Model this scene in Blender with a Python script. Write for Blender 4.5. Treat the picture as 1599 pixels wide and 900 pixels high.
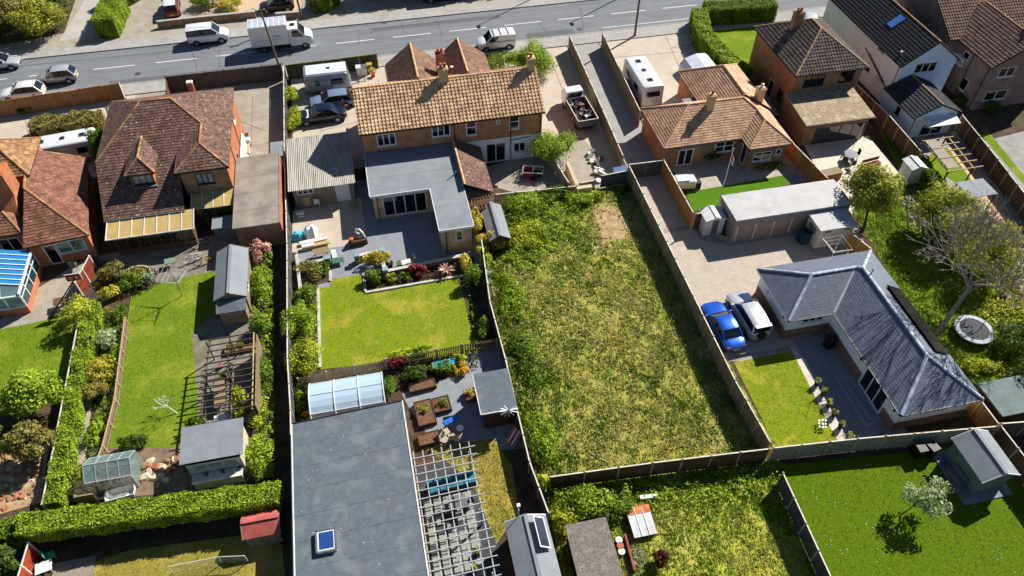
import bpy, math, random
import numpy as np
from mathutils import Vector, Matrix
rng = np.random.default_rng(7)
random.seed(7)
S = bpy.context.scene
for o in list(bpy.data.objects):
    bpy.data.objects.remove(o)
C = S.collection
# ------------------------------------------------------------------ camera
# a drone 44 m up; X runs along the road, Y runs down the gardens to the road, Z is up
FPX, CX, CY, CAMH = 1175.0, 799.5, 450.0, 44.0
_dy = Vector((428 - CX, 840 + CY, -FPX)).normalized()
_p = math.atan2(_dy.y, -_dy.z)
_up = Vector((0, math.cos(_p), math.sin(_p)))
_dx = _dy.cross(_up)
CAMR = Matrix((_dx, _dy, _up))
cam = bpy.data.cameras.new('camera')
cam.sensor_width = 36.0
cam.lens = FPX / 1599 * 36.0
cam.clip_start, cam.clip_end = 0.5, 2000
camo = bpy.data.objects.new('camera', cam)
C.objects.link(camo)
camo.matrix_world = Matrix.Translation((0, 0, CAMH)) @ CAMR.to_4x4()
S.camera = camo
# ------------------------------------------------------------------ light
SUN = Vector((0.80, 0.51, 0.79)).normalized()
elev = math.asin(SUN.z)
w = bpy.data.worlds.new('World')
S.world = w
w.use_nodes = True
nt = w.node_tree
sky = nt.nodes.new('ShaderNodeTexSky')
sky.sky_type = 'NISHITA'
sky.sun_disc = False
sky.sun_elevation = elev
sky.sun_rotation = math.atan2(SUN.x, SUN.y)
sky.air_density = 0.8
sky.dust_density = 0.1
sky.ozone_density = 2.5
nt.links.new(sky.outputs[0], nt.nodes['Background'].inputs[0])
nt.nodes['Background'].inputs[1].default_value = 0.055
sl = bpy.data.lights.new('sun', 'SUN')
sl.energy = 5.0
sl.angle = math.radians(0.5)
sl.color = (1.0, 0.95, 0.88)
so = bpy.data.objects.new('sun', sl)
C.objects.link(so)
so.rotation_euler = SUN.to_track_quat('Z', 'Y').to_euler()
so.location = (60, 60, 60)
S.view_settings.view_transform = 'Standard'
S.view_settings.look = 'None'
S.view_settings.gamma = 1
S.view_settings.use_curve_mapping = False
S.view_settings.exposure = 0.66
S.render.engine = 'CYCLES'
try:
    S.cycles.max_bounces = 6
    S.cycles.transparent_max_bounces = 12
except Exception:
    pass

# ------------------------------------------------------------------ survey helpers
def G(px, py, z=0.0):
    """plan position of something at height z, read off the survey photograph"""
    d = CAMR @ Vector((px - CX, -(py - CY), -FPX))
    t = (z - CAMH) / d.z
    return Vector((d.x * t, d.y * t, z))

def FP(A, B, px, py):
    """(distance along wall A->B, height) of a pixel that lies on that wall"""
    d = CAMR @ Vector((px - CX, -(py - CY), -FPX))
    ex, ey = B[0] - A[0], B[1] - A[1]
    L = math.hypot(ex, ey)
    ex, ey = ex / L, ey / L
    nx, ny = ey, -ex
    t = (A[0] * nx + A[1] * ny) / (d.x * nx + d.y * ny)
    X, Y, Z = d.x * t, d.y * t, CAMH + d.z * t
    return ((X - A[0]) * ex + (Y - A[1]) * ey, Z)

# ------------------------------------------------------------------ materials
MATS = {}
def lin(c):
    return tuple(((x / 255 + 0.055) / 1.055) ** 2.4 if x > 10 else x / 255 / 12.92 for x in c[:3]) + (1,)

def mat(key, c1=None, c2=None, rough=0.8, scale=3.0, bump=0.0, bscale=40.0, rnd=0.0, metal=0.0, spec=0.3,
        c3=None, scale3=0.6, mix3=0.35, trans=0.0, coat=0.0, detail=6.0, lohi=(0.35, 0.65), lohi3=(0.5, 0.68), stretch=None):
    """procedural material: two noise-mixed tones, a third in big patches, per-piece variation, fine relief"""
    if key in MATS:
        return MATS[key]
    m = bpy.data.materials.new(key)
    m.use_nodes = True
    n, l = m.node_tree.nodes, m.node_tree.links
    b = n['Principled BSDF']
    b.inputs['Roughness'].default_value = rough
    b.inputs['Metallic'].default_value = metal
    b.inputs['Specular IOR Level'].default_value = spec
    if coat:
        b.inputs['Coat Weight'].default_value = coat
        b.inputs['Coat Roughness'].default_value = 0.08
    tc = n.new('ShaderNodeTexCoord')
    vec = tc.outputs['Object']
    if stretch:
        mp = n.new('ShaderNodeMapping')
        mp.inputs['Scale'].default_value = stretch
        l.new(vec, mp.inputs[0])
        vec = mp.outputs[0]
    def noise(sc, det=detail):
        t = n.new('ShaderNodeTexNoise')
        t.inputs['Scale'].default_value = sc
        t.inputs['Detail'].default_value = det
        t.inputs['Roughness'].default_value = 0.6
        l.new(vec, t.inputs['Vector'])
        return t.outputs['Fac']
    def ramp(f, lo, hi):
        r = n.new('ShaderNodeMapRange')
        r.inputs['From Min'].default_value = lo
        r.inputs['From Max'].default_value = hi
        l.new(f, r.inputs['Value'])
        return r.outputs[0]
    def mixc(f, a, c):
        x = n.new('ShaderNodeMix')
        x.data_type = 'RGBA'
        if hasattr(f, 'node'):
            l.new(f, x.inputs['Factor'])
        else:
            x.inputs['Factor'].default_value = f
        for s_, v in ((6, a), (7, c)):
            if hasattr(v, 'node'):
                l.new(v, x.inputs[s_])
            else:
                x.inputs[s_].default_value = v
        return x.outputs[2]
    col = lin(c1)
    if c2 is not None:
        col = mixc(ramp(noise(scale), *lohi), lin(c1), lin(c2))
    if c3 is not None:
        f = ramp(noise(scale3, 4), *lohi3)
        mm = n.new('ShaderNodeMath'); mm.operation = 'MULTIPLY'
        l.new(f, mm.inputs[0]); mm.inputs[1].default_value = mix3
        col = mixc(mm.outputs[0], col, lin(c3))
    if rnd:
        a = n.new('ShaderNodeAttribute'); a.attribute_name = 'rnd'
        h = n.new('ShaderNodeHueSaturation')
        r = n.new('ShaderNodeMapRange')
        r.inputs['To Min'].default_value = 1 - rnd; r.inputs['To Max'].default_value = 1 + rnd
        l.new(a.outputs['Fac'], r.inputs['Value'])
        l.new(r.outputs[0], h.inputs['Value'])
        if hasattr(col, 'node'):
            l.new(col, h.inputs['Color'])
        else:
            h.inputs['Color'].default_value = col
        col = h.outputs[0]
    if hasattr(col, 'node'):
        l.new(col, b.inputs['Base Color'])
    else:
        b.inputs['Base Color'].default_value = col
    if bump:
        bp = n.new('ShaderNodeBump')
        bp.inputs['Strength'].default_value = bump
        bp.inputs['Distance'].default_value = 0.03
        l.new(noise(bscale, 5), bp.inputs['Height'])
        l.new(bp.outputs[0], b.inputs['Normal'])
    if trans:
        t = n.new('ShaderNodeBsdfTranslucent')
        if hasattr(col, 'node'):
            l.new(col, t.inputs['Color'])
        else:
            t.inputs['Color'].default_value = col
        ms = n.new('ShaderNodeMixShader')
        ms.inputs[0].default_value = trans
        l.new(b.outputs[0], ms.inputs[1]); l.new(t.outputs[0], ms.inputs[2])
        l.new(ms.outputs[0], n['Material Output'].inputs[0])
    MATS[key] = m
    return m

def brick_mat(key, c1, c2, mortar, scale=1.0, bw=0.225, bh=0.075, flat=False, msize=0.012, rough=0.9, c3=None, bump=0.4):
    if key in MATS:
        return MATS[key]
    m = bpy.data.materials.new(key)
    m.use_nodes = True
    n, l = m.node_tree.nodes, m.node_tree.links
    b = n['Principled BSDF']
    b.inputs['Roughness'].default_value = rough
    b.inputs['Specular IOR Level'].default_value = 0.2
    tc = n.new('ShaderNodeTexCoord')
    if flat:
        vec = tc.outputs['Object']
    else:
        sx = n.new('ShaderNodeSeparateXYZ'); l.new(tc.outputs['Object'], sx.inputs[0])
        ad = n.new('ShaderNodeMath'); l.new(sx.outputs[0], ad.inputs[0]); l.new(sx.outputs[1], ad.inputs[1])
        cx = n.new('ShaderNodeCombineXYZ'); l.new(ad.outputs[0], cx.inputs[0]); l.new(sx.outputs[2], cx.inputs[1])
        vec = cx.outputs[0]
    t = n.new('ShaderNodeTexBrick')
    l.new(vec, t.inputs['Vector'])
    t.inputs['Color1'].default_value = lin(c1); t.inputs['Color2'].default_value = lin(c2)
    t.inputs['Mortar'].default_value = lin(mortar)
    t.inputs['Scale'].default_value = scale
    t.inputs['Brick Width'].default_value = bw; t.inputs['Row Height'].default_value = bh
    t.inputs['Mortar Size'].default_value = msize
    no = n.new('ShaderNodeTexNoise'); no.inputs['Scale'].default_value = 1.3; no.inputs['Detail'].default_value = 6
    l.new(tc.outputs['Object'], no.inputs['Vector'])
    hv = n.new('ShaderNodeHueSaturation')
    mr = n.new('ShaderNodeMapRange'); mr.inputs['From Min'].default_value = .3; mr.inputs['From Max'].default_value = .7
    mr.inputs['To Min'].default_value = .9 if flat else .75; mr.inputs['To Max'].default_value = 1.08 if flat else 1.22
    l.new(no.outputs[0], mr.inputs['Value']); l.new(mr.outputs[0], hv.inputs['Value'])
    l.new(t.outputs[0], hv.inputs['Color'])
    l.new(hv.outputs[0], b.inputs['Base Color'])
    if bump:
        bp = n.new('ShaderNodeBump'); bp.inputs['Strength'].default_value = bump; bp.inputs['Distance'].default_value = .01
        bp.invert = True
        l.new(t.outputs['Fac'], bp.inputs['Height']); l.new(bp.outputs[0], b.inputs['Normal'])
    MATS[key] = m
    return m

def glass_mat(key, c, rough=0.06, alpha=1.0, spec=0.9):
    if key in MATS:
        return MATS[key]
    m = mat(key, c, rough=rough, spec=spec)
    if alpha < 1:
        n, l = m.node_tree.nodes, m.node_tree.links
        tr = n.new('ShaderNodeBsdfTransparent')
        ms = n.new('ShaderNodeMixShader'); ms.inputs[0].default_value = alpha
        l.new(tr.outputs[0], ms.inputs[1]); l.new(n['Principled BSDF'].outputs[0], ms.inputs[2])
        l.new(ms.outputs[0], n['Material Output'].inputs[0])
    return m

# ------------------------------------------------------------------ mesh helpers
class MB:
    def __init__(s):
        s.v, s.f, s.a = [], [], []
        s.cur = 0.5
    def poly(s, pts, a=None):
        i = len(s.v)
        s.v += [tuple(p) for p in pts]
        s.f.append(tuple(range(i, i + len(pts))))
        s.a.append(s.cur if a is None else a)
    def mesh(s, vs, fs):
        i = len(s.v)
        s.v += [tuple(p) for p in vs]
        s.f += [tuple(k + i for k in f) for f in fs]
        s.a += [s.cur] * len(fs)
    def box(s, c, d, rz=0.0, taper=1.0):
        hx, hy, hz = d[0] / 2, d[1] / 2, d[2] / 2
        cs, sn = math.cos(rz), math.sin(rz)
        vs = []
        for z, t in ((-hz, 1), (hz, taper)):
            for x, y in ((-hx, -hy), (hx, -hy), (hx, hy), (-hx, hy)):
                x, y = x * t, y * t
                vs.append((c[0] + x * cs - y * sn, c[1] + x * sn + y * cs, c[2] + z))
        s.mesh(vs, [(3, 2, 1, 0), (4, 5, 6, 7), (0, 1, 5, 4), (1, 2, 6, 5), (2, 3, 7, 6), (3, 0, 4, 7)])
        return s
    def b2(s, x0, y0, z0, x1, y1, z1):
        return s.box(((x0 + x1) / 2, (y0 + y1) / 2, (z0 + z1) / 2), (x1 - x0, y1 - y0, z1 - z0))
    def bar(s, p0, p1, w, h=None):
        h = h or w
        p0, p1 = Vector(p0), Vector(p1)
        d = (p1 - p0).normalized()
        u = d.cross(Vector((0, 0, 1)))
        u = Vector((1, 0, 0)) if u.length < 1e-3 else u.normalized()
        v = u.cross(d)
        vs = []
        for p in (p0, p1):
            for a, b in ((-1, -1), (1, -1), (1, 1), (-1, 1)):
                vs.append(p + u * (a * w / 2) + v * (b * h / 2))
        s.mesh(vs, [(0, 1, 2, 3), (7, 6, 5, 4), (0, 4, 5, 1), (1, 5, 6, 2), (2, 6, 7, 3), (3, 7, 4, 0)])
        return s
    def prism(s, poly, z0, z1):
        n = len(poly)
        vs = [(p[0], p[1], z0) for p in poly] + [(p[0], p[1], z1) for p in poly]
        s.mesh(vs, [tuple(range(n - 1, -1, -1)), tuple(range(n, 2 * n))] +
               [(i, (i + 1) % n, n + (i + 1) % n, n + i) for i in range(n)])
        return s
    def slab(s, pts, t):
        """planar polygon in 3-D with thickness t below it"""
        n = len(pts)
        pts = [Vector(p) for p in pts]
        vs = pts + [p - Vector((0, 0, t)) for p in pts]
        s.mesh(vs, [tuple(range(n)), tuple(range(2 * n - 1, n - 1, -1))] +
               [(i, n + i, n + (i + 1) % n, (i + 1) % n) for i in range(n)])
        return s
    def tube(s, p0, p1, r0, r1=None, n=6):
        r1 = r0 if r1 is None else r1
        p0, p1 = Vector(p0), Vector(p1)
        d = (p1 - p0).normalized()
        u = d.orthogonal().normalized()
        v = d.cross(u)
        vs = []
        for p, r in ((p0, r0), (p1, r1)):
            for k in range(n):
                a = 2 * math.pi * k / n
                vs.append(p + u * (r * math.cos(a)) + v * (r * math.sin(a)))
        s.mesh(vs, [tuple(range(n - 1, -1, -1)), tuple(range(n, 2 * n))] +
               [(i, (i + 1) % n, n + (i + 1) % n, n + i) for i in range(n)])
        return s
    def path(s, pts, r, n=5):
        for a, b in zip(pts, pts[1:]):
            s.tube(a, b, r, r, n)
        return s
    def lathe(s, prof, c=(0, 0, 0), n=14):
        vs = []
        for r, z in prof:
            for k in range(n):
                a = 2 * math.pi * k / n
                vs.append((c[0] + r * math.cos(a), c[1] + r * math.sin(a), c[2] + z))
        fs = []
        for i in range(len(prof) - 1):
            for k in range(n):
                k2 = (k + 1) % n
                fs.append((i * n + k, i * n + k2, (i + 1) * n + k2, (i + 1) * n + k))
        fs.append(tuple(range(n - 1, -1, -1)))
        fs.append(tuple(range((len(prof) - 1) * n, len(prof) * n)))
        s.mesh(vs, fs)
        return s
    def loft(s, rings, caps=True):
        n = len(rings[0])
        vs = [p for r in rings for p in r]
        fs = []
        for i in range(len(rings) - 1):
            for k in range(n):
                k2 = (k + 1) % n
                fs.append((i * n + k, i * n + k2, (i + 1) * n + k2, (i + 1) * n + k))
        if caps:
            fs.append(tuple(range(n - 1, -1, -1)))
            fs.append(tuple(range((len(rings) - 1) * n, len(rings) * n)))
        s.mesh(vs, fs)
        return s

ORG = {}
def new_obj(name, me, parent=None, loc=None):
    o = bpy.data.objects.new(name, me)
    C.objects.link(o)
    if parent is not None:
        o.parent = parent
    if loc is not None:
        o.location = loc
    return o

def tag(o, label=None, cat=None, group=None, kind=None):
    if label: o['label'] = label
    if cat: o['category'] = cat
    if group: o['group'] = group
    if kind: o['kind'] = kind
    return o

def thing(name, label, cat, loc=(0, 0, 0), rz=0.0, group=None):
    o = bpy.data.objects.new(name, None)
    C.objects.link(o)
    o.empty_display_size = 0.3
    o.location = loc
    o.rotation_euler = (0, 0, rz)
    ORG[o] = Vector(loc)
    return tag(o, label, cat, group)

def mk_mesh(name, mb, m, smooth=None, org=None):
    me = bpy.data.meshes.new(name)
    vs = mb.v
    if org is not None:
        vs = [(p[0] - org[0], p[1] - org[1], p[2] - org[2]) for p in vs]
    me.from_pydata(vs, [], mb.f)
    at = me.attributes.new('rnd', 'FLOAT', 'FACE')
    at.data.foreach_set('value', np.array(mb.a, dtype=np.float32))
    if smooth:
        me.polygons.foreach_set('use_smooth', [True] * len(me.polygons))
        try:
            me.set_sharp_from_angle(angle=math.radians(smooth))
        except Exception:
            pass
    me.materials.append(m)
    return me

def part(name, mb, m, parent=None, smooth=None, kind=None, local=False, label=None, bevel=0):
    """one mesh object; world coordinates unless local"""
    org = Vector((0, 0, 0))
    if parent is not None and not local:
        org = ORG[parent]
    o = new_obj(name, mk_mesh(name, mb, m, smooth, org), parent)
    ORG[o] = org
    if kind: o['kind'] = kind
    if label: o['label'] = label
    if bevel:
        md = o.modifiers.new('bevel', 'BEVEL'); md.width = bevel; md.segments = 2; md.limit_method = 'ANGLE'
    return o

def solo(name, mb, m, label, cat, base, group=None, smooth=None, bevel=0):
    """a thing that is one mesh, its origin at its base"""
    o = new_obj(name, mk_mesh(name, mb, m, smooth, base), None, base)
    ORG[o] = Vector(base)
    if bevel:
        md = o.modifiers.new('bevel', 'BEVEL'); md.width = bevel; md.segments = 2; md.limit_method = 'ANGLE'
    return tag(o, label, cat, group)

def struct(name, mb, m, kind='structure', label=None):
    o = part(name, mb, m)
    o['kind'] = kind
    if label: o['label'] = label
    return o

def copy_tree(o, parent=None, loc=None, rz=None, label=None):
    c = o.copy()
    C.objects.link(c)
    ORG[c] = ORG.get(o, Vector((0, 0, 0)))
    c.parent = parent
    if loc is not None: c.location = loc
    if rz is not None: c.rotation_euler = (0, 0, rz)
    if label: c['label'] = label
    for ch in [x for x in o.children]:
        copy_tree(ch, c)
    return c

# ------------------------------------------------------------------ palette
WHITE = mat('white_upvc', (225, 228, 232), (205, 210, 214), rough=.35, scale=2)
WPAINT = mat('white_paint', (222, 222, 218), (196, 196, 190), rough=.6, scale=2.5)
GLASS = glass_mat('window_glass', (14, 18, 22), rough=.04)
BLACKP = mat('black_plastic', (22, 22, 24), (30, 30, 32), rough=.5)
GREYP = mat('grey_plastic', (110, 112, 114), (90, 92, 95), rough=.5)
CHROME = mat('bare_metal', (170, 172, 175), (140, 142, 145), rough=.3, metal=.8)
RUBBER = mat('tyre_rubber', (20, 20, 20), (30, 30, 30), rough=.85, scale=20)
LEAD = mat('lead_flashing', (120, 124, 130), (95, 98, 104), rough=.5, scale=5)
# ================================================================== GROUND
SOIL = mat('garden_soil', (92, 74, 56), (58, 46, 34), scale=1.2, bump=.8, bscale=14, c3=(74, 84, 40), scale3=.35, mix3=.7, rough=.95)
ASPH = mat('asphalt', (122, 125, 128), (108, 111, 115), scale=1.2, bump=.25, bscale=60, c3=(96, 98, 101), scale3=.22, mix3=.45, rough=.9, stretch=(.25, 1, 1))
PAVE = mat('pavement_asphalt', (168, 164, 158), (150, 147, 142), scale=2.2, bump=.25, bscale=60, c3=(132, 128, 122), scale3=.3, mix3=.5, rough=.9)
KERB = mat('kerb_concrete', (176, 172, 164), (150, 147, 140), scale=4, bump=.2)
LINE = mat('road_paint', (226, 224, 216), (176, 174, 168), scale=9, rough=.7, lohi=(.45, .75))
CONC = mat('beige_concrete', (190, 178, 160), (176, 165, 149), scale=.9, bump=.15, bscale=40, c3=(170, 154, 134), scale3=.5, mix3=.3)
CONC2 = mat('grey_concrete', (166, 156, 140), (146, 138, 124), scale=1.1, bump=.2, bscale=40, c3=(132, 122, 108), scale3=.6, mix3=.4)
CONC3 = mat('dirty_concrete', (140, 132, 120), (112, 104, 92), scale=1.5, bump=.3, bscale=30, c3=(86, 78, 66), scale3=.5, mix3=.6)
LANE = mat('lane_tarmac', (156, 154, 150), (144, 142, 139), scale=1.0, bump=.25, bscale=70, c3=(132, 130, 127), scale3=.3, mix3=.4)
SLATEPAT = mat('grey_paving', (138, 143, 148), (124, 129, 135), scale=1.2, bump=.1, bscale=50, c3=(112, 118, 124), scale3=.5, mix3=.4)
BLOCK = brick_mat('block_paving', (186, 174, 158), (174, 162, 148), (160, 150, 138), bw=.2, bh=.1, flat=True, msize=.008, bump=.2)
BLOCKG = brick_mat('grey_block_border', (156, 150, 148), (142, 136, 134), (128, 124, 122), bw=.2, bh=.1, flat=True, msize=.008, bump=.2)
LAWN = mat('mown_lawn', (96, 122, 12), (140, 150, 30), scale=7, lohi=(.3, .7), bump=.8, bscale=40, c3=(176, 162, 62), scale3=.4, mix3=.7, rough=.95, spec=.1)
LAWNG = mat('green_lawn', (78, 112, 16), (120, 140, 32), scale=7, lohi=(.3, .7), bump=.7, bscale=55, c3=(160, 160, 58), scale3=.4, mix3=.5, rough=.95, spec=.1)
LAWND = mat('deep_green_lawn', (66, 96, 5), (98, 122, 14), scale=7, lohi=(.3, .7), bump=.7, bscale=55, c3=(84, 118, 16), scale3=.4, mix3=.4, rough=.95, spec=.1)
LAWNF = mat('artificial_turf', (84, 122, 20), (70, 106, 16), scale=5, bump=.4, bscale=80, rough=.95, spec=.1)
LAWNY = mat('dry_lawn', (164, 146, 70), (106, 114, 36), scale=5, lohi=(.3, .7), bump=.7, bscale=45, c3=(196, 166, 84), scale3=.4, mix3=.6, rough=.95, spec=.1)
FIELD = mat('rough_field', (172, 160, 82), (128, 134, 46), scale=1.2, bump=1.0, bscale=18, c3=(176, 154, 104), scale3=.3, mix3=.5, rough=.95, spec=.1)
GRAVEL = mat('gravel', (168, 156, 140), (112, 102, 92), scale=22, bump=.8, bscale=30, lohi=(.3, .7))
RUBBLE = mat('pale_earth', (186, 160, 116), (136, 110, 76), scale=1.6, bump=1.0, bscale=9, c3=(206, 186, 150), scale3=.8, mix3=.6)
BARK = mat('bark_mulch', (122, 88, 62), (88, 60, 42), scale=8, bump=.8, bscale=30)
PINKP = mat('pink_paving', (206, 168, 134), (190, 152, 120), scale=2, bump=.2)

def sheet(name, pts, z, m, kind='structure', label=None):
    mb = MB()
    P = [((p[0], p[1], z)) for p in pts]
    a = sum(P[i][0] * P[(i + 1) % len(P)][1] - P[(i + 1) % len(P)][0] * P[i][1] for i in range(len(P)))
    mb.poly(P if a > 0 else P[::-1])
    return struct(name, mb, m, kind, label)
def gp(*pts):
    return [G(a, b)[:2] for a, b in pts]

sheet('ground', [(-900, -600), (900, -600), (900, 1500), (-900, 1500)], 0, SOIL)
# --- road
YN, YF, YC = 75.9, 83.3, 79.65
sheet('road', [(-400, YN), (400, YN), (400, YF), (-400, YF)], .012, ASPH)
mb = MB()
for k in range(-9, 14):
    x = -29.1 + 6.45 * k
    mb.poly([(x, YC - .06, .017), (x + 4.3, YC - .06, .017), (x + 4.3, YC + .06, .017), (x, YC + .06, .017)])
    o = struct('lane_marking', mb, LINE); mb = MB()
mb.poly([(27.0, YN + .75, .017), (42, YN + .75, .017), (42, YN + .85, .017), (27.0, YN + .85, .017)])
struct('edge_line', mb, LINE)
mb = MB(); mb.b2(-400, 73.7, -.05, 400, YN - .13, .1); pv = struct('near_pavement', mb, PAVE)
mb = MB(); mb.b2(-400, YF + .13, -.05, 400, 85.3, .1); struct('far_pavement', mb, PAVE)
for nm, y in (('near_kerb', YN - .125), ('far_kerb', YF + .005)):
    me = None
    ks = bpy.data.objects.new(nm, None); C.objects.link(ks); ks['kind'] = 'structure'; ORG[ks] = Vector((0, 0, 0))
    mbk = MB(); mbk.box((0, .06, .04), (.905, .12, .17))
    mek = mk_mesh('kerb_stone', mbk, KERB)
    for i in range(-50, 95):
        o = new_obj('kerb_stone', mek, ks, (i * .915, y, .001 * (i % 3)))
# cracks and repairs in the carriageway
DARKT = mat('tar_repair', (72, 73, 76), (62, 63, 66), scale=6, rough=.7)
mb = MB()
for (a, b) in (((300, 80), (309, 110)), ((343, 77), (343, 106)), ((560, 46), (560, 70)), ((579, 43), (581, 55)), ((682, 33), (692, 58)), ((842, 36), (860, 60)), ((627, 38), (631, 52)), ((905, 12), (914, 58))):
    p, q = G(*a), G(*b)
    pts = [p.lerp(q, t) + Vector((random.uniform(-.1, .1), 0, .018)) for t in np.linspace(0, 1, 7)]
    for u, v in zip(pts, pts[1:]):
        mb.poly([u + Vector((-.025, 0, 0)), u + Vector((.025, 0, 0)), v + Vector((.025, 0, 0)), v + Vector((-.025, 0, 0))])
struct('road_cracks', mb, DARKT, 'stuff')
PATCH = mat('asphalt_patch', (100, 102, 105), (90, 92, 95), scale=5, bump=.2, rough=.9)
for i, (x0, y0, x1, y1) in enumerate(((-27.0, 76.0, -9.0, 76.9), (1.0, 81.4, 16.0, 82.2), (18, 76.1, 23.6, 77.3))):
    sheet('asphalt_patch', [(x0, y0), (x1, y0), (x1, y1), (x0, y1)], .0145, PATCH)
IRON = mat('iron_cover', (84, 82, 80), (66, 64, 62), scale=9, rough=.6)
for px, py in ((455, 82), (905, 46), (215, 116), (640, 70)):
    p = G(px, py); mb = MB(); mb.lathe([(.34, .013), (.34, .019)], (p.x, p.y, 0), 18); struct('manhole_cover', mb, IRON)
for px, py in ((600, 36.5), (300, 68), (830, 61)):
    p = G(px, py); mb = MB(); mb.box((p.x, p.y, .016), (.5, .35, .006)); struct('drain_grate', mb, IRON)
TYRE = mat('worn_wheel_track', (110, 112, 115), (122, 125, 128), scale=.5, stretch=(.1, 2, 1), rough=.85)
for y in (77.0, 78.5, 80.8, 82.3):
    sheet('wheel_track', [(-120, y - .22), (140, y - .22), (140, y + .22), (-120, y + .22)], .0133, TYRE)
# --- far side of the road
sheet('far_forecourt', [(-120, 85.3), (160, 85.3), (160, 125), (-120, 125)], .006, CONC2)
sheet('far_garden_soil', gp((0, 70), (100, 52), (118, 0), (118, -60), (-60, -60), (-60, 78)), .012, SOIL)
sheet('far_gravel_drive', gp((300, 24), (375, 22), (395, 12), (420, 28), (470, 20), (470, -30), (300, -30)), .012, mat('pale_gravel', (206, 178, 150), (184, 156, 128), scale=6, bump=.5, bscale=25))
sheet('far_tarmac_drive', gp((92, 66), (147, 55), (162, 30), (215, -20), (145, -20), (120, 20)), .016, mat('pale_tarmac', (176, 170, 164), (160, 155, 150), scale=1.5, c3=(196, 182, 164), mix3=.4))
JOINT = mat('concrete_joint', (128, 116, 100), (110, 100, 86), scale=5)
def joint(a, b, z=.016, w=.05):
    p, q = G(*a), G(*b)
    mb = MB(); mb.bar((p.x, p.y, z), (q.x, q.y, z), w, .006); struct('concrete_joint', mb, JOINT)
for a, b in (((1036, 48), (1062, 108)), ((1050, 75), (1130, 62)), ((866, 108), (884, 155)), ((848, 180), (880, 172)), ((960, 90), (1100, 78)), ((395, 150), (392, 230)), ((376, 190), (415, 205)), ((500, 205), (560, 190)), ((590, 125), (600, 150)), ((40, 190), (45, 215))):
    joint(a, b)
# --- near side, by plot
sheet('left_drive', [(-60, 60.5), (-24.6, 60.5), (-24.0, 73.7), (-60, 73.7)], .006, CONC)
sheet('brown_house_drive', [(-24.0, 64.6), (-12.5, 64.6), (-12.5, 57.0), (-8.7, 57.0), (-8.7, 73.7), (-24.0, 73.7)], .008, CONC2)
sheet('cottage_drive', [(-8.3, 56.8), (1.6, 56.8), (1.6, 73.7), (-8.3, 73.7)], .008, CONC)
sheet('cottage_side_drive', [(14.4, 49.3), (21.6, 49.3), (21.9, 73.7), (14.4, 73.7)], .008, CONC)
sheet('lane', [(21.9, 49.9), (25.4, 49.9), (25.6, 73.7), (22.0, 73.7)], .010, LANE)
sheet('bungalow_forecourt', [(25.7, 56.5), (47.5, 56.5), (47.5, 73.7), (25.7, 73.7)], .008, CONC)
sheet('hedged_front_lawn', [(38.6, 61.5), (46.6, 65.5), (47.2, 73.4), (38.8, 73.4)], .013, LAWNG)
sheet('shared_drive', gp((985, 270), (1035, 262), (1085, 352), (1150, 375), (1330, 340), (1360, 400), (1240, 560), (1130, 565), (1060, 440)), .006, BLOCK)
sheet('drive_border', gp((1082, 352), (1104, 350), (1112, 368), (1140, 380), (1255, 362), (1330, 350), (1360, 400), (1270, 400), (1246, 366), (1138, 384), (1092, 374)), .011, BLOCKG)
sheet('drive_kerb_band', gp((1036, 358), (1080, 352), (1083, 357), (1038, 364)), .013, BLOCKG)
sheet('car_bay_border', gp((1136, 558), (1236, 540), (1240, 546), (1140, 565)), .013, BLOCKG)
sheet('slate_bungalow_patio', gp((1238, 530), (1320, 510), (1420, 680), (1320, 690)), .010, SLATEPAT)
sheet('patio_edge_path', gp((1240, 545), (1256, 559), (1322, 686), (1308, 690), (1232, 540)), .016, mat('pale_edging', (206, 194, 180), (190, 178, 164), scale=3))
sheet('patio_inlay', gp((1304, 590), (1326, 585), (1378, 655), (1352, 668)), .014, mat('paving_band', (160, 168, 176), (148, 156, 164), scale=3))
sheet('patio_inlay', gp((1308, 592), (1325, 589), (1373, 654), (1354, 662)), .018, SLATEPAT)
sheet('patio_inlay', gp((1317, 594), (1326, 592), (1372, 652), (1358, 657)), .022, mat('paving_band', (0, 0, 0)))
sheet('patio_inlay', gp((1320, 595), (1326, 594), (1369, 651), (1359, 654)), .026, SLATEPAT)
sheet('slate_bungalow_lawn', gp((1146, 566), (1237, 548), (1309, 690), (1212, 700)), .009, LAWN)
sheet('bungalow_patio', gp((1040, 258), (1240, 238), (1290, 280), (1130, 300), (1085, 298)), .007, mat('patio_flags', (178, 168, 154), (160, 150, 138), scale=1.5, c3=(140, 132, 122)))
sheet('artificial_lawn', gp((1070, 301), (1224, 274), (1234, 288), (1128, 310), (1124, 322), (1083, 330)), .012, LAWNF)
sheet('paved_bay', gp((1228, 275), (1244, 271), (1256, 286), (1236, 290)), .014, SLATEPAT)
sheet('brown_house_terrace', gp((1254, 226), (1355, 212), (1405, 272), (1345, 300), (1330, 335), (1300, 285), (1275, 262)), .007, mat('cream_paving', (214, 202, 184), (196, 184, 166), scale=1.5, c3=(178, 166, 150)))
sheet('brown_house_lawn', gp((1330, 330), (1352, 300), (1408, 272), (1365, 190), (1385, 190), (1430, 265), (1480, 300), (1600, 480), (1600, 640), (1500, 590), (1390, 430)), .005, LAWNG)
sheet('white_house_garden', gp((1425, 215), (1495, 205), (1600, 330), (1600, 460), (1480, 300)), .008, mat('grey_slabs', (150, 146, 142), (130, 126, 122), scale=1.2))
sheet('pink_path', gp((1480, 231), (1496, 228), (1560, 296), (1580, 340), (1545, 345), (1530, 300)), .014, PINKP)
sheet('narrow_lawn', gp((1432, 272), (1460, 232), (1480, 231), (1534, 290), (1515, 300), (1475, 275), (1495, 330)), .011, LAWNG)
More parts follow.
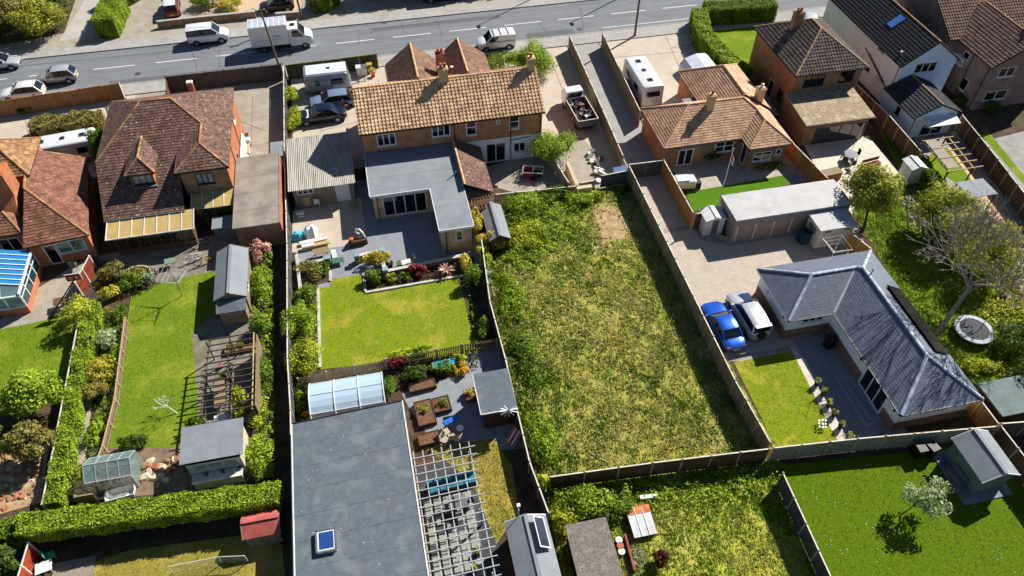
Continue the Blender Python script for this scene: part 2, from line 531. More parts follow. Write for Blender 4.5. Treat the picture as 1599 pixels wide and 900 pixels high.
sheet('far_right_garden', gp((1520, 225), (1600, 205), (1600, 310)), .008, mat('grey_slabs', (0, 0, 0)))
sheet('grass_strip', gp((1530, 210), (1545, 208), (1600, 275), (1600, 290)), .013, LAWNG)
sheet('back_lawn', gp((1208, 728), (1400, 708), (1560, 686), (1700, 860), (1700, 1000), (1300, 1000)), .006, LAWND)
sheet('rough_field', gp((760, 400), (760, 330), (905, 300), (985, 290), (1215, 705), (860, 760), (800, 640)), .005, FIELD)
sheet('bare_earth_patch', gp((925, 325), (960, 322), (985, 350), (975, 372), (945, 380), (925, 400), (935, 360)), .010, RUBBLE)
sheet('lower_garden', gp((850, 765), (1215, 715), (1300, 1000), (900, 1000)), .004, mat('weedy_grass', (134, 148, 32), (176, 170, 64), scale=1.2, bump=1, bscale=16, c3=(190, 164, 110), scale3=.25, mix3=.5, rough=.95))
sheet('cottage_yard', gp((758, 262), (850, 235), (890, 200), (930, 235), (950, 300), (800, 300), (765, 290)), .011, CONC2)
sheet('cottage_patio', [(-8.3, 40.0), (7.0, 40.0), (7.0, 55), (-8.3, 55)], .006, SLATEPAT)
sheet('yard_concrete', gp((457, 330), (563, 310), (573, 378), (535, 385), (456, 395)), .011, CONC)
sheet('cottage_lawn', gp((495, 452), (517, 447), (517, 436), (566, 429), (569, 453), (737, 430), (760, 548), (706, 556), (500, 577)), .012, LAWN)
sheet('border_soil', gp((737, 418), (764, 540), (742, 545), (715, 425)), .014, SOIL)
sheet('planting_bed', gp((466, 410), (515, 402), (517, 440), (497, 445), (497, 575), (448, 590), (446, 470)), .009, SOIL)
sheet('planting_bed', gp((568, 425), (740, 400), (745, 432), (570, 456)), .010, SOIL)
sheet('vegetable_plot_paving', gp((600, 560), (790, 540), (830, 700), (690, 710), (640, 640)), .007, SLATEPAT)
sheet('vegetable_plot_soil', gp((455, 590), (500, 580), (700, 556), (720, 585), (605, 622), (600, 660), (455, 680)), .011, SOIL)
sheet('seating_lawn', gp((662, 700), (770, 685), (800, 730), (810, 800), (775, 850), (740, 760), (700, 722)), .012, LAWNY)
sheet('pergola_slab_base', gp((650, 730), (745, 715), (790, 900), (810, 1000), (690, 1000)), .009, mat('dark_joint', (70, 72, 74), (56, 58, 60), scale=3))
sheet('brown_house_back_yard', gp((150, 400), (310, 372), (440, 345), (440, 400), (400, 385), (335, 420), (300, 450), (170, 430)), .007, CONC3)
sheet('brown_house_garden_lawn', gp((205, 462), (240, 447), (300, 430), (338, 424), (340, 500), (330, 530), (318, 660), (270, 700), (170, 700), (182, 600), (196, 520)), .010, LAWNG)
sheet('garden_path', gp((140, 480), (160, 470), (152, 560), (136, 700), (122, 770), (98, 770), (116, 690), (134, 560)), .013, CONC2)
sheet('shed_patio', gp((300, 520), (330, 495), (400, 500), (402, 660), (312, 660)), .013, CONC3)
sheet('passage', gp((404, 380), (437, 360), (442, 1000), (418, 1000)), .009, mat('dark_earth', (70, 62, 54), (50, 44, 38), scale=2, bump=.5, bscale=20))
sheet('left_house_patio', gp((0, 500), (60, 450), (140, 400), (112, 490), (60, 503), (0, 515)), .009, CONC2)
sheet('left_lawn', gp((-80, 525), (0, 512), (60, 502), (112, 488), (118, 540), (110, 600), (60, 640), (0, 650), (-80, 660)), .007, LAWNG)
sheet('rubble_yard', gp((-60, 700), (40, 690), (78, 690), (64, 785), (0, 803), (-60, 812)), .010, RUBBLE)
sheet('greenhouse_yard', gp((130, 700), (280, 690), (290, 740), (390, 660), (395, 740), (380, 760), (100, 785), (120, 720)), .008, mat('brown_yard', (136, 116, 96), (100, 84, 68), scale=2, bump=.6, bscale=16))
sheet('bottom_lawn', gp((140, 880), (200, 860), (390, 835), (440, 850), (455, 1000), (100, 1000)), .010, LAWNY)
sheet('gravel_corner', gp((85, 880), (150, 868), (145, 905), (130, 1000), (60, 1000)), .013, GRAVEL)
# ================================================================== BUILDING HELPERS
def opening(A, B, tl, br, cols=2, kind='window', **k):
    """an opening in wall A->B from its top-left and bottom-right corners"""
    u0, z1 = FP(A, B, *tl)
    u1, z0 = FP(A, B, *br)
    return dict(u0=min(u0, u1), u1=max(u0, u1), z0=max(z0, .03), z1=z1, cols=cols, kind=kind, **k)
def op(u0, u1, z0, z1, cols=2, kind='window', **k):
    return dict(u0=u0, u1=u1, z0=z0, z1=z1, cols=cols, kind=kind, **k)

def facade(th, A, B, z0, z1, m, ops=(), name='wall', frame=None, glass=None, deep=.09, sill=True):
    """wall with real openings; A->B has the outside on its right"""
    frame = frame or WHITE
    glass = glass or GLASS
    ax, ay = A[0], A[1]
    L = math.hypot(B[0] - ax, B[1] - ay)
    ex, ey = (B[0] - ax) / L, (B[1] - ay) / L
    nx, ny = ey, -ex
    def W(u, z, d=0.0):
        return (ax + ex * u + nx * d, ay + ey * u + ny * d, z)
    ops = [o for o in ops if o['u1'] > .02 and o['u0'] < L - .02]
    for o in ops:
        o['u0'] = max(o['u0'], .05); o['u1'] = min(o['u1'], L - .05); o['z0'] = max(o['z0'], z0 + .02); o['z1'] = min(o['z1'], z1 - .03)
    us = sorted({0, L} | {o['u0'] for o in ops} | {o['u1'] for o in ops})
    zs = sorted({z0, z1} | {o['z0'] for o in ops} | {o['z1'] for o in ops})
    mb = MB()
    for i in range(len(us) - 1):
        for j in range(len(zs) - 1):
            uc, zc = (us[i] + us[i + 1]) / 2, (zs[j] + zs[j + 1]) / 2
            if any(o['u0'] < uc < o['u1'] and o['z0'] < zc < o['z1'] for o in ops):
                continue
            mb.poly([W(us[i], zs[j]), W(us[i + 1], zs[j]), W(us[i + 1], zs[j + 1]), W(us[i], zs[j + 1])])
    for o in ops:
        a, b, c, d = o['u0'], o['u1'], o['z0'], o['z1']
        mb.poly([W(a, c, -deep), W(a, c), W(a, d), W(a, d, -deep)])
        mb.poly([W(b, c), W(b, c, -deep), W(b, d, -deep), W(b, d)])
        mb.poly([W(a, d), W(b, d), W(b, d, -deep), W(a, d, -deep)])
        mb.poly([W(a, c, -deep), W(b, c, -deep), W(b, c), W(a, c)])
    wall = part(name, mb, m, th)
    def bx(mb, u0, u1, v0, v1, d0, d1):
        p = [W(u0, v0, d0), W(u1, v0, d0), W(u1, v0, d1), W(u0, v0, d1), W(u0, v1, d0), W(u1, v1, d0), W(u1, v1, d1), W(u0, v1, d1)]
        mb.mesh(p, [(0, 1, 2, 3), (7, 6, 5, 4), (0, 4, 5, 1), (1, 5, 6, 2), (2, 6, 7, 3), (3, 7, 4, 0)])
    for o in ops:
        a, b, c, d = o['u0'], o['u1'], o['z0'], o['z1']
        fm = o.get('frame', frame); gm = o.get('glass', glass); fw = o.get('fw', .095)
        n = o['cols']
        fr = MB()
        d0, d1 = -deep + .01, -deep + .075
        bx(fr, a, a + fw, c, d, d0, d1); bx(fr, b - fw, b, c, d, d0, d1)
        bx(fr, a + fw, b - fw, c, c + fw, d0, d1); bx(fr, a + fw, b - fw, d - fw, d, d0, d1)
        cell = (b - a - fw) / n
        for k in range(1, n):
            x = a + fw / 2 + cell * k
            bx(fr, x - fw / 2, x + fw / 2, c + fw, d - fw, d0, d1)
        tz = None
        if o.get('tr'):
            tz = c + (d - c) * o['tr']
            for k in (o.get('trc') or range(n)):
                x = a + fw / 2 + cell * k
                bx(fr, x + fw / 2, x + cell - fw / 2, tz - fw / 2, tz + fw / 2, d0, d1)
        if sill and o['kind'] == 'window':
            bx(fr, a - .06, b + .06, c - .05, c, -deep, .06)
        w_ = part(o['kind'], fr, fm, th)
        for k in range(n):
            x = a + fw / 2 + cell * k
            segs = [(c + fw, d - fw)]
            if tz and k in (o.get('trc') or range(n)):
                segs = [(c + fw, tz - fw / 2), (tz + fw / 2, d - fw)]
            for (q0, q1) in segs:
                pn = MB()
                bx(pn, x + fw / 2, x + cell - fw / 2, q0, q1, -deep + .03, -deep + .045)
                if o.get('solid'):
                    part('door_panel', pn, fm, w_)
                else:
                    part('pane', pn, gm, w_)
        if o.get('handle'):
            h = MB(); bx(h, b - fw - .12, b - fw - .04, c + .95, c + 1.05, d1, d1 + .05)
            part('handle', h, CHROME, w_)
    return wall

def clip2(poly, cp):
    """clip 2-D polygon by convex ccw polygon"""
    out = poly
    n = len(cp)
    for i in range(n):
        ax, ay = cp[i]; bx, by = cp[(i + 1) % n]
        dx, dy = bx - ax, by - ay
        inp, out = out, []
        if not inp:
            return []
        sd = [dx * (p[1] - ay) - dy * (p[0] - ax) for p in inp]
        for k in range(len(inp)):
            p, q = inp[k - 1], inp[k]
            a, b = sd[k - 1], sd[k]
            if (a >= 0) != (b >= 0):
                t = a / (a - b)
                out.append((p[0] + t * (q[0] - p[0]), p[1] + t * (q[1] - p[1])))
            if b >= 0:
                out.append(q)
    return out

def tiles(mb, pts, gauge=.3, width=.3, th=.03, roll=0.0, jit=.006, lift=.02):
    """cover a convex roof plane with lapped tiles; pts[0]->pts[1] is the eave, ccw seen from outside"""
    P = [Vector(p) for p in pts]
    nrm = Vector((0, 0, 0))
    for i in range(1, len(P) - 1):
        nrm += (P[i] - P[0]).cross(P[i + 1] - P[0])
    nrm.normalize()
    eu = Vector((0, 0, 1)).cross(nrm).normalized()
    ev = nrm.cross(eu)
    O = P[0]
    cp = [((p - O).dot(eu), (p - O).dot(ev)) for p in P]
    umin, umax = min(c[0] for c in cp), max(c[0] for c in cp)
    vmax = max(c[1] for c in cp)
    vmin = min(c[1] for c in cp)
    nv = int(math.ceil((vmax - vmin) / gauge)); nu = int(math.ceil((umax - umin) / width)) + 1
    def inside(u, v, e=.0):
        for i in range(len(cp)):
            a, b = cp[i], cp[(i + 1) % len(cp)]
            L = math.hypot(b[0] - a[0], b[1] - a[1]) or 1
            if ((b[0] - a[0]) * (v - a[1]) - (b[1] - a[1]) * (u - a[0])) / L < e:
                return False
        return True
    prof = [(0, 0), (1, 0)] if not roll else [(0, 0), (.55, -.3 * roll), (.66, .75 * roll), (.86, 1.0 * roll), (1.0, 0)]
    rad = math.hypot(gauge, width)
    for j in range(nv):
        v0 = vmin + j * gauge; v1 = v0 + gauge
        off = 0 if roll else (width / 2 if j % 2 else 0)
        for i in range(nu):
            u0 = umin + i * width - off
            g = .012 * width / .3
            uc, vc = u0 + width / 2, v0 + gauge / 2
            a = random.random()
            dz = random.uniform(0, jit)
            full = inside(uc, vc, rad * .6)
            if not full and not inside(uc, vc, -rad):
                continue
            for k in range(len(prof) - 1):
                ua, ha = u0 + g / 2 + prof[k][0] * (width - g), prof[k][1]
                ub, hb = u0 + g / 2 + prof[k + 1][0] * (width - g), prof[k + 1][1]
                quad = [(ua, v0), (ub, v0), (ub, v1), (ua, v1)]
                q = quad if full else clip2(quad, cp)
                if len(q) < 3:
                    continue
                def H(u, v):
                    f = (u - ua) / (ub - ua)
                    return lift + dz + th * (1 - (v - v0) / gauge) + ha + (hb - ha) * f
                mb.poly([O + eu * u + ev * v + nrm * H(u, v) for u, v in q], a)
                lo = sorted(u for u, v in q if abs(v - v0) < 1e-5)
                if len(lo) >= 2:
                    x0, x1 = lo[0], lo[-1]
                    y0 = v0
                    mb.poly([O + eu * x0 + ev * y0 + nrm * (H(x0, y0) - th - .01), O + eu * x1 + ev * y0 + nrm * (H(x1, y0) - th - .01),
                             O + eu * x1 + ev * y0 + nrm * H(x1, y0), O + eu * x0 + ev * y0 + nrm * H(x0, y0)], a)

def roof(th, planes, m, ridges=(), rm=None, deck=None, gauge=.3, width=.3, tth=.03, roll=0.0, rw=.1, fascia=None, deckname='roof'):
    """planes: list of ccw polygons (eave edge first). Deck underneath, lapped tiles on it, ridge and hip tiles."""
    dk = MB()
    for p in planes:
        dk.slab(p, .10)
    d = part(deckname, dk, deck or BLACKP, th)
    mb = MB()
    for p in planes:
        tiles(mb, p, gauge, width, tth, roll)
    part('roof_tiles', mb, m, d, kind='stuff')
    if ridges:
        for a, b in ridges:
            a, b = Vector(a), Vector(b)
            n = max(1, int(round((b - a).length / .42)))
            mb = MB()
            for i in range(n):
                p, q = a.lerp(b, i / n), a.lerp(b, (i + .97) / n)
                dd = (q - p).normalized()
                u = dd.cross(Vector((0, 0, 1))).normalized(); v = u.cross(dd)
                mb.cur = random.random()
                rg = []
                for e, (c, r) in enumerate(((p, rw * 1.04), (q, rw * .96))):
                    rg.append([c + u * (r * math.cos(t)) + v * (r * .6 * math.sin(t) + .03) for t in np.linspace(-.25, math.pi + .25, 7)])
                vs = rg[0] + rg[1]
                mb.mesh(vs, [(k, k + 1, 7 + k + 1, 7 + k) for k in range(6)] + [tuple(range(6, -1, -1)), tuple(range(7, 14))])
            part('ridge_tiles', mb, rm or m, d, smooth=50, kind='stuff')
    return d

def gutter(th, pts, m=None, r=.055, name='gutter'):
    mb = MB()
    for a, b in zip(pts, pts[1:]):
        mb.bar(a, b, .11, .09)
    return part(name, mb, m or BLACKP, th)

def downpipe(th, p, z1, m=None):
    mb = MB(); mb.tube((p[0], p[1], .02), (p[0], p[1], z1), .035, .035, 6)
    return part('downpipe', mb, m or BLACKP, th)

def chimney(th, c, d, z0, z1, m, pots=1, potm=None, parent=None, capm=None):
    mb = MB()
    mb.box((c[0], c[1], (z0 + z1) / 2), (d[0], d[1], z1 - z0))
    o = part('chimney', mb, m, parent or th)
    cm = MB()
    cm.box((c[0], c[1], z1 - .06), (d[0] + .1, d[1] + .1, .12))
    cm.box((c[0], c[1], z1 + .04), (d[0] + .02, d[1] + .02, .08), taper=.8)
    if parent is None:
        part('chimney_cap', cm, capm or m, o)
        for k in range(pots):
            x = c[0] + (k - (pots - 1) / 2) * .34
            pm = MB(); pm.lathe([(.13, 0), (.12, .3), (.14, .32), (.14, .38), (.1, .4)], (x, c[1], z1 + .06), 10)
            part('chimney_pot', pm, potm or TERRA, o, smooth=40)
    return o
TERRA = mat('terracotta', (176, 104, 72), (150, 86, 60), scale=6)

def gable_poly(th, pts, m, name='gable_wall'):
    mb = MB(); mb.poly(pts)
    return part(name, mb, m, th)

# ------------------------------------------------------------------ fences
FENCE_ME = {}
WOODT = mat('weathered_fence', (150, 132, 104), (122, 106, 82), scale=2.5, rnd=.16, stretch=(6, 6, .5), bump=.2, bscale=30)
WOODG = mat('golden_fence', (176, 132, 74), (150, 108, 58), scale=2.5, rnd=.14, stretch=(6, 6, .5), bump=.2, bscale=30)
WOODD = mat('dark_fence', (112, 82, 58), (84, 62, 44), scale=2.5, rnd=.16, stretch=(6, 6, .5), bump=.2, bscale=30)
WOODR = mat('orange_fence', (172, 130, 90), (142, 104, 70), scale=2.5, rnd=.12, stretch=(6, 6, .5), bump=.2, bscale=30)
WOODGR = mat('greenish_fence', (84, 92, 66), (62, 70, 50), scale=2.5, rnd=.14, stretch=(6, 6, .5))
WOODGY = mat('grey_fence', (92, 90, 88), (70, 68, 68), scale=2.5, rnd=.14, stretch=(6, 6, .5))
POSTC = mat('concrete_post', (176, 170, 156), (150, 144, 130), scale=5)
POSTW = mat('wood_post', (196, 170, 120), (168, 142, 96), scale=4, stretch=(5, 5, .6))
CAPW = mat('pale_capping', (222, 212, 196), (196, 186, 170), scale=4)

def panel_mesh(key, h, m, style):
    if key in FENCE_ME:
        return FENCE_ME[key]
    mb = MB()
    r = random.Random(hash(key) % 999)
    if style == 'board':
        n = 13
        for i in range(n):
            mb.cur = r.random()
            x = (i + .5) / n
            mb.box((x, .012 * (i % 2), .16 + (h - .2) / 2), (1 / n * 1.04, .02, h - .2 - r.uniform(0, .008)))
        mb.cur = .4
        mb.box((.5, 0, .08), (1, .045, .155))
        mb.box((.5, .035, h * .35), (1, .04, .07)); mb.box((.5, .035, h * .8), (1, .04, .07))
    elif style == 'lap':
        n = max(6, int(h / .15))
        for i in range(n):
            mb.cur = r.random()
            mb.box((.5, .012 * (i % 2), .05 + (i + .5) * (h - .08) / n), (1, .018, (h - .08) / n * 1.12))
        for x in (.02, .5, .98):
            mb.box((x, -.02, h / 2), (.02, .03, h - .05))
    elif style == 'picket':
        n = 14
        for i in range(n):
            mb.cur = r.random()
            mb.box(((i + .5) / n, 0, h / 2 + .02), (.55 / n, .022, h - .06 + r.uniform(-.02, .02)))
        mb.box((.5, .025, h * .3), (1, .03, .07)); mb.box((.5, .025, h * .78), (1, .03, .07))
    elif style == 'solid':
        mb.box((.5, 0, h / 2), (1, .04, h - .02))
    me = mk_mesh('fence_panel', mb, m)
    FENCE_ME[key] = me
    return me

def fence(pts, h, label, m=None, pm=None, style='board', cap=True, capm=None, step=1.88, name='fence', posth=.06, cat='fence', pw=.1, cap_h=.04, group=None):
    m = m or WOODT; pm = pm or POSTC
    pts = [Vector((p[0], p[1], 0)) for p in pts]
    t = thing(name, label, cat, pts[0], group=group)
    pme = MB(); pme.box((0, 0, (h + posth) / 2), (pw, pw, h + posth), 0, 1)
    pme.box((0, 0, h + posth + .02), (pw + .03, pw + .03, .04), 0, .7)
    postme = mk_mesh('fence_post', pme, pm)
    key = (name, style, round(h, 2), m.name)
    pmesh = panel_mesh(key, h, m, style)
    cm = MB(); cm.box((.5, 0, h + cap_h / 2 - .005), (1, .08, cap_h))
    capme = mk_mesh('fence_capping', cm, capm or CAPW)
    for si in range(len(pts) - 1):
        a, b = pts[si], pts[si + 1]
        L = (b - a).length
        n = max(1, int(round(L / step)))
        ang = math.atan2(b.y - a.y, b.x - a.x)
        for i in range(n + (1 if si == len(pts) - 2 else 0)):
            p = a.lerp(b, i / n) - pts[0]
            o = new_obj('post', postme, t, (p.x, p.y, random.uniform(-.02, .01))); o.rotation_euler = (random.uniform(-.008, .008), random.uniform(-.008, .008), ang)
            ORG[o] = pts[0]
            if i < n:
                o = new_obj('panel', pmesh, t, (p.x, p.y, random.uniform(-.015, .015))); o.rotation_euler = (random.uniform(-.01, .01), 0, ang); o.scale = (L / n, 1, 1)
                if cap:
                    c = new_obj('capping', capme, t, (p.x, p.y, random.uniform(-.006, .006))); c.rotation_euler = (0, 0, ang); c.scale = (L / n * .998, 1, 1)
    return t
# ================================================================== HOUSES
T_BUFF = mat('buff_tiles', (216, 182, 142), (184, 146, 110), scale=1.2, rnd=.3, c3=(150, 118, 92), scale3=.5, mix3=.4, rough=.9)
T_BUFF2 = mat('faded_brown_tiles', (150, 118, 96), (124, 96, 80), scale=1.5, rnd=.25, rough=.9)
T_BROWN = mat('mossy_brown_tiles', (116, 86, 74), (90, 67, 58), scale=1.3, rnd=.3, c3=(206, 192, 176), scale3=7.5, mix3=.75, lohi3=(.59, .67), rough=.9)
T_RED = mat('red_brown_tiles', (138, 94, 74), (108, 70, 56), scale=1.3, rnd=.3, c3=(206, 176, 140), scale3=7, mix3=.65, lohi3=(.6, .68), rough=.9)
T_ORANGE = mat('orange_tiles', (208, 170, 138), (180, 142, 112), scale=1.0, rnd=.22, c3=(150, 108, 84), scale3=.7, mix3=.5, rough=.9)
T_DARK = mat('dark_brown_tiles', (104, 92, 86), (82, 72, 68), scale=1.5, rnd=.25, c3=(150, 128, 90), scale3=1.2, mix3=.4, rough=.9)
T_BLACK = mat('charcoal_tiles', (58, 58, 62), (44, 44, 48), scale=2, rnd=.25, rough=.8)
T_HROWN = mat('umber_tiles', (132, 106, 92), (104, 82, 72), scale=1.4, rnd=.28, rough=.9)
T_SLATE = mat('slate', (102, 111, 125), (92, 101, 115), scale=5, rnd=.1, c3=(120, 128, 140), scale3=1.5, mix3=.3, rough=.6, spec=.4)
R_YEL = mat('lichen_ridge', (178, 134, 86), (120, 90, 68), scale=1.6, rnd=.25)
R_BUFF = mat('buff_ridge', (214, 176, 128), (188, 148, 106), scale=3, rnd=.15)
R_SLATE = mat('grey_ridge', (176, 186, 198), (146, 156, 170), scale=3, rnd=.3)
BR_C = brick_mat('brown_brick', (190, 124, 78), (162, 102, 62), (176, 144, 116))
BR_O = brick_mat('orange_brick', (196, 112, 66), (172, 94, 56), (180, 140, 108))
BR_R = brick_mat('red_brick', (166, 88, 62), (140, 72, 52), (150, 120, 100))
BR_Y = brick_mat('buff_brick', (206, 172, 120), (186, 152, 104), (196, 176, 144))
BR_D = brick_mat('dark_brick', (158, 122, 90), (132, 100, 74), (142, 124, 104))
BR_P = brick_mat('purple_brick', (158, 128, 116), (134, 106, 98), (150, 134, 124))
BR_CR = brick_mat('cream_brick', (216, 186, 132), (196, 164, 112), (190, 170, 136))
REND = mat('white_render', (236, 238, 240), (224, 226, 230), scale=1.5, bump=.15, bscale=80, rough=.9)
RENDSKY = mat('skylit_white_render', (218, 236, 252), (206, 226, 246), scale=1.5, bump=.15, bscale=80, rough=.9)  # white render with blue skylight put into its colour
RENDL = mat('pale_render', (246, 244, 248), (236, 234, 238), scale=1.2, bump=.15, bscale=80, rough=.9)
FELT = mat('grey_felt', (132, 138, 142), (118, 124, 129), scale=1.2, bump=.2, bscale=70, c3=(146, 152, 154), scale3=.6, mix3=.5, rough=.75)
FELTD = mat('slate_felt', (98, 108, 115), (84, 94, 102), scale=3.5, bump=.45, bscale=45, c3=(118, 126, 126), scale3=.7, mix3=.7, rough=.85)
FELTB = mat('brownish_felt', (150, 142, 130), (128, 120, 110), scale=1.0, bump=.3, bscale=60, c3=(112, 104, 94), scale3=.6, mix3=.6, rough=.9)
DFRAME = mat('dark_window_frame', (32, 32, 34), (40, 40, 42), rough=.4)
POLYC = mat('yellowed_polycarbonate', (220, 196, 132), (206, 178, 112), scale=1.5, rough=.35, trans=.35)

# ---------------------------------------------------------------- brick cottage in the middle
t = thing('brick_house', 'long brown brick house with buff pantile roof and two gables facing the road', 'house', (6.5, 58.5, 0))
A, B = (-1.55, 55.1), (14.5, 55.1)
up = [opening(A, B, (587, 211), (619.4, 226), 3), opening(A, B, (673, 198), (704, 211.5), 3), opening(A, B, (727, 188), (744.6, 210.5), 1, tr=.5),
      opening(A, B, (775, 180), (780.5, 193.5), 1), opening(A, B, (795, 176.5), (811, 201), 1, tr=.5)]
facade(t, A, B, 2.62, 5.05, BR_C, up)
facade(t, (-1.55, 55.1), (6.3, 55.1), 0, 2.62, BR_C)
facade(t, (6.3, 55.1), (14.5, 55.1), 0, 2.62, REND, [opening((6.3, 55.1), B, (758.5, 226), (790, 253), 2, kind='door', handle=1), opening((6.3, 55.1), B, (802, 224), (820.4, 236), 2)])
facade(t, (14.5, 55.1), (14.5, 62.1), 0, 5.05, BR_C); facade(t, (14.5, 62.1), (-1.55, 62.1), 0, 5.05, BR_C); facade(t, (-1.55, 62.1), A, 0, 5.05, BR_C)
e, yr, zr = 5.1, 58.6, 7.25
for x, s in ((-1.55, -1), (14.5, 1)):
    P = [(x, 55.1, 5.05), (x, 62.1, 5.05), (x, yr, zr - .12)]
    gable_poly(t, P if s > 0 else P[::-1], BR_C)
x0, x1 = -1.75, 14.7
rf = roof(t, [[(x0, 54.8, e - .05), (x1, 54.8, e - .05), (x1, yr, zr), (x0, yr, zr)], [(x1, 62.4, e - .05), (x0, 62.4, e - .05), (x0, yr, zr), (x1, yr, zr)]],
          T_BUFF, [((x0, yr, zr), (x1, yr, zr))], R_BUFF, gauge=.34, width=.32, roll=.045, tth=.045)
gutter(t, [(x0, 54.76, e - .1), (x1, 54.76, e - .1)])
downpipe(t, (6.5, 55.03), 5); downpipe(t, (11.6, 55.03), 5); downpipe(t, (14.3, 55.03), 5)
mb = MB(); mb.tube((11.7, 55.0, 2.3), (13.4, 55.0, 2.45), .03); mb.tube((13.4, 55.0, 2.45), (14.2, 55.0, 2.9), .02)
part('waste_pipe', mb, BLACKP, t)
for xr, xa, xb in ((4.15, 1.6, 6.42), (8.7, 6.46, 11.3)):
    ze = 4.65
    zg = 6.6
    facade(t, (xa + .15, 66.1), (xa + .15, 61.5), 0, ze, BR_C); facade(t, (xb - .15, 61.5), (xb - .15, 66.1), 0, ze, BR_C)
    gable_poly(t, [(xb - .15, 66.1, 0), (xa + .15, 66.1, 0), (xa + .15, 66.1, ze), (xr, 66.1, zg - .1), (xb - .15, 66.1, ze)], BR_C)
    roof(t, [[(xa, 66.3, ze), (xa, 60.0, ze), (xr, 60.0, zg), (xr, 66.3, zg)], [(xb, 60.0, ze), (xb, 66.3, ze), (xr, 66.3, zg), (xr, 60.0, zg)]],
         T_BUFF2, [((xr, 60.2, zg), (xr, 66.3, zg))], R_BUFF, gauge=.34, width=.34, roll=.04, tth=.04)
chimney(t, (6.25, 58.45), (.8, .62), 6.6, 8.35, BR_CR, 2)
chimney(t, (14.2, 58.6), (.62, .62), 5.5, 8.3, BR_CR, 1)
chimney(t, (6.6, 63.3), (.8, .6), 4.4, 7.0, BR_R, 2)
mb = MB(); mb.lathe([(.16, 0), (.16, .12), (.05, .14)], (7.55, 62.6, 5.75), 10); part('roof_vent', mb, WHITE, t)

# flat-roofed extension
t = thing('flat_roof_extension', 'L-shaped brick extension with pale grey flat felt roof and wide glazed doors', 'extension', (2.3, 50, 0))
zf = 2.62
A, B = (-1.45, 49.45), (3.55, 49.45)
facade(t, A, B, 0, zf, BR_Y, [opening(A, B, (596, 309), (668, 329), 4, kind='door', fw=.09)])
facade(t, (3.55, 49.45), (3.6, 44.15), 0, zf, BR_Y)
A, B = (3.6, 44.15), (6.05, 44.15)
facade(t, A, B, 0, zf, BR_Y, [opening(A, B, (711, 361), (723.3, 375), 1)])
facade(t, B, (6.05, 55.0), 0, zf, BR_Y); facade(t, (-1.45, 55.0), (-1.45, 49.45), 0, zf, BR_Y)
mb = MB(); mb.prism([(-1.6, 49.3), (3.42, 49.3), (3.45, 44.0), (6.2, 44.0), (6.15, 55.08), (-1.6, 55.08)], zf, zf + .14)
r_ = part('roof', mb, FELT, t)
for (p, q) in (((-1.62, 49.26), (3.40, 49.26)), ((3.40, 49.28), (3.43, 43.98)), ((3.43, 43.96), (6.24, 43.96)), ((6.24, 43.98), (6.18, 55.0)), ((-1.64, 55.0), (-1.64, 49.28))):
    mb = MB(); mb.bar((p[0], p[1], zf + .06), (q[0], q[1], zf + .06), .06, .22); part('roof_trim', mb, WHITE, r_)
mb = MB(); mb.bar((-1.6, 55.0, zf + .2), (6.1, 55.0, zf + .2), .05, .16); part('flashing', mb, LEAD, r_)
for y in (53.9, 51.6, 49.95):
    mb = MB(); mb.box((2.3, y, zf + .142), (7.6 if y > 50 else 7.4, .05, .008)); part('felt_seam', mb, mat('felt_lap', (120, 126, 131)), r_)
mb = MB(); mb.box((4.8, 46.9, zf + .142), (2.5, .05, .008)); part('felt_seam', mb, MATS['felt_lap'], r_)
downpipe(t, (-1.1, 49.38), zf); downpipe(t, (3.95, 44.08), zf)
mb = MB(); mb.bar((5.0, 50.0, zf + .18), (5.9, 50.7, zf + .3), .08, .08); mb.box((5.9, 50.7, zf + .3), (.16, .16, .22)); part('flue', mb, CHROME, r_)

# tiled lean-to beside it
t = thing('tiled_lean_to', 'small brown tiled lean-to roof between the flat extension and the yard', 'lean-to', (7.3, 51, 0))
mb = MB(); mb.b2(6.25, 48.6, 0, 8.5, 55.0, 1.95); part('wall', mb, BR_D, t)
roof(t, [[(8.75, 48.6, 1.95), (8.75, 55.0, 1.95), (6.3, 55.0, 3.25), (6.3, 48.6, 3.25)]], T_BROWN, [((6.3, 48.6, 3.25), (6.3, 55.0, 3.25))], R_BUFF, gauge=.28, width=.26)
for k in range(9):
    x = 6.45 + k * .26
    mb = MB(); mb.bar((x, 46.9, 1.75), (x, 48.55, 1.95), .10, .04); part('roof_slat', mb, WOODD, t)
for k in range(5):
    mb = MB(); mb.bar((6.35, 47.0 + k * .38, 1.80 + k * .045), (8.7, 47.0 + k * .38, 1.80 + k * .045), .06, .04); part('batten', mb, WOODD, t)
mb = MB(); mb.b2(6.4, 46.95, 0, 8.55, 48.5, 1.68); part('wall', mb, WOODD, t)

# ---------------------------------------------------------------- corrugated garage
t = thing('corrugated_garage', 'timber garage with rusty corrugated sheet roof and white double doors', 'garage', (-5.6, 55, 0))
A, B = (-8.1, 52.4), (-2.95, 52.4)
GARW = mat('stained_boards', (150, 140, 122), (112, 104, 90), scale=2, stretch=(4, 4, .4), c3=(96, 108, 110), mix3=.4)
facade(t, A, B, 0, 2.2, GARW, [op(3.55, 4.75, .03, 1.95, 2, kind='door', solid=1, handle=1), op(.35, 1.75, 1.35, 2.0, 3)], sill=False)
for p, q in ((B, (-2.95, 58.8)), ((-2.95, 58.8), (-8.1, 58.8)), ((-8.1, 58.8), A)):
    facade(t, p, q, 0, 2.2, BR_R if q == A else GARW)
RUST = mat('rusty_corrugated', (178, 174, 162), (144, 140, 132), scale=1.1, rough=.6, stretch=(3, .35, 1), c3=(168, 112, 66), scale3=.9, mix3=.7, lohi3=(.58, .7))
n = 78
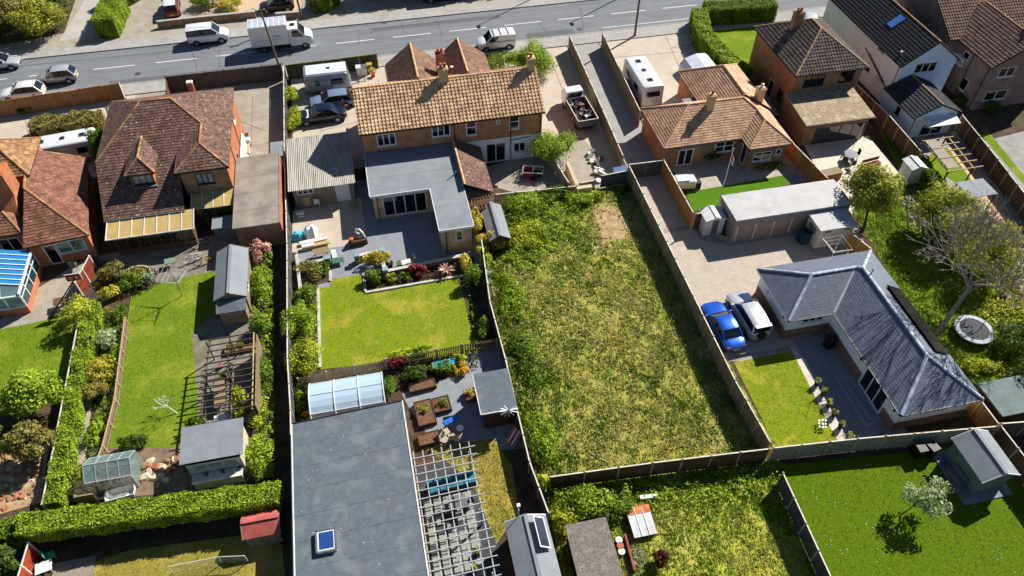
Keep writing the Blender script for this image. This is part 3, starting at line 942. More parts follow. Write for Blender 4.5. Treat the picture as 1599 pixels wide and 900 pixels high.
for s in range(6):
    mb = MB()
    xs = np.linspace(-8.4 + s * .94, -8.4 + (s + 1) * .94 + .04, 27)
    hz = [.03 * math.sin((x + 8.4) * 2 * math.pi / .16) for x in xs]
    for k in range(len(xs) - 1):
        mb.mesh([(xs[k], 51.9, 2.3 + hz[k] + .012 * (s % 2)), (xs[k + 1], 51.9, 2.3 + hz[k + 1] + .012 * (s % 2)), (xs[k + 1], 59.0, 2.62 + hz[k + 1] + .012 * (s % 2)), (xs[k], 59.0, 2.62 + hz[k] + .012 * (s % 2))], [(0, 1, 2, 3)])
    part('roof_sheet', mb, RUST, t, smooth=60)

# ---------------------------------------------------------------- brown house with dormers
t = thing('brown_tiled_house', 'house with mossy dark brown hipped roof, small dormer and orange brick side', 'house', (-17.5, 58, 0))
ez = 4.9
R1, R2 = (-19.6, 60.3, 7.3), (-17.1, 60.3, 7.3)
W1, W2 = (-14.75, 55.05, 6.05), (-14.75, 57.9, 6.05)
planes = [[(-23.0, 51.1, 2.5), (-16.7, 51.1, 2.5), (-16.85, 55.7, 4.9), R2, R1, (-23.4, 55.7, 4.9)], [(-16.9, 55.7, 4.9), W2, R2],
          [(-23.4, 64.8, ez), (-23.4, 55.7, ez), R1],
          [(-12.6, 64.8, ez), (-23.4, 64.8, ez), R1, R2],
          [(-12.6, 57.9, ez), (-12.6, 64.8, ez), R2, W2],
          [(-12.6, 52.9, ez), (-12.6, 57.9, ez), W2, W1],
          [(-16.9, 52.9, ez), (-12.6, 52.9, ez), W1],
          [(-16.9, 55.7, ez), (-16.9, 52.9, ez), W1, W2]]
rb = roof(t, planes, T_BROWN, [(R1, R2), (R2, W2), (W2, W1), (W1, (-12.6, 52.9, ez)), (W1, (-16.9, 52.9, ez)), (R1, (-23.4, 55.7, ez))], R_YEL, gauge=.26, width=.24, tth=.03, rw=.1)
A, B = (-16.6, 53.15), (-12.85, 53.15)
facade(t, A, B, 0, 4.85, BR_D, [opening(A, B, (303, 273), (336.7, 285.5), 3, frame=DFRAME, glass=glass_mat('pale_glass', (120, 138, 146), .1))])
facade(t, B, (-12.85, 64.6), 0, 4.85, BR_O, [op(5.0, 5.8, 1, 2.2, 1), op(8.2, 9, 3.2, 4.2, 1)])
facade(t, (-12.85, 64.6), (-23.1, 64.6), 0, 4.85, BR_O); facade(t, (-23.1, 64.6), (-23.1, 55.6), 0, 4.85, BR_D); facade(t, (-23.1, 55.6), (-22.8, 51.5), 0, 2.4, BR_D)
facade(t, (-22.8, 51.5), (-16.6, 51.5), 0, 2.4, BR_D); facade(t, (-16.6, 55.6), A, 0, 4.85, BR_D)
gutter(t, [(-23.0, 51.02, 2.46), (-16.7, 51.02, 2.46)], GREYP); gutter(t, [(-16.95, 52.85, ez - .05), (-12.55, 52.85, ez - .05)])
downpipe(t, (-12.75, 56.5), 4.8); downpipe(t, (-12.75, 60.5), 4.8)
# small dormer on the front slope
zb, ye = 3.72, 53.35
dm = [(-20.85, ye, 4.92), (-18.45, ye, 4.92)]
apex1, apex2 = (-19.65, ye + 1.15, 5.8), (-19.65, ye + 4.1, 5.8)
fz = lambda y: 7.3 - (60.3 - y) * .5217
dorm = [[dm[0], dm[1], apex1], [(-18.45, ye, 4.92), (-18.45, ye + 2.35, 4.92), apex2, apex1], [(-20.85, ye + 2.35, 4.92), (-20.85, ye, 4.92), apex1, apex2]]
roof(t, dorm, T_BROWN, [(apex1, apex2), (apex1, dm[0]), (apex1, dm[1])], R_YEL, gauge=.26, width=.24, deckname='dormer_roof')
A, B = (-20.5, ye + .1), (-18.75, ye + .1)
facade(t, A, B, 3.55, 4.9, BR_D, [op(.1, 1.65, 3.86, 4.72, 3, frame=DFRAME, glass=MATS['pale_glass'], fw=.06)], name='dormer_wall')
mb = MB(); mb.poly([(-18.75, ye + .1, 3.6), (-18.75, ye + 2.2, 4.8), (-18.75, ye + 2.2, 4.92), (-18.75, ye + .1, 4.92)]); mb.poly([(-20.5, ye + .1, 3.6), (-20.5, ye + .1, 4.92), (-20.5, ye + 2.2, 4.92), (-20.5, ye + 2.2, 4.8)])
part('dormer_cheek', mb, BR_O, t)
mb = MB(); mb.bar((-20.6, ye - .04, 3.7), (-18.65, ye - .04, 3.7), .3, .05); part('dormer_flashing', mb, LEAD, t)
# veranda
v = thing('glazed_veranda', 'lean-to veranda with yellowed plastic roof panels and dark glazing', 'veranda', (-19.3, 50, 0))
nP = 7
for k in range(nP):
    xa, xb = -22.75 + k * 6.8 / nP, -22.75 + (k + 1) * 6.8 / nP
    mb = MB(); mb.slab([(xa + .02, 49.15, 2.12), (xb - .02, 49.15, 2.12), (xb - .05, 51.25, 2.42), (xa - .05, 51.25, 2.42)], .02); part('roof_panel', mb, POLYC, v)
for k in range(nP + 1):
    x = -22.75 + k * 6.8 / nP
    mb = MB(); mb.bar((x, 49.12, 2.15), (x - .05, 51.25, 2.45), .05, .05); part('glazing_bar', mb, WHITE, v)
mb = MB(); mb.bar((-22.8, 49.1, 2.1), (-15.9, 49.1, 2.1), .06, .1); part('roof_trim', mb, WPAINT, v)
gl = glass_mat('tinted_glass', (62, 54, 34), .08, .65)
xs = np.linspace(-22.3, -16.3, 8)
for k in range(7):
    pn = MB(); pn.b2(xs[k] + .05, 49.5, .55, xs[k + 1] - .05, 49.52, 1.98); part('pane', pn, gl, v)
    pn = MB(); pn.b2(xs[k] - .04, 49.46, 0, xs[k] + .04, 49.56, 2.02); part('mullion', pn, WOODD, v)
mb = MB(); mb.b2(-22.3, 49.47, 0, -16.3, 49.55, .55); part('plinth', mb, WOODD, v)
mb = MB(); mb.b2(-16.34, 49.5, 0, -16.26, 51.3, 2.05); part('side_wall', mb, WOODD, v)
mb = MB(); mb.b2(-22.34, 49.5, 0, -22.26, 51.3, 2.05); part('side_wall', mb, WOODD, v)
v = thing('glass_lean_to', 'short plastic roofed lean-to under the upstairs window of the brown house', 'lean-to', (-14.5, 52, 0))
for k in range(4):
    xa, xb = -16.3 + k * .88, -16.3 + (k + 1) * .88
    mb = MB(); mb.slab([(xa + .02, 51.3, 2.2), (xb - .02, 51.3, 2.2), (xb - .02, 53.1, 2.5), (xa + .02, 53.1, 2.5)], .02); part('roof_panel', mb, POLYC, v)
    mb = MB(); mb.bar((xa, 51.3, 2.22), (xa, 53.1, 2.52), .05, .05); part('glazing_bar', mb, WHITE, v)
for k in range(5):
    mb = MB(); mb.b2(-16.3 + k * .86, 51.4, 0, -16.22 + k * .86, 51.5, 2.16); part('post', mb, WOODD, v)
mb = MB(); mb.b2(-16.2, 51.42, .1, -12.9, 51.46, 2.1); part('glazing', mb, gl, v)
# flat-roofed garage
t = thing('flat_roof_garage', 'orange brick garage with brownish felt flat roof beside the brown house', 'garage', (-10.8, 52.5, 0))
for p, q in (((-12.6, 47.95), (-9.0, 47.95)), ((-9.0, 47.95), (-9.0, 57.0)), ((-9.0, 57.0), (-12.6, 57.0)), ((-12.6, 57.0), (-12.6, 47.95))):
    facade(t, p, q, 0, 2.5, BR_O if p[0] == q[0] else BR_D)
mb = MB(); mb.b2(-12.75, 47.8, 2.5, -9.03, 57.15, 2.62); r_ = part('roof', mb, FELTB, t)
mb = MB(); mb.bar((-9.03, 47.8, 2.6), (-9.03, 57.1, 2.6), .06, .12); part('roof_trim', mb, FELTB, r_)
for y in (49.9, 52.0, 54.3):
    mb = MB(); mb.box((-10.9, y, 2.622), (3.6, .04, .006)); part('felt_seam', mb, mat('brown_felt_lap', (120, 113, 103)), r_)
t = thing('side_canopy', 'small grey flat canopy box between the garage and the passage fence', 'canopy', (-10, 58.2, 0))
mb = MB(); mb.b2(-9.9, 57.2, 2.1, -8.75, 59.4, 2.2); part('roof', mb, FELT, t)
for x in (-9.8, -8.85):
    for y in (57.3, 59.3):
        mb = MB(); mb.b2(x - .05, y - .05, 0, x + .05, y + .05, 2.1); part('post', mb, WOODD, t)
t = thing('kitchen_store', 'dark grey flat-lidded store against the brown house back wall', 'store', (-13.8, 49.6, 0))
mb = MB(); mb.b2(-14.7, 49.6, 0, -12.9, 50.9, 1.3); part('body', mb, GREYP, t)
mb = MB(); mb.b2(-14.8, 49.5, 1.3, -12.8, 51.0, 1.42); part('roof', mb, FELT, t)

# ---------------------------------------------------------------- left house with conservatory
t = thing('red_tiled_house', 'orange brick house with red brown hipped tile roof and tall chimney', 'house', (-30, 54, 0))
FR, BR_, FL = Vector((-23.9, 49.5, 2.55)), Vector((-25.6, 59.9, 2.55)), Vector((-28.7, 49.0, 2.55))
Pk = Vector((-28.6, 53.7, 4.75)); Pb = Pk + .52 * (BR_ - FR); Pb.z = 4.75
roof(t, [[FL, FR, Pk], [FR, BR_, Pb, Pk], [BR_, Vector((-31.5, 59.0, 2.55)), Pb]], T_RED, [(Pk, FR), (Pk, Pb), (Pb, BR_)], R_YEL, gauge=.26, width=.24)
A, B = (-28.5, 49.35), (-24.2, 49.8)
facade(t, A, B, 0, 2.5, BR_O, [op(.85, 1.75, .05, 2.1, 1, kind='door'), op(1.8, 3.9, .95, 2.15, 2, glass=glass_mat('green_glass', (60, 110, 110), .1))])
facade(t, B, (-25.9, 59.6), 0, 2.5, BR_O)
facade(t, (-28.5, 53.5), A, 0, 2.9, BR_O)
# upper block
facade(t, (-28.7, 55.6), (-28.9, 60.2), 0, 4.9, BR_O, [op(1.6, 2.7, 3.2, 4.4, 1)])
facade(t, (-45, 55.6), (-28.7, 55.6), 0, 4.9, BR_O)
U = [(-45, 55.3, 4.8), (-28.5, 55.3, 4.8), (-31.2, 57.9, 6.8), (-45, 57.9, 6.8)]
roof(t, [U, [(-28.5, 55.3, 4.8), (-28.6, 60.5, 4.8), (-31.2, 57.9, 6.8)], [(-28.6, 60.5, 4.8), (-45, 60.5, 4.8), (-45, 57.9, 6.8), (-31.2, 57.9, 6.8)]], mat('sandy_tiles', (160, 120, 84), (128, 94, 66), scale=1.2, rnd=.3, c3=(196, 160, 110), scale3=2, mix3=.5, rough=.9),
     [((-31.2, 57.9, 6.8), (-28.5, 55.3, 4.8)), ((-31.2, 57.9, 6.8), (-45, 57.9, 6.8)), ((-31.2, 57.9, 6.8), (-28.6, 60.5, 4.8))], R_YEL, gauge=.26, width=.24)
# chimney breast with sloped shoulder
ch = MB()
ch.mesh([(-30.6, 52.2, 0), (-29.3, 52.2, 0), (-29.3, 54.8, 0), (-30.6, 54.8, 0), (-30.6, 52.2, 3.4), (-29.3, 52.2, 3.4), (-29.3, 54.8, 3.4), (-30.6, 54.8, 3.4),
         (-30.6, 53.2, 4.6), (-29.3, 53.2, 4.6), (-29.3, 54.8, 4.6), (-30.6, 54.8, 4.6), (-30.6, 53.2, 6.6), (-29.3, 53.2, 6.6), (-29.3, 54.8, 6.6), (-30.6, 54.8, 6.6)],
        [(0, 1, 5, 4), (1, 2, 6, 5), (2, 3, 7, 6), (3, 0, 4, 7), (4, 5, 9, 8), (5, 6, 10, 9), (6, 7, 11, 10), (7, 4, 8, 11), (8, 9, 13, 12), (9, 10, 14, 13), (10, 11, 15, 14), (11, 8, 12, 15), (12, 13, 14, 15)])
c_ = part('chimney', ch, BR_O, t)
for k in range(2):
    pm = MB(); pm.lathe([(.15, 0), (.13, .35), (.16, .4), (.16, .46)], (-29.95, 53.7 + .6 * k, 6.6), 10); part('chimney_pot', pm, TERRA, c_)
mb = MB(); mb.b2(-30.65, 53.15, 6.52, -29.25, 54.85, 6.62); part('chimney_cap', mb, BR_O, c_)
# lower roof in front of the chimney
roof(t, [[(-34, 50.4, 2.9), (-28.9, 50.4, 2.9), (-30.3, 52.2, 3.9), (-34, 52.2, 3.9)], [(-28.9, 50.4, 2.9), (-28.9, 52.6, 2.9), (-30.3, 52.2, 3.9)]], T_RED, [((-30.3, 52.2, 3.9), (-28.9, 50.4, 2.9))], R_YEL, gauge=.26, width=.24)
facade(t, (-34, 50.6), (-29.05, 50.6), 0, 2.85, BR_O, [op(2.9, 4.5, 1.0, 2.4, 2)])
facade(t, (-29.05, 50.6), (-29.05, 53), 0, 2.85, BR_O, [op(.5, 1.1, 1.6, 2.5, 1)])
# conservatory
t = thing('conservatory', 'white framed conservatory with blue tinted glass roof on a brick base', 'conservatory', (-30, 46.5, 0))
BLUEG = glass_mat('blue_roof_glass', (50, 140, 205), .06, .6); CLEAR = glass_mat('clear_glass', (150, 190, 195), .05, .38)
xe, xr_, yb, yf, zE, zR = -28.3, -32.2, 49.0, 44.4, 2.15, 3.35
facade(t, (xe, yf), (xe, yb), 0, .7, BR_O); facade(t, (-36, yf), (xe, yf), 0, .7, BR_O)
nb = 7
for k in range(nb):
    ya, yc = yf + .9 + (yb - yf - .9) * k / nb, yf + .9 + (yb - yf - .9) * (k + 1) / nb
    mb = MB(); mb.slab([(xe - .05, ya, zE), (xe - .05, yc, zE), (xr_, yc, zR), (xr_, ya, zR)], .02); part('roof_pane', mb, BLUEG, t)
    mb = MB(); mb.bar((xe, ya, zE + .03), (xr_, ya, zR + .03), .06, .07); part('roof_bar', mb, WHITE, t)
for k in range(3):
    f0, f1 = k / 3, (k + 1) / 3
    a = Vector((xe - .05, yf + .9, zE)).lerp(Vector((xr_, yf + .9, zR)), f0); b = Vector((xe - .05, yf + .9, zE)).lerp(Vector((xr_, yf + .9, zR)), f1)
    c, d = Vector((xe - .05 - (3.9) * f0, yf, zE - .25)), Vector((xe - .05 - 3.9 * f1, yf, zE - .25))
    mb = MB(); mb.poly([d, c, a, b]); part('roof_pane', mb, CLEAR, t)
    mb = MB(); mb.bar(c, a, .06, .06); part('roof_bar', mb, WHITE, t)
mb = MB(); mb.bar((xe, yf, zE - .1), (xe, yb, zE - .05), .14, .16); part('eaves_beam', mb, WHITE, t)
mb = MB(); mb.bar((-36, yf, zE - .25), (xe, yf, zE - .25), .12, .14); part('eaves_beam', mb, WHITE, t)
for k in range(5):
    y = yf + .05 + (yb - yf - .1) * k / 4
    mb = MB(); mb.b2(xe - .05, y - .05, .7, xe + .05, y + .05, zE - .1); part('mullion', mb, WHITE, t)
    if k < 4:
        mb = MB(); mb.b2(xe - .01, y + .05, .75, xe + .01, y + (yb - yf - .1) / 4 - .05, 1.55); part('pane', mb, glass_mat('side_glass', (30, 62, 66), .05), t)
        mb = MB(); mb.b2(xe - .01, y + .05, 1.63, xe + .01, y + (yb - yf - .1) / 4 - .05, zE - .18); part('pane', mb, MATS['side_glass'], t)
        mb = MB(); mb.b2(xe - .04, y + .05, 1.55, xe + .04, y + (yb - yf - .1) / 4 - .05, 1.63); part('transom', mb, WHITE, t)
mb = MB(); mb.b2(-36, yf - .04, .7, xe, yf + .04, .8); part('cill', mb, WHITE, t)
for k in range(4):
    mb = MB(); mb.b2(xe - 1.2 * k - .05, yf - .04, .8, xe - 1.2 * k + .05, yf + .04, zE - .3); part('mullion', mb, WHITE, t)
    mb = MB(); mb.b2(xe - 1.2 * k - 1.15, yf - .01, .82, xe - 1.2 * k - .05, yf + .01, zE - .32); part('pane', mb, CLEAR, t)

# ---------------------------------------------------------------- bungalow with orange tiles
t = thing('orange_tiled_bungalow', 'brick bungalow with orange tiled hipped roof beside the lane', 'house', (30, 53.5, 0))
ez = 2.55
x0, x1, xw = 24.7, 36.4, 32.15
yf, yw, yb = 50.6, 48.9, 57.0
sl_ = .66
zr = ez + 3.2 * sl_
yr = 53.8
xa = x0 + 3.2; xb_ = x1 - 3.2
zw = ez + 2.12 * sl_; xwm = (xw + x1) / 2
yv = yr - (zr - zw) / sl_
xh = x1 - (zw - ez) / sl_
R1, R2 = (xa, yr, zr), (xb_, yr, zr); Wf = (xwm, yw + 2.12, zw); Wb = (xwm, yf + 2.12, zw)
planes = [[(x0, yf, ez), (xw, yf, ez), Wb, R2, R1], [(x0, yb, ez), (x0, yf, ez), R1], [(x1, yb, ez), (x0, yb, ez), R1, R2],
          [(x1, Wb[1], ez), (x1, yb, ez), R2, Wb], [(x1, yw, ez), (x1, Wb[1], ez), Wb, Wf], [(xw, yw, ez), (x1, yw, ez), Wf], [(xw, yf, ez), (xw, yw, ez), Wf, Wb]]
roof(t, planes, T_ORANGE, [(R1, R2), (R2, Wb), (Wb, Wf), (Wf, (xw, yw, ez)), (Wf, (x1, yw, ez)), (R1, (x0, yf, ez)), (R1, (x0, yb, ez))], R_BUFF, gauge=.24, width=.22, tth=.028)
A, B = (x0 + .25, yf + .3), (xw + .25, yf + .3)
facade(t, A, B, 0, ez, BR_D, [opening(A, B, (1060.7, 235), (1079, 256.7), 2, kind='door', handle=1), opening(A, B, (1118.4, 223.3), (1143.3, 235.5), 2, tr=.55)])
facade(t, B, (xw + .25, yw + .3), 0, ez, BR_D, [op(.35, 1.25, .05, 2.1, 1, kind='door')])
A, B = (xw + .25, yw + .3), (x1 - .25, yw + .3)
facade(t, A, B, 0, ez, BR_D, [opening(A, B, (1177.8, 239.3), (1202, 249.5), 2, tr=.6), opening(A, B, (1213, 233.3), (1219, 241), 1)])
facade(t, B, (x1 - .25, yb - .3), 0, ez, BR_O); facade(t, (x1 - .25, yb - .3), (x0 + .25, yb - .3), 0, ez, BR_O)
facade(t, (x0 + .25, yb - .3), (x0 + .25, yf + .3), 0, ez, BR_O)
gutter(t, [(x0, yf - .05, ez - .06), (xw, yf - .05, ez - .06), (xw - .05, yw - .05, ez - .06), (x1, yw - .05, ez - .06)])
ya, yb2 = 54.2, 62.4
xm = 33.6
roof(t, [[(30.4, yb2, ez), (30.4, ya, ez), (xm, ya, 4.65), (xm, 59.3, 4.65)], [(36.8, ya, ez), (36.8, yb2, ez), (xm, 59.3, 4.65), (xm, ya, 4.65)], [(36.8, yb2, ez), (30.4, yb2, ez), (xm, 59.3, 4.65)]], T_ORANGE, [((xm, 59.3, 4.65), (xm, 54.4, 4.65)), ((xm, 59.3, 4.65), (30.4, yb2, ez)), ((xm, 59.3, 4.65), (36.8, yb2, ez))], R_BUFF, gauge=.24, width=.22)
facade(t, (30.7, 62.2), (30.7, 56.8), 0, ez, BR_O, [op(3.2, 4.2, .05, 2.1, 1, kind='door')]); facade(t, (36.5, 56.8), (36.5, 62.2), 0, ez, BR_O)
facade(t, (36.5, 62.2), (30.7, 62.2), 0, ez, BR_O)
mb = MB(); mb.b2(29.2, 56.9, 2.2, 30.7, 58.0, 2.3); part('porch_roof', mb, FELT, t)
chimney(t, (29.75, 53.3), (.6, .6), 4.0, 5.75, BR_CR, 1); chimney(t, (35.3, 54.6), (.7, .6), 3.0, 4.9, BR_CR, 1, CHROME)
mb = MB(); mb.tube((30.4, 55.4, 4.3), (30.4, 55.4, 5.5), .02); mb.tube((30.4, 55.4, 5.5), (31.9, 55.6, 5.45), .015); mb.tube((31.9, 55.6, 5.45), (31.9, 55.6, 4.9), .012); part('aerial', mb, CHROME, t)

# ---------------------------------------------------------------- slate bungalow
t = thing('slate_bungalow', 'L-shaped white rendered bungalow with grey slate hipped roof and dark solar panels', 'house', (32, 29, 0))
ez = 2.5
x0, xm_, x1, ys, ym, yn = 26.6, 30.15, 36.1, 20.85, 29.7, 35.0
hw, hl = (yn - ym) / 2, (x1 - xm_) / 2
k_ = .58
zr = ez + hw * k_; zr2 = ez + hl * k_
yr = ym + hw; xr = xm_ + hl
ra, rb_ = (x0 + hw, yr, zr), (xm_ + hw, yr, zr)      # ridge of the short wing until it meets the long wing
cn = (xr, yn - hl, zr2); fr = (xr, ys + hl, zr2)
planes = [[(x0, yn, ez), (x0, ym, ez), ra], [(x0, ym, ez), (xm_, ym, ez), rb_, ra],
          [(rb_[0], yn, ez), (x0, yn, ez), ra, rb_], [(x1, yn, ez), (rb_[0], yn, ez), rb_, cn],
          [(xm_, ym, ez), (xm_, ys, ez), fr, cn, rb_], [(xm_, ys, ez), (x1, ys, ez), fr], [(x1, ys, ez), (x1, yn, ez), cn, fr]]
roof(t, planes, T_SLATE, [(ra, rb_), (rb_, cn), (cn, fr), (fr, (xm_, ys, ez)), (fr, (x1, ys, ez)), (ra, (x0, ym, ez)), (ra, (x0, yn, ez)), (cn, (x1, yn, ez))], R_SLATE, gauge=.2, width=.25, tth=.008, rw=.13)
mb = MB(); mb.bar(Vector((xm_, ym, ez + .06)), Vector(rb_) + Vector((0, 0, .04)), .16, .02); part('valley_lead', mb, mat('pale_lead', (176, 182, 188), (150, 156, 164), scale=4, rough=.4), t)
ov = .3
C_ = [(x0 + ov, yn - ov), (x0 + ov, ym + ov), (xm_ + ov, ym + ov), (xm_ + ov, ys + ov), (x1 - ov, ys + ov), (x1 - ov, yn - ov)]
BRL = brick_mat('multi_brick', (150, 112, 92), (118, 84, 70), (140, 122, 108))
zb = 1.0
W = lambda A, B, ops=(), opsb=(): (facade(t, A, B, zb, ez - .02, REND, ops), facade(t, A, B, 0, zb, BRL, opsb, name='brick_plinth'))
W(C_[0], C_[1])
W(C_[1], C_[2], [op(2.1 - .95, 2.1 + .75, 1.5, 2.2, 3)])
def split(o):
    return o
facade(t, C_[2], (C_[2][0], 26.4), zb, ez - .02, REND); facade(t, C_[2], (C_[2][0], 26.4), 0, zb, BRL, [], name='brick_plinth')
A, B = (C_[2][0], 26.4), C_[3]
dr = opening(A, B, (1352.4, 573.8), (1373, 645), 3, kind='door', fw=.1, handle=1)
print('doors', dr)
u0, u1 = max(.3, dr['u0']), min(dr['u1'], 4.9)
for (p, q, a, b) in ((A, B, 0, u0), (A, B, u1, None)):
    L = math.hypot(q[0] - p[0], q[1] - p[1])
    b = L if b is None else b
    P0 = (p[0], p[1] - a); P1 = (p[0], p[1] - b)
    facade(t, P0, P1, zb, ez - .02, REND); facade(t, P0, P1, 0, zb, BRL, name='brick_plinth')
P0, P1 = (A[0], A[1] - u0), (A[0], A[1] - u1)
facade(t, P0, P1, 0, ez - .02, REND, [op(.06, u1 - u0 - .06, .05, 2.15, 3, kind='door', fw=.1, handle=1)])
A, B = C_[3], C_[4]
W(A, B, [op(2.0, 3.6, 1.62, 2.18, 3)])
W(C_[4], C_[5]); W(C_[5], C_[0])
mb = MB()
for a, b in zip([(x0, yn), (x0, ym), (xm_, ym), (xm_, ys), (x1, ys), (x1, yn)], [(x0, ym), (xm_, ym), (xm_, ys), (x1, ys), (x1, yn), (x0, yn)]):
    mb.bar((a[0], a[1], ez - .09), (b[0], b[1], ez - .09), .04, .18)
part('fascia', mb, WHITE, t)
mb = MB(); mb.prism([(x0 + .03, yn - .03), (x0 + .03, ym + .03), (xm_ + .03, ym + .03), (xm_ + .03, ys + .03), (x1 - .03, ys + .03), (x1 - .03, yn - .03)], ez - .14, ez - .12); part('soffit', mb, WHITE, t)
gutter(t, [(x0 - .05, ym - .05, ez - .03), (xm_ - .06, ym - .05, ez - .03), (xm_ - .06, ys - .05, ez - .03), (x1, ys - .05, ez - .03)])
for p in ((x0 + ov - .03, 33.2), (x0 + ov - .03, 30.6), (xm_ + ov - .03, 25.9), (xm_ + ov - .03, 21.6)):
    mb = MB(); mb.b2(p[0] - .08, p[1] - .05, 1.75, p[0] + .0, p[1] + .05, 1.95); part('wall_light', mb, DFRAME, t)
# solar panels on the right slope
PV = mat('solar_cells', (14, 15, 18), (20, 22, 26), rough=.25, spec=.6)
sz = lambda x: ez + (x1 - x) * k_ + .26
for k in range(6):
    y0 = 24.4 + k * 1.02
    mb = MB(); mb.slab([(35.75, y0, sz(35.75)), (35.75, y0 + 1.0, sz(35.75)), (34.35, y0 + 1.0, sz(34.35)), (34.35, y0, sz(34.35))], .12); part('solar_panel', mb, PV, t)
mb = MB(); mb.tube((xr + .3, 31.4, 4.0), (xr + .3, 31.4, 4.75), .05); part('vent_pipe', mb, GREYP, t)

# ---------------------------------------------------------------- brown brick house, hipped dark roof
t = thing('square_brick_house', 'two-storey brown brick house with dark hipped roof and bare gravel-roofed extension', 'house', (43, 60, 0))
x0, x1, y0, y1, ez = 39.2, 46.75, 55.6, 65.0, 5.0
hw = (x1 - x0) / 2; zr = ez + hw * .64; xm = (x0 + x1) / 2
ra, rb_ = (xm, y0 + hw, zr), (xm, y1 - hw, zr)
roof(t, [[(x0, y0, ez), (x1, y0, ez), ra], [(x1, y0, ez), (x1, y1, ez), rb_, ra], [(x1, y1, ez), (x0, y1, ez), rb_], [(x0, y1, ez), (x0, y0, ez), ra, rb_]], T_DARK,
     [(ra, rb_), (ra, (x0, y0, ez)), (ra, (x1, y0, ez)), (rb_, (x0, y1, ez)), (rb_, (x1, y1, ez))], mat('lichen_dark_ridge', (176, 148, 104), (126, 108, 88), scale=4, rnd=.2), gauge=.34, width=.3, roll=.03, tth=.045)
o = .3
A, B = (x0 + o, y0 + o), (x1 - o, y0 + o)
facade(t, A, B, 0, ez, BR_D, [opening(A, B, (1258.3, 119), (1284.6, 133), 3, frame=DFRAME), opening(A, B, (1314.6, 110), (1330.4, 126.6), 2, frame=DFRAME)])
facade(t, B, (x1 - o, y1 - o), 0, ez, BR_D); facade(t, (x1 - o, y1 - o), (x0 + o, y1 - o), 0, ez, BR_D)
facade(t, (x0 + o, y1 - o), A, 0, ez, brick_mat('rust_brick', (164, 110, 70), (138, 90, 58), (140, 116, 94)), [op(4.6, 5.6, .05, 2.1, 1, kind='door'), op(6.6, 7.6, 1, 2.2, 1, frame=DFRAME)])
gutter(t, [(x0 - .05, y1, ez - .05), (x0 - .05, y0 - .05, ez - .05), (x1, y0 - .05, ez - .05)])
chimney(t, (41.6, 61.6), (.9, .6), 5.8, 8.1, BR_D, 2)
ex = thing('gravel_roof_extension', 'single-storey brick extension with stony low-pitched roof and dark folding doors', 'extension', (42.3, 53, 0))
A, B = (39.0, 51.4), (45.5, 51.4)
facade(ex, A, B, 0, 2.55, BR_D, [opening(A, B, (1275, 201), (1343.7, 216), 4, kind='door', frame=DFRAME, glass=glass_mat('grey_glass', (60, 62, 62), .08), fw=.06)])
facade(ex, B, (45.5, 55.9), 0, 2.55, BR_D); facade(ex, (39.0, 55.9), A, 0, 2.55, BR_D)
mb = MB(); mb.slab([(38.75, 51.05, 2.62), (45.75, 51.05, 2.62), (45.75, 55.88, 3.05), (38.75, 55.88, 3.05)], .12)
part('roof', mb, mat('stony_felt', (166, 150, 122), (120, 106, 86), scale=6, bump=.8, bscale=18, c3=(196, 178, 140), scale3=1.6, mix3=.7), ex)
gutter(ex, [(38.7, 51.0, 2.55), (45.8, 51.0, 2.55)])

# ---------------------------------------------------------------- white rendered house
t = thing('white_rendered_house', 'white rendered house with charcoal tiled gable roof and roof window', 'house', (53.3, 60, 0))
xl, xrr, yg, yk, ez = 50.4, 56.2, 55.5, 70, 4.85
xm = (xl + xrr) / 2; zr = 7.0
A = (xl, yk)
B = (xl, yg)
ops = [opening(A, B, (1372, 70), (1380, 86), 1), opening(A, B, (1368, 115), (1377, 131), 1, tr=.55), opening(A, B, (1349, 97), (1356, 117), 1, kind='door')]
facade(t, A, B, 0, ez, RENDL, ops)
A, B = (xl, yg), (xrr, yg)
facade(t, A, B, 0, ez, RENDSKY, [opening(A, B, (1432, 100), (1459, 111.5), 3)])
gable_poly(t, [(xl, yg, ez), (xrr, yg, ez), (xm, yg, zr - .1)], RENDSKY)
facade(t, (xrr, yg), (xrr, yk), 0, ez, REND, [op(.6, 1.9, 2.6, 4.4, 1), op(.6, 1.9, .3, 2.2, 1)])
facade(t, (xrr, yk), (xl, yk), 0, ez, REND)
rf = roof(t, [[(xl - .25, yk, ez - .1), (xl - .25, yg - .2, ez - .1), (xm, yg - .2, zr), (xm, yk, zr)], [(xrr + .25, yg - .2, ez - .1), (xrr + .25, yk, ez - .1), (xm, yk, zr), (xm, yg - .2, zr)]], T_BLACK,
     [((xm, yg - .2, zr), (xm, yk, zr))], R_YEL, gauge=.34, width=.3, roll=.03, tth=.045)
fz_ = lambda x: ez - .1 + (x - xl + .25) * (zr - ez + .1) / (xm - xl + .25)
mb = MB(); mb.slab([(51.5, 61.4, fz_(51.5) + .13), (51.5, 60.3, fz_(51.5) + .13), (52.9, 60.3, fz_(52.9) + .13), (52.9, 61.4, fz_(52.9) + .13)], .08); w_ = part('roof_window', mb, DFRAME, rf)
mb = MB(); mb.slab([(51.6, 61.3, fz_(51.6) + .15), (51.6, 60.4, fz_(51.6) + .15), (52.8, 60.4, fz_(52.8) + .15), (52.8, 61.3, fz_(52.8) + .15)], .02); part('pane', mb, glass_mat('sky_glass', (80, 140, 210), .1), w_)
gutter(t, [(xl - .3, yk, ez - .15), (xl - .3, yg - .2, ez - .15)]); downpipe(t, (xl - .05, yg + .3), ez)
mb = MB(); mb.bar((xl - .04, 61.5, 3.3), (xl - .04, 56.2, 1.6), .07, .07); mb.bar((xl - .04, 60.6, 3.2), (xl - .04, 57.0, 2.0), .05, .05); part('waste_pipe', mb, BLACKP, t)
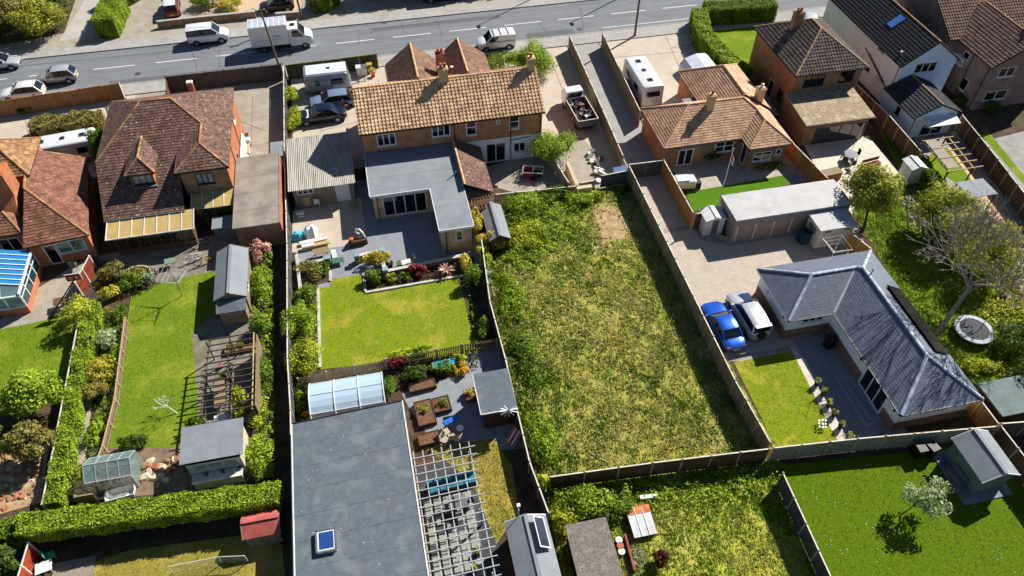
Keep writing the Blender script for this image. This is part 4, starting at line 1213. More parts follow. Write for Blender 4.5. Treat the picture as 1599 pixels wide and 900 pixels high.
mb = MB(); mb.lathe([(.16, 0), (.12, .12), (.03, .16)], (50.75, 56.8, 5.4), 10); part('dish', mb, WHITE, t)
ex = thing('white_rear_extension', 'low white extension with charcoal gabled roof and patio doors under a small awning', 'extension', (51.8, 52.5, 0))
xa, xb2, y0 = 49.55, 54.1, 50.4
A, B = (xa, y0), (xb2, y0)
facade(ex, A, B, 0, 2.5, RENDSKY, [opening(A, B, (1441, 195), (1467, 208.5), 2, kind='door')])
gable_poly(ex, [(xa, y0, 2.5), (xb2, y0, 2.5), ((xa + xb2) / 2, y0, 3.45)], RENDSKY)
facade(ex, (xa, yg), A, 0, 2.5, RENDSKY, [op(2.4, 3.0, 1.2, 2.0, 1, frame=DFRAME)]); facade(ex, B, (xb2, yg), 0, 2.5, REND)
xm2 = (xa + xb2) / 2
roof(ex, [[(xa - .25, yg, 2.42), (xa - .25, y0 - .2, 2.42), (xm2, y0 - .2, 3.6), (xm2, yg, 3.6)], [(xb2 + .25, y0 - .2, 2.42), (xb2 + .25, yg, 2.42), (xm2, yg, 3.6), (xm2, y0 - .2, 3.6)]], T_BLACK, [((xm2, y0 - .2, 3.6), (xm2, yg, 3.6))], R_YEL, gauge=.34, width=.3, roll=.03, tth=.045)
mb = MB(); mb.slab([(50.4, 49.2, 2.0), (53.8, 49.2, 2.0), (53.8, 50.4, 2.35), (50.4, 50.4, 2.35)], .06); part('awning', mb, WPAINT, ex)
downpipe(ex, (xa + .1, y0 - .05), 2.5)

# ---------------------------------------------------------------- brown house on the far right
t = thing('umber_tiled_house', 'purplish brick house with umber tiled roofs and a projecting gabled wing', 'house', (62, 58, 0))
ez = 5.0
facade(t, (57.6, 70), (57.6, 58.7), 0, ez, BR_P, [op(8.6, 10.4, 2.9, 4.3, 1)])
gable_poly(t, [(57.6, 68.3, ez), (57.6, 58.7, ez), (57.6, 63.5, 7.9)], BR_P)
facade(t, (57.6, 58.7), (80, 58.7), 0, ez, BR_P)
roof(t, [[(57.3, 58.4, ez), (80, 58.4, ez), (80, 63.5, 8.0), (57.3, 63.5, 8.0)], [(80, 68.6, ez), (57.3, 68.6, ez), (57.3, 63.5, 8.0), (80, 63.5, 8.0)]], T_HROWN, [((57.3, 63.5, 8.0), (80, 63.5, 8.0))], R_YEL, gauge=.34, width=.3, roll=.03, tth=.045)
xa, xb2, y0 = 58.6, 65.6, 53.3
A, B = (xa, y0), (xb2, y0)
facade(t, A, B, 0, ez, BR_P, [opening(A, B, (1564, 107), (1581, 119), 2), opening(A, B, (1541, 144), (1568, 154), 2)])
facade(t, (xa, 58.7), A, 0, ez, BR_P, [op(1.3, 2.2, 3.3, 4.4, 1), op(2.6, 3.6, .9, 2.2, 1)])
facade(t, B, (xb2, 58.7), 0, ez, BR_P)
xm2 = (xa + xb2) / 2; zz = 7.2
gable_poly(t, [(xa, y0, ez), (xb2, y0, ez), (xm2, y0, zz - .1)], BR_P)
roof(t, [[(xa - .25, 61.5, ez - .12), (xa - .25, y0 - .2, ez - .12), (xm2, y0 - .2, zz), (xm2, 61.5, zz)], [(xb2 + .25, y0 - .2, ez - .12), (xb2 + .25, 61.5, ez - .12), (xm2, 61.5, zz), (xm2, y0 - .2, zz)]], T_HROWN, [((xm2, y0 - .2, zz), (xm2, 61.0, zz))], R_YEL, gauge=.34, width=.3, roll=.03, tth=.045)
chimney(t, (63.2, 55.6), (.7, .6), 6.2, 8.2, BR_P, 1)
downpipe(t, (xa - .06, 56.0), ez); downpipe(t, (xa - .06, 53.6), ez)
mb = MB(); mb.box((58.45, 57.3, 3.7), (.5, 1.5, .08)); mb.box((58.45, 57.3, 3.0), (.5, 1.5, .08)); mb.box((58.22, 56.6, 3.35), (.08, .08, .7)); mb.box((58.22, 58.0, 3.35), (.08, .08, .7)); part('bay_frame', mb, WHITE, t)
# ================================================================== FENCES
fence([(21.95, 72.9), (21.55, 60.6), (21.2, 51.3)], 1.75, 'board fence along the left side of the lane running down from the road', WOODT, POSTC)
fence([(21.3, 49.9), (21.2, 34), (21.15, 26.1), (21.4, 21.1)], 1.75, 'long board fence with pale capping between the rough field and the drive', WOODT, POSTC, name='boundary_fence')
fence([(25.65, 72.6), (25.3, 65.6), (24.95, 57.6)], 1.75, 'board fence along the right side of the lane beside the white caravan', WOODT, POSTC)
fence([(24.6, 50.0), (24.6, 42.7)], 1.75, 'golden board fence between the drive and the artificial lawn', WOODG, POSTW)
fence([(24.7, 42.6), (25.5, 42.65)], 1.75, 'short brown fence panel beside the small white metal shed', WOODD, POSTW, step=.8)
fence([(7.05, 21.75), (13.6, 21.35), (21.2, 20.75)], 1.65, 'brown fence with pale posts closing the low end of the rough field', WOODD, POSTW, style='lap', name='end_fence')
fence([(21.5, 20.75), (27.1, 20.25), (36.45, 19.2)], 1.65, 'pale grey fence between the slate bungalow and the deep green lawn', mat('pale_fence', (150, 148, 132), (128, 126, 112), rnd=.12, scale=2.5, stretch=(6, 6, .5)), POSTW, style='lap', name='end_fence')
fence([(21.3, 19.0), (21.05, 12.3), (20.9, 8)], 1.6, 'dark fence with white rail between the weedy garden and deep green lawn', WOODGY, POSTC, style='lap')
fence([(6.75, 43.6), (6.15, 36.9), (6.2, 31.3), (6.1, 27.0), (6.05, 23.1), (6.4, 19.5)], 1.55, 'leaning fence between the rough field and the vegetable garden', WOODGY, POSTC, name='old_fence')
fence([(-8.7, 73.2), (-8.75, 58.0), (-8.65, 46.1), (-8.75, 34.4), (-8.6, 30.0), (-8.6, 20), (-8.6, 12)], 1.75, 'long weathered fence beside the dark narrow passage', WOODGY, POSTC, name='passage_fence')
fence([(-20.5, 73.45), (-9.0, 73.35)], 1.85, 'dark grey fence along the pavement in front of the brown tiled house', WOODGY, WOODD, cap=False, name='front_fence')
fence([(-20.5, 73.3), (-20.2, 70.6)], 1.85, 'short dark fence return at the brown tiled house driveway', WOODD, WOODD, cap=False, name='front_fence')
fence([(-8.5, 73.3), (.95, 73.55)], 1.7, 'greenish fence along the pavement behind the silver caravan', WOODGR, POSTW, cap=True, capm=mat('mossy_rail', (150, 158, 70), (110, 116, 60), scale=4), name='front_fence')
fence([(-48, 71.6), (-36, 72.3), (-25.0, 73.2)], 1.8, 'orange brown board fence along the road at the left driveway', WOODR, WOODR, capm=WOODR, name='front_fence')
fence([(-24.9, 73.1), (-24.0, 70.3)], 1.8, 'open-framed return of the orange fence by the left driveway', WOODD, CAPW, style='picket', cap=True, step=1.4)
fence([(-8.2, 32.95), (-4.3, 33.25), (-2.1, 33.35), (3.4, 33.55), (6.0, 33.5)], 1.15, 'low picket fence with netting between the cottage lawn and the vegetable garden', WOODT, POSTC, style='picket', cap=False, name='picket_fence')
fence([(-23.95, 43), (-23.75, 34.1), (-23.65, 30.1), (-23.6, 26.6)], 1.25, 'white-railed fence with ivy between the far left gardens', WOODGR, POSTC, name='ivy_fence')
fence([(-20.8, 41.5), (-20.55, 34.1), (-20.8, 30.4), (-21.1, 28.9)], .85, 'rustic pale timber rail beside the brown house lawn', WOODT, POSTW, style='picket', capm=POSTW, step=1.6, name='rail_fence')
fence([(-24.1, 48.2), (-24.7, 45.4)], 1.5, 'red painted fence with white frame beside the left house patio', mat('red_paint_boards', (140, 62, 46), (116, 48, 36), rnd=.1), CAPW, capm=CAPW, step=1.4)
fence([(-23.7, 24.0), (-23.9, 21.3)], 1.6, 'rust red fence with pale rail at the garden corner', mat('rust_boards', (170, 74, 40), (140, 58, 32), rnd=.1), CAPW, capm=CAPW, step=1.35)
fence([(-23.3, 24.75), (-11.6, 23.95)], 1.25, 'teal stained fence below the long clipped hedge', mat('teal_boards', (46, 84, 88), (34, 66, 70), rnd=.1), POSTW, cap=False, style='lap', step=1.9)
fence([(36.8, 52.5), (37.8, 44.6)], 1.7, 'brown board fence between the orange bungalow and the cream terrace', WOODG, POSTW)
fence([(47.7, 58.5), (48.1, 52.1), (47.9, 46.3)], 1.75, 'dark brown fence beside the white rendered house', WOODD, POSTW)
fence([(55.0, 50.6), (54.3, 45.5), (53.2, 38.6), (52.2, 33)], 1.75, 'dark fence on the far side of the white house garden', WOODD, POSTC)
fence([(36.25, 37.9), (36.9, 35.8)], 1.75, 'golden fence corner behind the pale box shed', WOODG, POSTW, step=1.1)
fence([(36.55, 22.8), (36.55, 19.3)], 1.75, 'warm brown fence at the corner of the slate bungalow', WOODG, POSTW)
fence([(36.6, 19.1), (36.7, 14.0), (36.8, 9)], 1.75, 'dark brown fence behind the grey summerhouse', WOODD, POSTC)
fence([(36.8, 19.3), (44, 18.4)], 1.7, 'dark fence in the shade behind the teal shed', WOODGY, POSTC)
# low picket between the field and the yard
fence([(9.0, 49.4), (16.3, 49.0)], 1.0, 'low broken picket fence above the weeds at the top of the rough field', WOODT, POSTC, style='picket', cap=True, step=1.8, name='picket_fence')
fence([(14.3, 59.0), (15.6, 49.2)], 1.3, 'bleached timber screen beside the scrap yard', mat('bleached_boards', (196, 178, 150), (170, 150, 124), rnd=.12, scale=2.5, stretch=(6, 6, .5)), POSTW, style='lap', name='timber_screen')
fence([(16.6, 49.2), (18.0, 49.3)], 1.1, 'small pale gate post fence by the blue lidded box', WOODT, POSTC, step=1.4)
# gates
def gate(a, b, h, label, m, n=8, cat='gate'):
    a, b = Vector((a[0], a[1], 0)), Vector((b[0], b[1], 0))
    t = thing('gate', label, cat, a)
    L = (b - a).length
    d = (b - a) / L
    for i in range(n):
        p = a + d * (L * (i + .5) / n)
        mb = MB(); mb.box((p.x, p.y, h / 2 + .05), (L / n * .95, .03, h - .1), math.atan2(d.y, d.x)); part('board', mb, m, t)
    for z in (.35, h - .3):
        mb = MB(); mb.bar(a + Vector((0, .04, z)), b + Vector((0, .04, z)), .04, .09); part('rail', mb, m, t)
    mb = MB(); mb.bar(a + Vector((0, 0, h)), b + Vector((0, 0, h)), .08, .05); part('capping', mb, CAPW, t)
    return t
gate((21.35, 50.05), (23.0, 50.0), 1.75, 'left leaf of the dark timber gate across the lane', WOODGY)
gate((23.05, 50.0), (24.55, 50.0), 1.75, 'right leaf of the dark timber gate across the lane', WOODGY)
gate((18.6, 49.4), (21.1, 49.6), 1.45, 'grey boarded gate between the scrap yard and the rough field', WOODGY)
# retaining stub wall by the gate
mb = MB(); mb.b2(16.2, 48.6, 0, 16.5, 52.5, 1.0); mb.b2(16.5, 48.6, 0, 17.6, 49.0, 1.0)
solo('block_wall', mb, mat('pale_blockwork', (206, 186, 156), (184, 164, 136), scale=2, bump=.3), 'pale concrete block stub wall at the top of the rough field', 'wall', (16.4, 50, 0))

# ================================================================== OUTBUILDINGS
def shed(name, label, cat, x0, x1, y0, y1, ze, zr, axis, rm, wm, ov=.12, doors=(), wins=(), roof_parts=1, trim=None):
    """gable shed; axis = direction of the ridge"""
    t = thing(name, label, cat, ((x0 + x1) / 2, (y0 + y1) / 2, 0))
    F = {'f': ((x0, y0), (x1, y0)), 'r': ((x1, y0), (x1, y1)), 'b': ((x1, y1), (x0, y1)), 'l': ((x0, y1), (x0, y0))}
    for k, (a, b) in F.items():
        ops = [o for s, o in list(doors) + list(wins) if s == k]
        facade(t, a, b, 0, ze, wm, ops, deep=.05, sill=False)
    if axis == 'y':
        xm = (x0 + x1) / 2
        gable_poly(t, [(x0, y0, ze), (x1, y0, ze), (xm, y0, zr - .03)], wm); gable_poly(t, [(x1, y1, ze), (x0, y1, ze), (xm, y1, zr - .03)], wm)
        s_ = (zr - ze) / (xm - x0)
        pl = [[(x0 - ov, y1 + ov, ze - ov * s_), (x0 - ov, y0 - ov, ze - ov * s_), (xm, y0 - ov, zr), (xm, y1 + ov, zr)], [(x1 + ov, y0 - ov, ze - ov * s_), (x1 + ov, y1 + ov, ze - ov * s_), (xm, y1 + ov, zr), (xm, y0 - ov, zr)]]
        rd = ((xm, y0 - ov, zr + .02), (xm, y1 + ov, zr + .02))
    else:
        ym = (y0 + y1) / 2
        gable_poly(t, [(x1, y0, ze), (x1, y1, ze), (x1, ym, zr - .03)], wm); gable_poly(t, [(x0, y1, ze), (x0, y0, ze), (x0, ym, zr - .03)], wm)
        s_ = (zr - ze) / (ym - y0)
        pl = [[(x0 - ov, y0 - ov, ze - ov * s_), (x1 + ov, y0 - ov, ze - ov * s_), (x1 + ov, ym, zr), (x0 - ov, ym, zr)], [(x1 + ov, y1 + ov, ze - ov * s_), (x0 - ov, y1 + ov, ze - ov * s_), (x0 - ov, ym, zr), (x1 + ov, ym, zr)]]
        rd = ((x0 - ov, ym, zr + .02), (x1 + ov, ym, zr + .02))
    for q in pl:
        q = [Vector(p) for p in q]
        for k in range(roof_parts):
            f0, f1 = k / roof_parts, (k + 1) / roof_parts
            mb = MB(); up_ = Vector((0, 0, .008 * (k % 2) + .04))
            mb.slab([q[0].lerp(q[1], f0) + up_, q[0].lerp(q[1], f1) + up_, q[3].lerp(q[2], f1) + up_, q[3].lerp(q[2], f0) + up_], .05)
            part('roof_sheet', mb, rm, t)
        for e0, e1 in ((1, 2), (0, 3)):
            mb = MB(); mb.bar(q[e0], q[e1], .05, .1); part('bargeboard', mb, trim or wm, t)
    mb = MB(); mb.bar(rd[0] + Vector((0, 0, .02)) if isinstance(rd[0], Vector) else Vector(rd[0]) + Vector((0, 0, .03)), Vector(rd[1]) + Vector((0, 0, .03)), .22, .03); part('ridge_cap', mb, rm, t)
    return t
PLANK = mat('shed_planks', (156, 140, 116), (126, 110, 90), scale=2.5, stretch=(.5, .5, 9), c3=(104, 92, 78), mix3=.4)
PLANKD = mat('dark_shed_planks', (86, 64, 48), (66, 50, 38), scale=2.5, stretch=(.5, .5, 9))
shed('garden_shed', 'tall grey felt roofed timber shed at the edge of the brown house lawn', 'shed', -13.95, -11.75, 41.0, 46.0, 1.9, 2.45, 'y', FELT, PLANK, wins=(('r', op(1, 2, 1, 1.6, 2)),))
t = thing('lean_to_store', 'small dark roofed store joined to the end of the tall grey shed', 'shed', (-12.8, 40.4, 0))
mb = MB(); mb.b2(-13.75, 39.95, 0, -11.85, 40.85, 1.5); part('wall', mb, PLANK, t)
mb = MB(); mb.slab([(-13.9, 39.8, 1.55), (-11.75, 39.8, 1.55), (-11.75, 40.85, 1.85), (-13.9, 40.85, 1.85)], .06); part('roof', mb, FELTD, t)
mb = MB(); mb.b2(-13.6, 39.92, .1, -12.82, 39.96, 1.4); part('door', mb, PLANK, t); mb = MB(); mb.b2(-12.78, 39.92, .1, -12.0, 39.96, 1.4); part('door', mb, PLANK, t)
for x in (-13.0, -12.6): mb = MB(); mb.lathe([(.06, 0), (.06, .03)], (x, 39.9, 1.2), 8); part('handle', mb, WHITE, t)
# mono-pitch shed by the hedge
t = thing('pale_shed', 'white walled shed with grey felt roof in front of the long hedge', 'shed', (-13.4, 28.2, 0))
facade(t, (-15.0, 27.0), (-11.65, 27.0), 0, 2.0, WPAINT, [op(.25, 3.1, 1.15, 1.85, 3, glass=mat('dusty_panes', (196, 188, 170), (160, 152, 136), scale=3, rough=.3))])
facade(t, (-11.65, 26.9), (-11.65, 29.5), 0, 2.15, mat('cream_boards', (206, 194, 168), (186, 172, 146), scale=2, stretch=(.5, .5, 8))); facade(t, (-15.0, 29.5), (-15.0, 26.9), 0, 1.75, PLANK); facade(t, (-11.65, 29.5), (-15.0, 29.5), 0, 2.1, PLANK)
for k in range(3):
    xa, xb = -15.35 + 3.85 * k / 3, -15.35 + 3.85 * (k + 1) / 3
    for j in range(2):
        ya, yb = 27.1 + 1.3 * j, 27.1 + 1.3 * (j + 1) + .03
        z = lambda y: 2.1 + (y - 27.1) * .06 + .006 * ((k + j) % 2)
        mb = MB(); mb.slab([(xa, ya, z(ya)), (xb, ya, z(ya)), (xb, yb, z(yb)), (xa, yb, z(yb))], .05); part('roof_sheet', mb, FELT, t)
mb = MB(); mb.b2(-14.9, 26.3, .85, -11.8, 26.95, .92); part('bench', mb, WPAINT, t); mb = MB(); mb.b2(-14.85, 26.36, 0, -11.85, 26.42, .85); part('bench_front', mb, WPAINT, t)
for k in range(9): mb = MB(); mb.box((-14.7 + k * .34, 26.6 + .1 * (k % 3), .97), (.26, .2, .1), k); part('seed_tray', mb, [CAPW, WPAINT, GREYP][k % 3], t)
# slatted pergola
t = thing('slatted_pergola', 'dark slatted pergola over a cluttered patio behind the brown house lawn', 'pergola', (-12.8, 33.5, 0))
PERG = mat('dark_pergola_timber', (96, 82, 70), (70, 60, 52), scale=3, stretch=(4, 4, .6))
for k in range(13):
    y = 30.5 + k * .53
    xl = -14.7 + .05 * k
    mb = MB(); mb.bar((xl, y, 2.15), (-10.85 - .02 * k, y + .06, 2.15), .05, .1); part('slat', mb, PERG, t)
for x in (-14.3, -12.7, -11.0):
    mb = MB(); mb.bar((x, 30.4, 2.06), (x + .25 * (x < -14), 37.0, 2.06), .07, .09); part('beam', mb, POSTW if x > -12 else PERG, t)
    for y in (30.6, 33.8, 36.8):
        mb = MB(); mb.b2(x - .04, y - .04, 0, x + .04, y + .04, 2.05); part('post', mb, PERG, t)
for k in range(10):
    y0 = 30.7 + k * .62
    mb = MB(); mb.b2(-10.85, y0, .1, -10.8, y0 + .58, 2.0); part('side_board', mb, WOODT, t)
# greenhouse
t = thing('greenhouse', 'small aluminium framed glass greenhouse beside the garden path', 'greenhouse', (-19.7, 28.2, 0))
GHG = glass_mat('greenhouse_glass', (130, 165, 165), .04, .5)
ALU = mat('aluminium', (206, 216, 218), (186, 196, 198), rough=.4, metal=.4)
xa, xb, ya, yb, ze, zr = -21.2, -18.45, 27.4, 29.2, 1.45, 2.1
ym = (ya + yb) / 2
for k in range(5):
    x = xa + (xb - xa) * k / 4
    mb = MB(); mb.path([(x, ya, 0), (x, ya, ze), (x, ym, zr), (x, yb, ze), (x, yb, 0)], .028, 4); part('frame', mb, ALU, t)
    if k < 4:
        x2 = x + (xb - xa) / 4
        for q in ([(x, ya, .05), (x2, ya, .05), (x2, ya, ze), (x, ya, ze)], [(x, ya, ze), (x2, ya, ze), (x2, ym, zr), (x, ym, zr)], [(x2, yb, ze), (x, yb, ze), (x, ym, zr), (x2, ym, zr)], [(x2, yb, .05), (x, yb, .05), (x, yb, ze), (x2, yb, ze)]):
            mb = MB(); mb.poly(q); part('pane', mb, GHG, t)
for x in (xa, xb):
    for (p, q) in ((ya, ym), (ym, yb)):
        zz_ = lambda y: ze + (zr - ze) * (1 - abs(y - ym) / (ym - ya))
        mb = MB(); mb.poly([(x, p, .05), (x, q, .05), (x, q, zz_(q)), (x, p, zz_(p))]); part('pane', mb, GHG, t)
for y, z in ((ya, ze), (yb, ze), (ym, zr), (ya, .05), (yb, .05)):
    mb = MB(); mb.tube((xa, y, z), (xb, y, z), .03, .03, 4); part('rail', mb, ALU, t)
mb = MB(); mb.b2(xa + .2, ya + .15, .7, xb - .2, ya + .65, .74); part('staging', mb, WOODT, t)
for k in range(6):
    mb = MB(); mb.lathe([(.06, 0), (.09, .15)], (xa + .4 + k * .38, ya + .4, .74), 8); part('plant_pot', mb, TERRA, t)
# red roofed shed
shed('red_roof_shed', 'little shed with faded red felt roof behind the big flat roof', 'shed', -11.45, -9.5, 21.8, 23.3, 1.4, 1.85, 'x', mat('faded_red_felt', (186, 96, 86), (160, 78, 70), scale=1.5, c3=(204, 124, 110), mix3=.5), PLANK, doors=(('f', op(.2, .9, .05, 1.25, 1, kind='door', solid=1, frame=PLANK)), ('f', op(1.0, 1.7, .05, 1.25, 1, kind='door', solid=1, frame=PLANK))))
# polytunnel
t = thing('polytunnel', 'blue white plastic polytunnel with three hooped bays beside the big flat roof', 'polytunnel', (-5, 31, 0))
PT = glass_mat('polythene', (184, 208, 226), .25, .86)
xs = [-7.4, -5.75, -4.1, -2.45]
yc, hw_, hh = 30.9, 1.75, 1.75
arc = [(yc - hw_ * math.cos(a), hh * math.sin(a) ** .8 if 0 < a < math.pi else 0) for a in np.linspace(0, math.pi, 13)]
for k in range(3):
    mb = MB()
    for (y0, z0), (y1, z1) in zip(arc, arc[1:]):
        mb.mesh([(xs[k], y0, z0), (xs[k + 1], y0, z0), (xs[k + 1], y1, z1), (xs[k], y1, z1)], [(0, 1, 2, 3)])
    part('cover', mb, PT, t, smooth=80)
for x in xs:
    mb = MB(); mb.path([(x, y, z + .02) for y, z in arc], .045, 6); part('hoop', mb, WHITE, t)
for y, z in (arc[3], arc[6], arc[9]):
    mb = MB(); mb.tube((xs[0], y, z + .02), (xs[-1], y, z + .02), .025); part('purlin', mb, WHITE, t)
for x in (xs[0], xs[-1]):
    mb = MB(); mb.poly([(x, y, z) for y, z in arc]); part('end_cover', mb, PT, t)
# big flat roofed building
t = thing('flat_roof_workshop', 'large outbuilding with dark grey felted flat roof and one square skylight', 'workshop', (-4.8, 20, 0))
P4 = [(-8.35, 28.25), (-1.25, 28.55), (-1.0, 6.0), (-8.3, 6.0)]
for a, b in zip(P4[::-1], (P4[::-1])[1:] + [P4[-1]]):
    facade(t, a, b, 0, 2.6, BR_D)
ny_ = 14
for k in range(ny_):
    f0, f1 = k / ny_, (k + 1) / ny_ + .004
    q = [Vector((*P4[0], 0)), Vector((*P4[1], 0)), Vector((*P4[2], 0)), Vector((*P4[3], 0))]
    a, b, c, d = q[0].lerp(q[3], f0), q[1].lerp(q[2], f0), q[1].lerp(q[2], min(f1, 1)), q[0].lerp(q[3], min(f1, 1))
    z1, z2 = 2.70 + .0, 2.70 + .012
    sp = .42 + .1 * math.sin(k * 2.1)
    for (p, r_, s_, w_) in ((a, a.lerp(b, sp), d.lerp(c, sp), d), (a.lerp(b, sp), b, c, d.lerp(c, sp))):
        mb = MB(); mb.slab([w_ + Vector((0, 0, z2 + random.uniform(0, .004))), s_ + Vector((0, 0, z2)), r_ + Vector((0, 0, z1)), p + Vector((0, 0, z1))], .09); part('felt_sheet', mb, FELTD, t)
for (a, b) in ((P4[0], P4[1]), (P4[1], P4[2]), (P4[3], P4[0])):
    mb = MB(); mb.bar((a[0], a[1], 2.66), (b[0], b[1], 2.66), .08, .16); part('roof_edge', mb, DFRAME if a == P4[0] else WPAINT, t)
for k in range(40):
    x, y = random.uniform(-8.1, -1.4), random.uniform(15.5, 28)
    mb = MB(); mb.lathe([(random.uniform(.015, .04), 2.715), (.005, 2.735)], (x, y, 0), 6); part('debris', mb, CAPW, t)
sk = MB(); sk.b2(-7.05, 19.25, 2.7, -5.95, 20.55, 2.95); s1 = part('skylight', sk, WPAINT, t)
mb = MB(); mb.b2(-6.9, 19.4, 2.95, -6.1, 20.4, 2.965); part('pane', mb, glass_mat('skylight_glass', (36, 72, 130), .08), s1)
for (p, q) in (((-7.05, 19.25), (-5.95, 19.25)), ((-5.95, 19.25), (-5.95, 20.55)), ((-5.95, 20.55), (-7.05, 20.55)), ((-7.05, 20.55), (-7.05, 19.25))):
    mb = MB(); mb.bar((p[0], p[1], 2.97), (q[0], q[1], 2.97), .1, .06); part('kerb_trim', mb, GREYP, s1)
# black timber shed
t = thing('dark_timber_shed', 'dark timber shed with flat grey felt roof beside the vegetable garden', 'shed', (4.8, 28.4, 0))
A4 = [(3.85, 27.0), (5.85, 27.0), (6.0, 29.7), (3.85, 29.7)]
for a, b in zip(A4, A4[1:] + A4[:1]): facade(t, a, b, 0, 2.15, PLANKD)
for k in range(2):
    xa, xb = 3.65 + 1.2 * k, 3.65 + 1.2 * (k + 1)
    mb = MB(); mb.slab([(xa, 26.75, 2.2 + .006 * k), (xb, 26.75, 2.2 + .006 * k), (xb + .02, 29.95, 2.32 + .006 * k), (xa, 29.95, 2.32 + .006 * k)], .07); part('roof_sheet', mb, FELTD, t)
mb = MB(); mb.bar((3.62, 26.72, 2.2), (6.07, 26.72, 2.2), .05, .12); mb.bar((3.62, 26.72, 2.2), (3.62, 29.95, 2.3), .05, .12); part('roof_edge', mb, WPAINT, t)
mb = MB(); mb.b2(3.78, 27.6, .1, 3.84, 28.5, 1.9); part('door', mb, PLANKD, t)
for k in range(12):
    a = 2 * math.pi * k / 12
    mb = MB() if k == 0 else mb
    mb.bar((5.45, 26.6, 2.35), (5.45 + .62 * math.cos(a), 26.6 + .1 * math.sin(a), 2.35 + .62 * math.sin(a)), .05, .02)
solo('star_ornament', mb, WHITE, 'white twelve-pointed metal star on the end of the dark shed', 'ornament', (5.45, 26.6, 1.73))
# grid pergola
t = thing('grid_pergola', 'white timber grid pergola over grey slabs beside the big flat roof', 'pergola', (.8, 20, 0))
PW = mat('pale_pergola_timber', (178, 180, 182), (150, 152, 154), scale=4)
for k in range(7):
    x = -1.02 + k * .585
    mb = MB(); mb.bar((x, 24.9, 2.25), (x + .03, 9.0, 2.25), .06, .06); part('beam', mb, PW, t)
for k in range(28):
    y = 24.4 - k * .555
    mb = MB(); mb.bar((-1.15, y - .03, 2.32), (2.85, y + .1, 2.32), .05, .06); part('slat', mb, PW, t)
for y in (24.2, 20.3, 16.4, 12.5):
    mb = MB(); mb.b2(2.35, y - .06, 0, 2.47, y + .06, 2.22); part('post', mb, PW, t)
ps = MB(); ps.box((0, 0, .02), (.56, .56, .04)); psm = mk_mesh('paving_slab', ps, mat('sage_slab', (150, 154, 142), (132, 136, 126), scale=3, bump=.2))
pb = bpy.data.objects['pergola_slab_base']
for i in range(5):
    for j in range(17):
        if random.random() < .9:
            o = new_obj('paving_slab', psm, pb, (-.65 + i * .63, 22.4 - j * .63, .012 + random.uniform(0, .006))); ORG[o] = Vector((0, 0, 0))
# gable shed with solar window
t = shed('grey_gable_shed', 'slate grey shed with felt gable roof and a raised solar panel', 'shed', 3.75, 6.0, 11.5, 19.1, 2.1, 2.6, 'y', FELT, PLANKD, roof_parts=4, trim=WPAINT)
mb = MB(); mb.slab([(5.9, 17.0, 2.45), (5.9, 18.9, 2.45), (5.25, 18.9, 2.98), (5.25, 17.0, 2.98)], .05); o = part('solar_frame', mb, WHITE, t)
mb = MB(); mb.slab([(5.85, 17.08, 2.505), (5.85, 18.82, 2.505), (5.31, 18.82, 2.945), (5.31, 17.08, 2.945)], .01); part('solar_panel', mb, glass_mat('pv_glass', (40, 48, 62), .1), o)
mb = MB(); mb.path([(4.5, 19.2, 2.2), (4.5, 19.3, 3.1), (4.55, 19.5, 3.25)], .03); part('lamp_pole', mb, WHITE, t); mb = MB(); mb.box((4.55, 19.55, 3.25), (.2, .2, .12)); part('lamp', mb, WHITE, t)
# rough felt shed
t = thing('rough_felt_shed', 'shed with flat stony brown felt roof among the brambles', 'shed', (8.2, 16, 0))
A4 = [(7.05, 11.5), (9.3, 11.5), (9.4, 18.1), (7.2, 18.1)]
for a, b in zip(A4, A4[1:] + A4[:1]): facade(t, a, b, 0, 2.0, PLANKD)
mb = MB(); mb.slab([(6.9, 11.3, 2.1), (9.45, 11.3, 2.1), (9.55, 18.3, 2.15), (7.05, 18.3, 2.15)], .08)
part('roof', mb, mat('mineral_felt', (130, 122, 112), (92, 86, 80), scale=9, bump=1.0, bscale=14, c3=(160, 152, 140), scale3=2.5, mix3=.5), t)
# cold frame
t = thing('cold_frame', 'sloping cold frame with white panes and a rusty top edge in the weedy garden', 'cold frame', (12, 18.3, 0))
RUSTO = mat('orange_rust', (190, 96, 52), (214, 140, 96), scale=3)
mb = MB(); mb.b2(11.25, 17.5, 0, 12.7, 19.2, .3); part('box', mb, WOODT, t)
for k in range(3):
    x = 11.27 + k * .48
    mb = MB(); mb.slab([(x, 17.4, .4), (x + .46, 17.4, .4), (x + .46, 18.75, .55), (x, 18.75, .55)], .02); part('pane', mb, mat('whitewashed_glass', (206, 210, 214), (188, 190, 194), scale=2, rough=.3, c3=(206, 160, 130), scale3=1, mix3=.5), t)
    mb = MB(); mb.bar((x - .01, 17.4, .42), (x - .01, 19.2, .6), .04, .04); part('glazing_bar', mb, WPAINT, t)
mb = MB(); mb.slab([(11.25, 18.77, .55), (12.72, 18.77, .55), (12.72, 19.25, .62), (11.25, 19.25, .62)], .02); part('rusty_sheet', mb, RUSTO, t)
# shed by the field
shed('field_edge_shed', 'narrow shed with pale grey gable roof overgrown by yellow climber', 'shed', 7.45, 9.0, 43.3, 47.3, 1.55, 2.0, 'y', FELT, PLANKD)
# white metal shed
t = shed('metal_shed', 'small white metal shed with pale roof and grey door beside the long garage', 'shed', 25.35, 27.0, 41.65, 42.95, 1.75, 2.0, 'y', mat('white_sheet', (224, 224, 222), (206, 206, 206), scale=1.5, rough=.5), WPAINT, doors=(('f', op(.6, 1.15, .05, 1.6, 1, kind='door', solid=1, frame=GREYP)),))
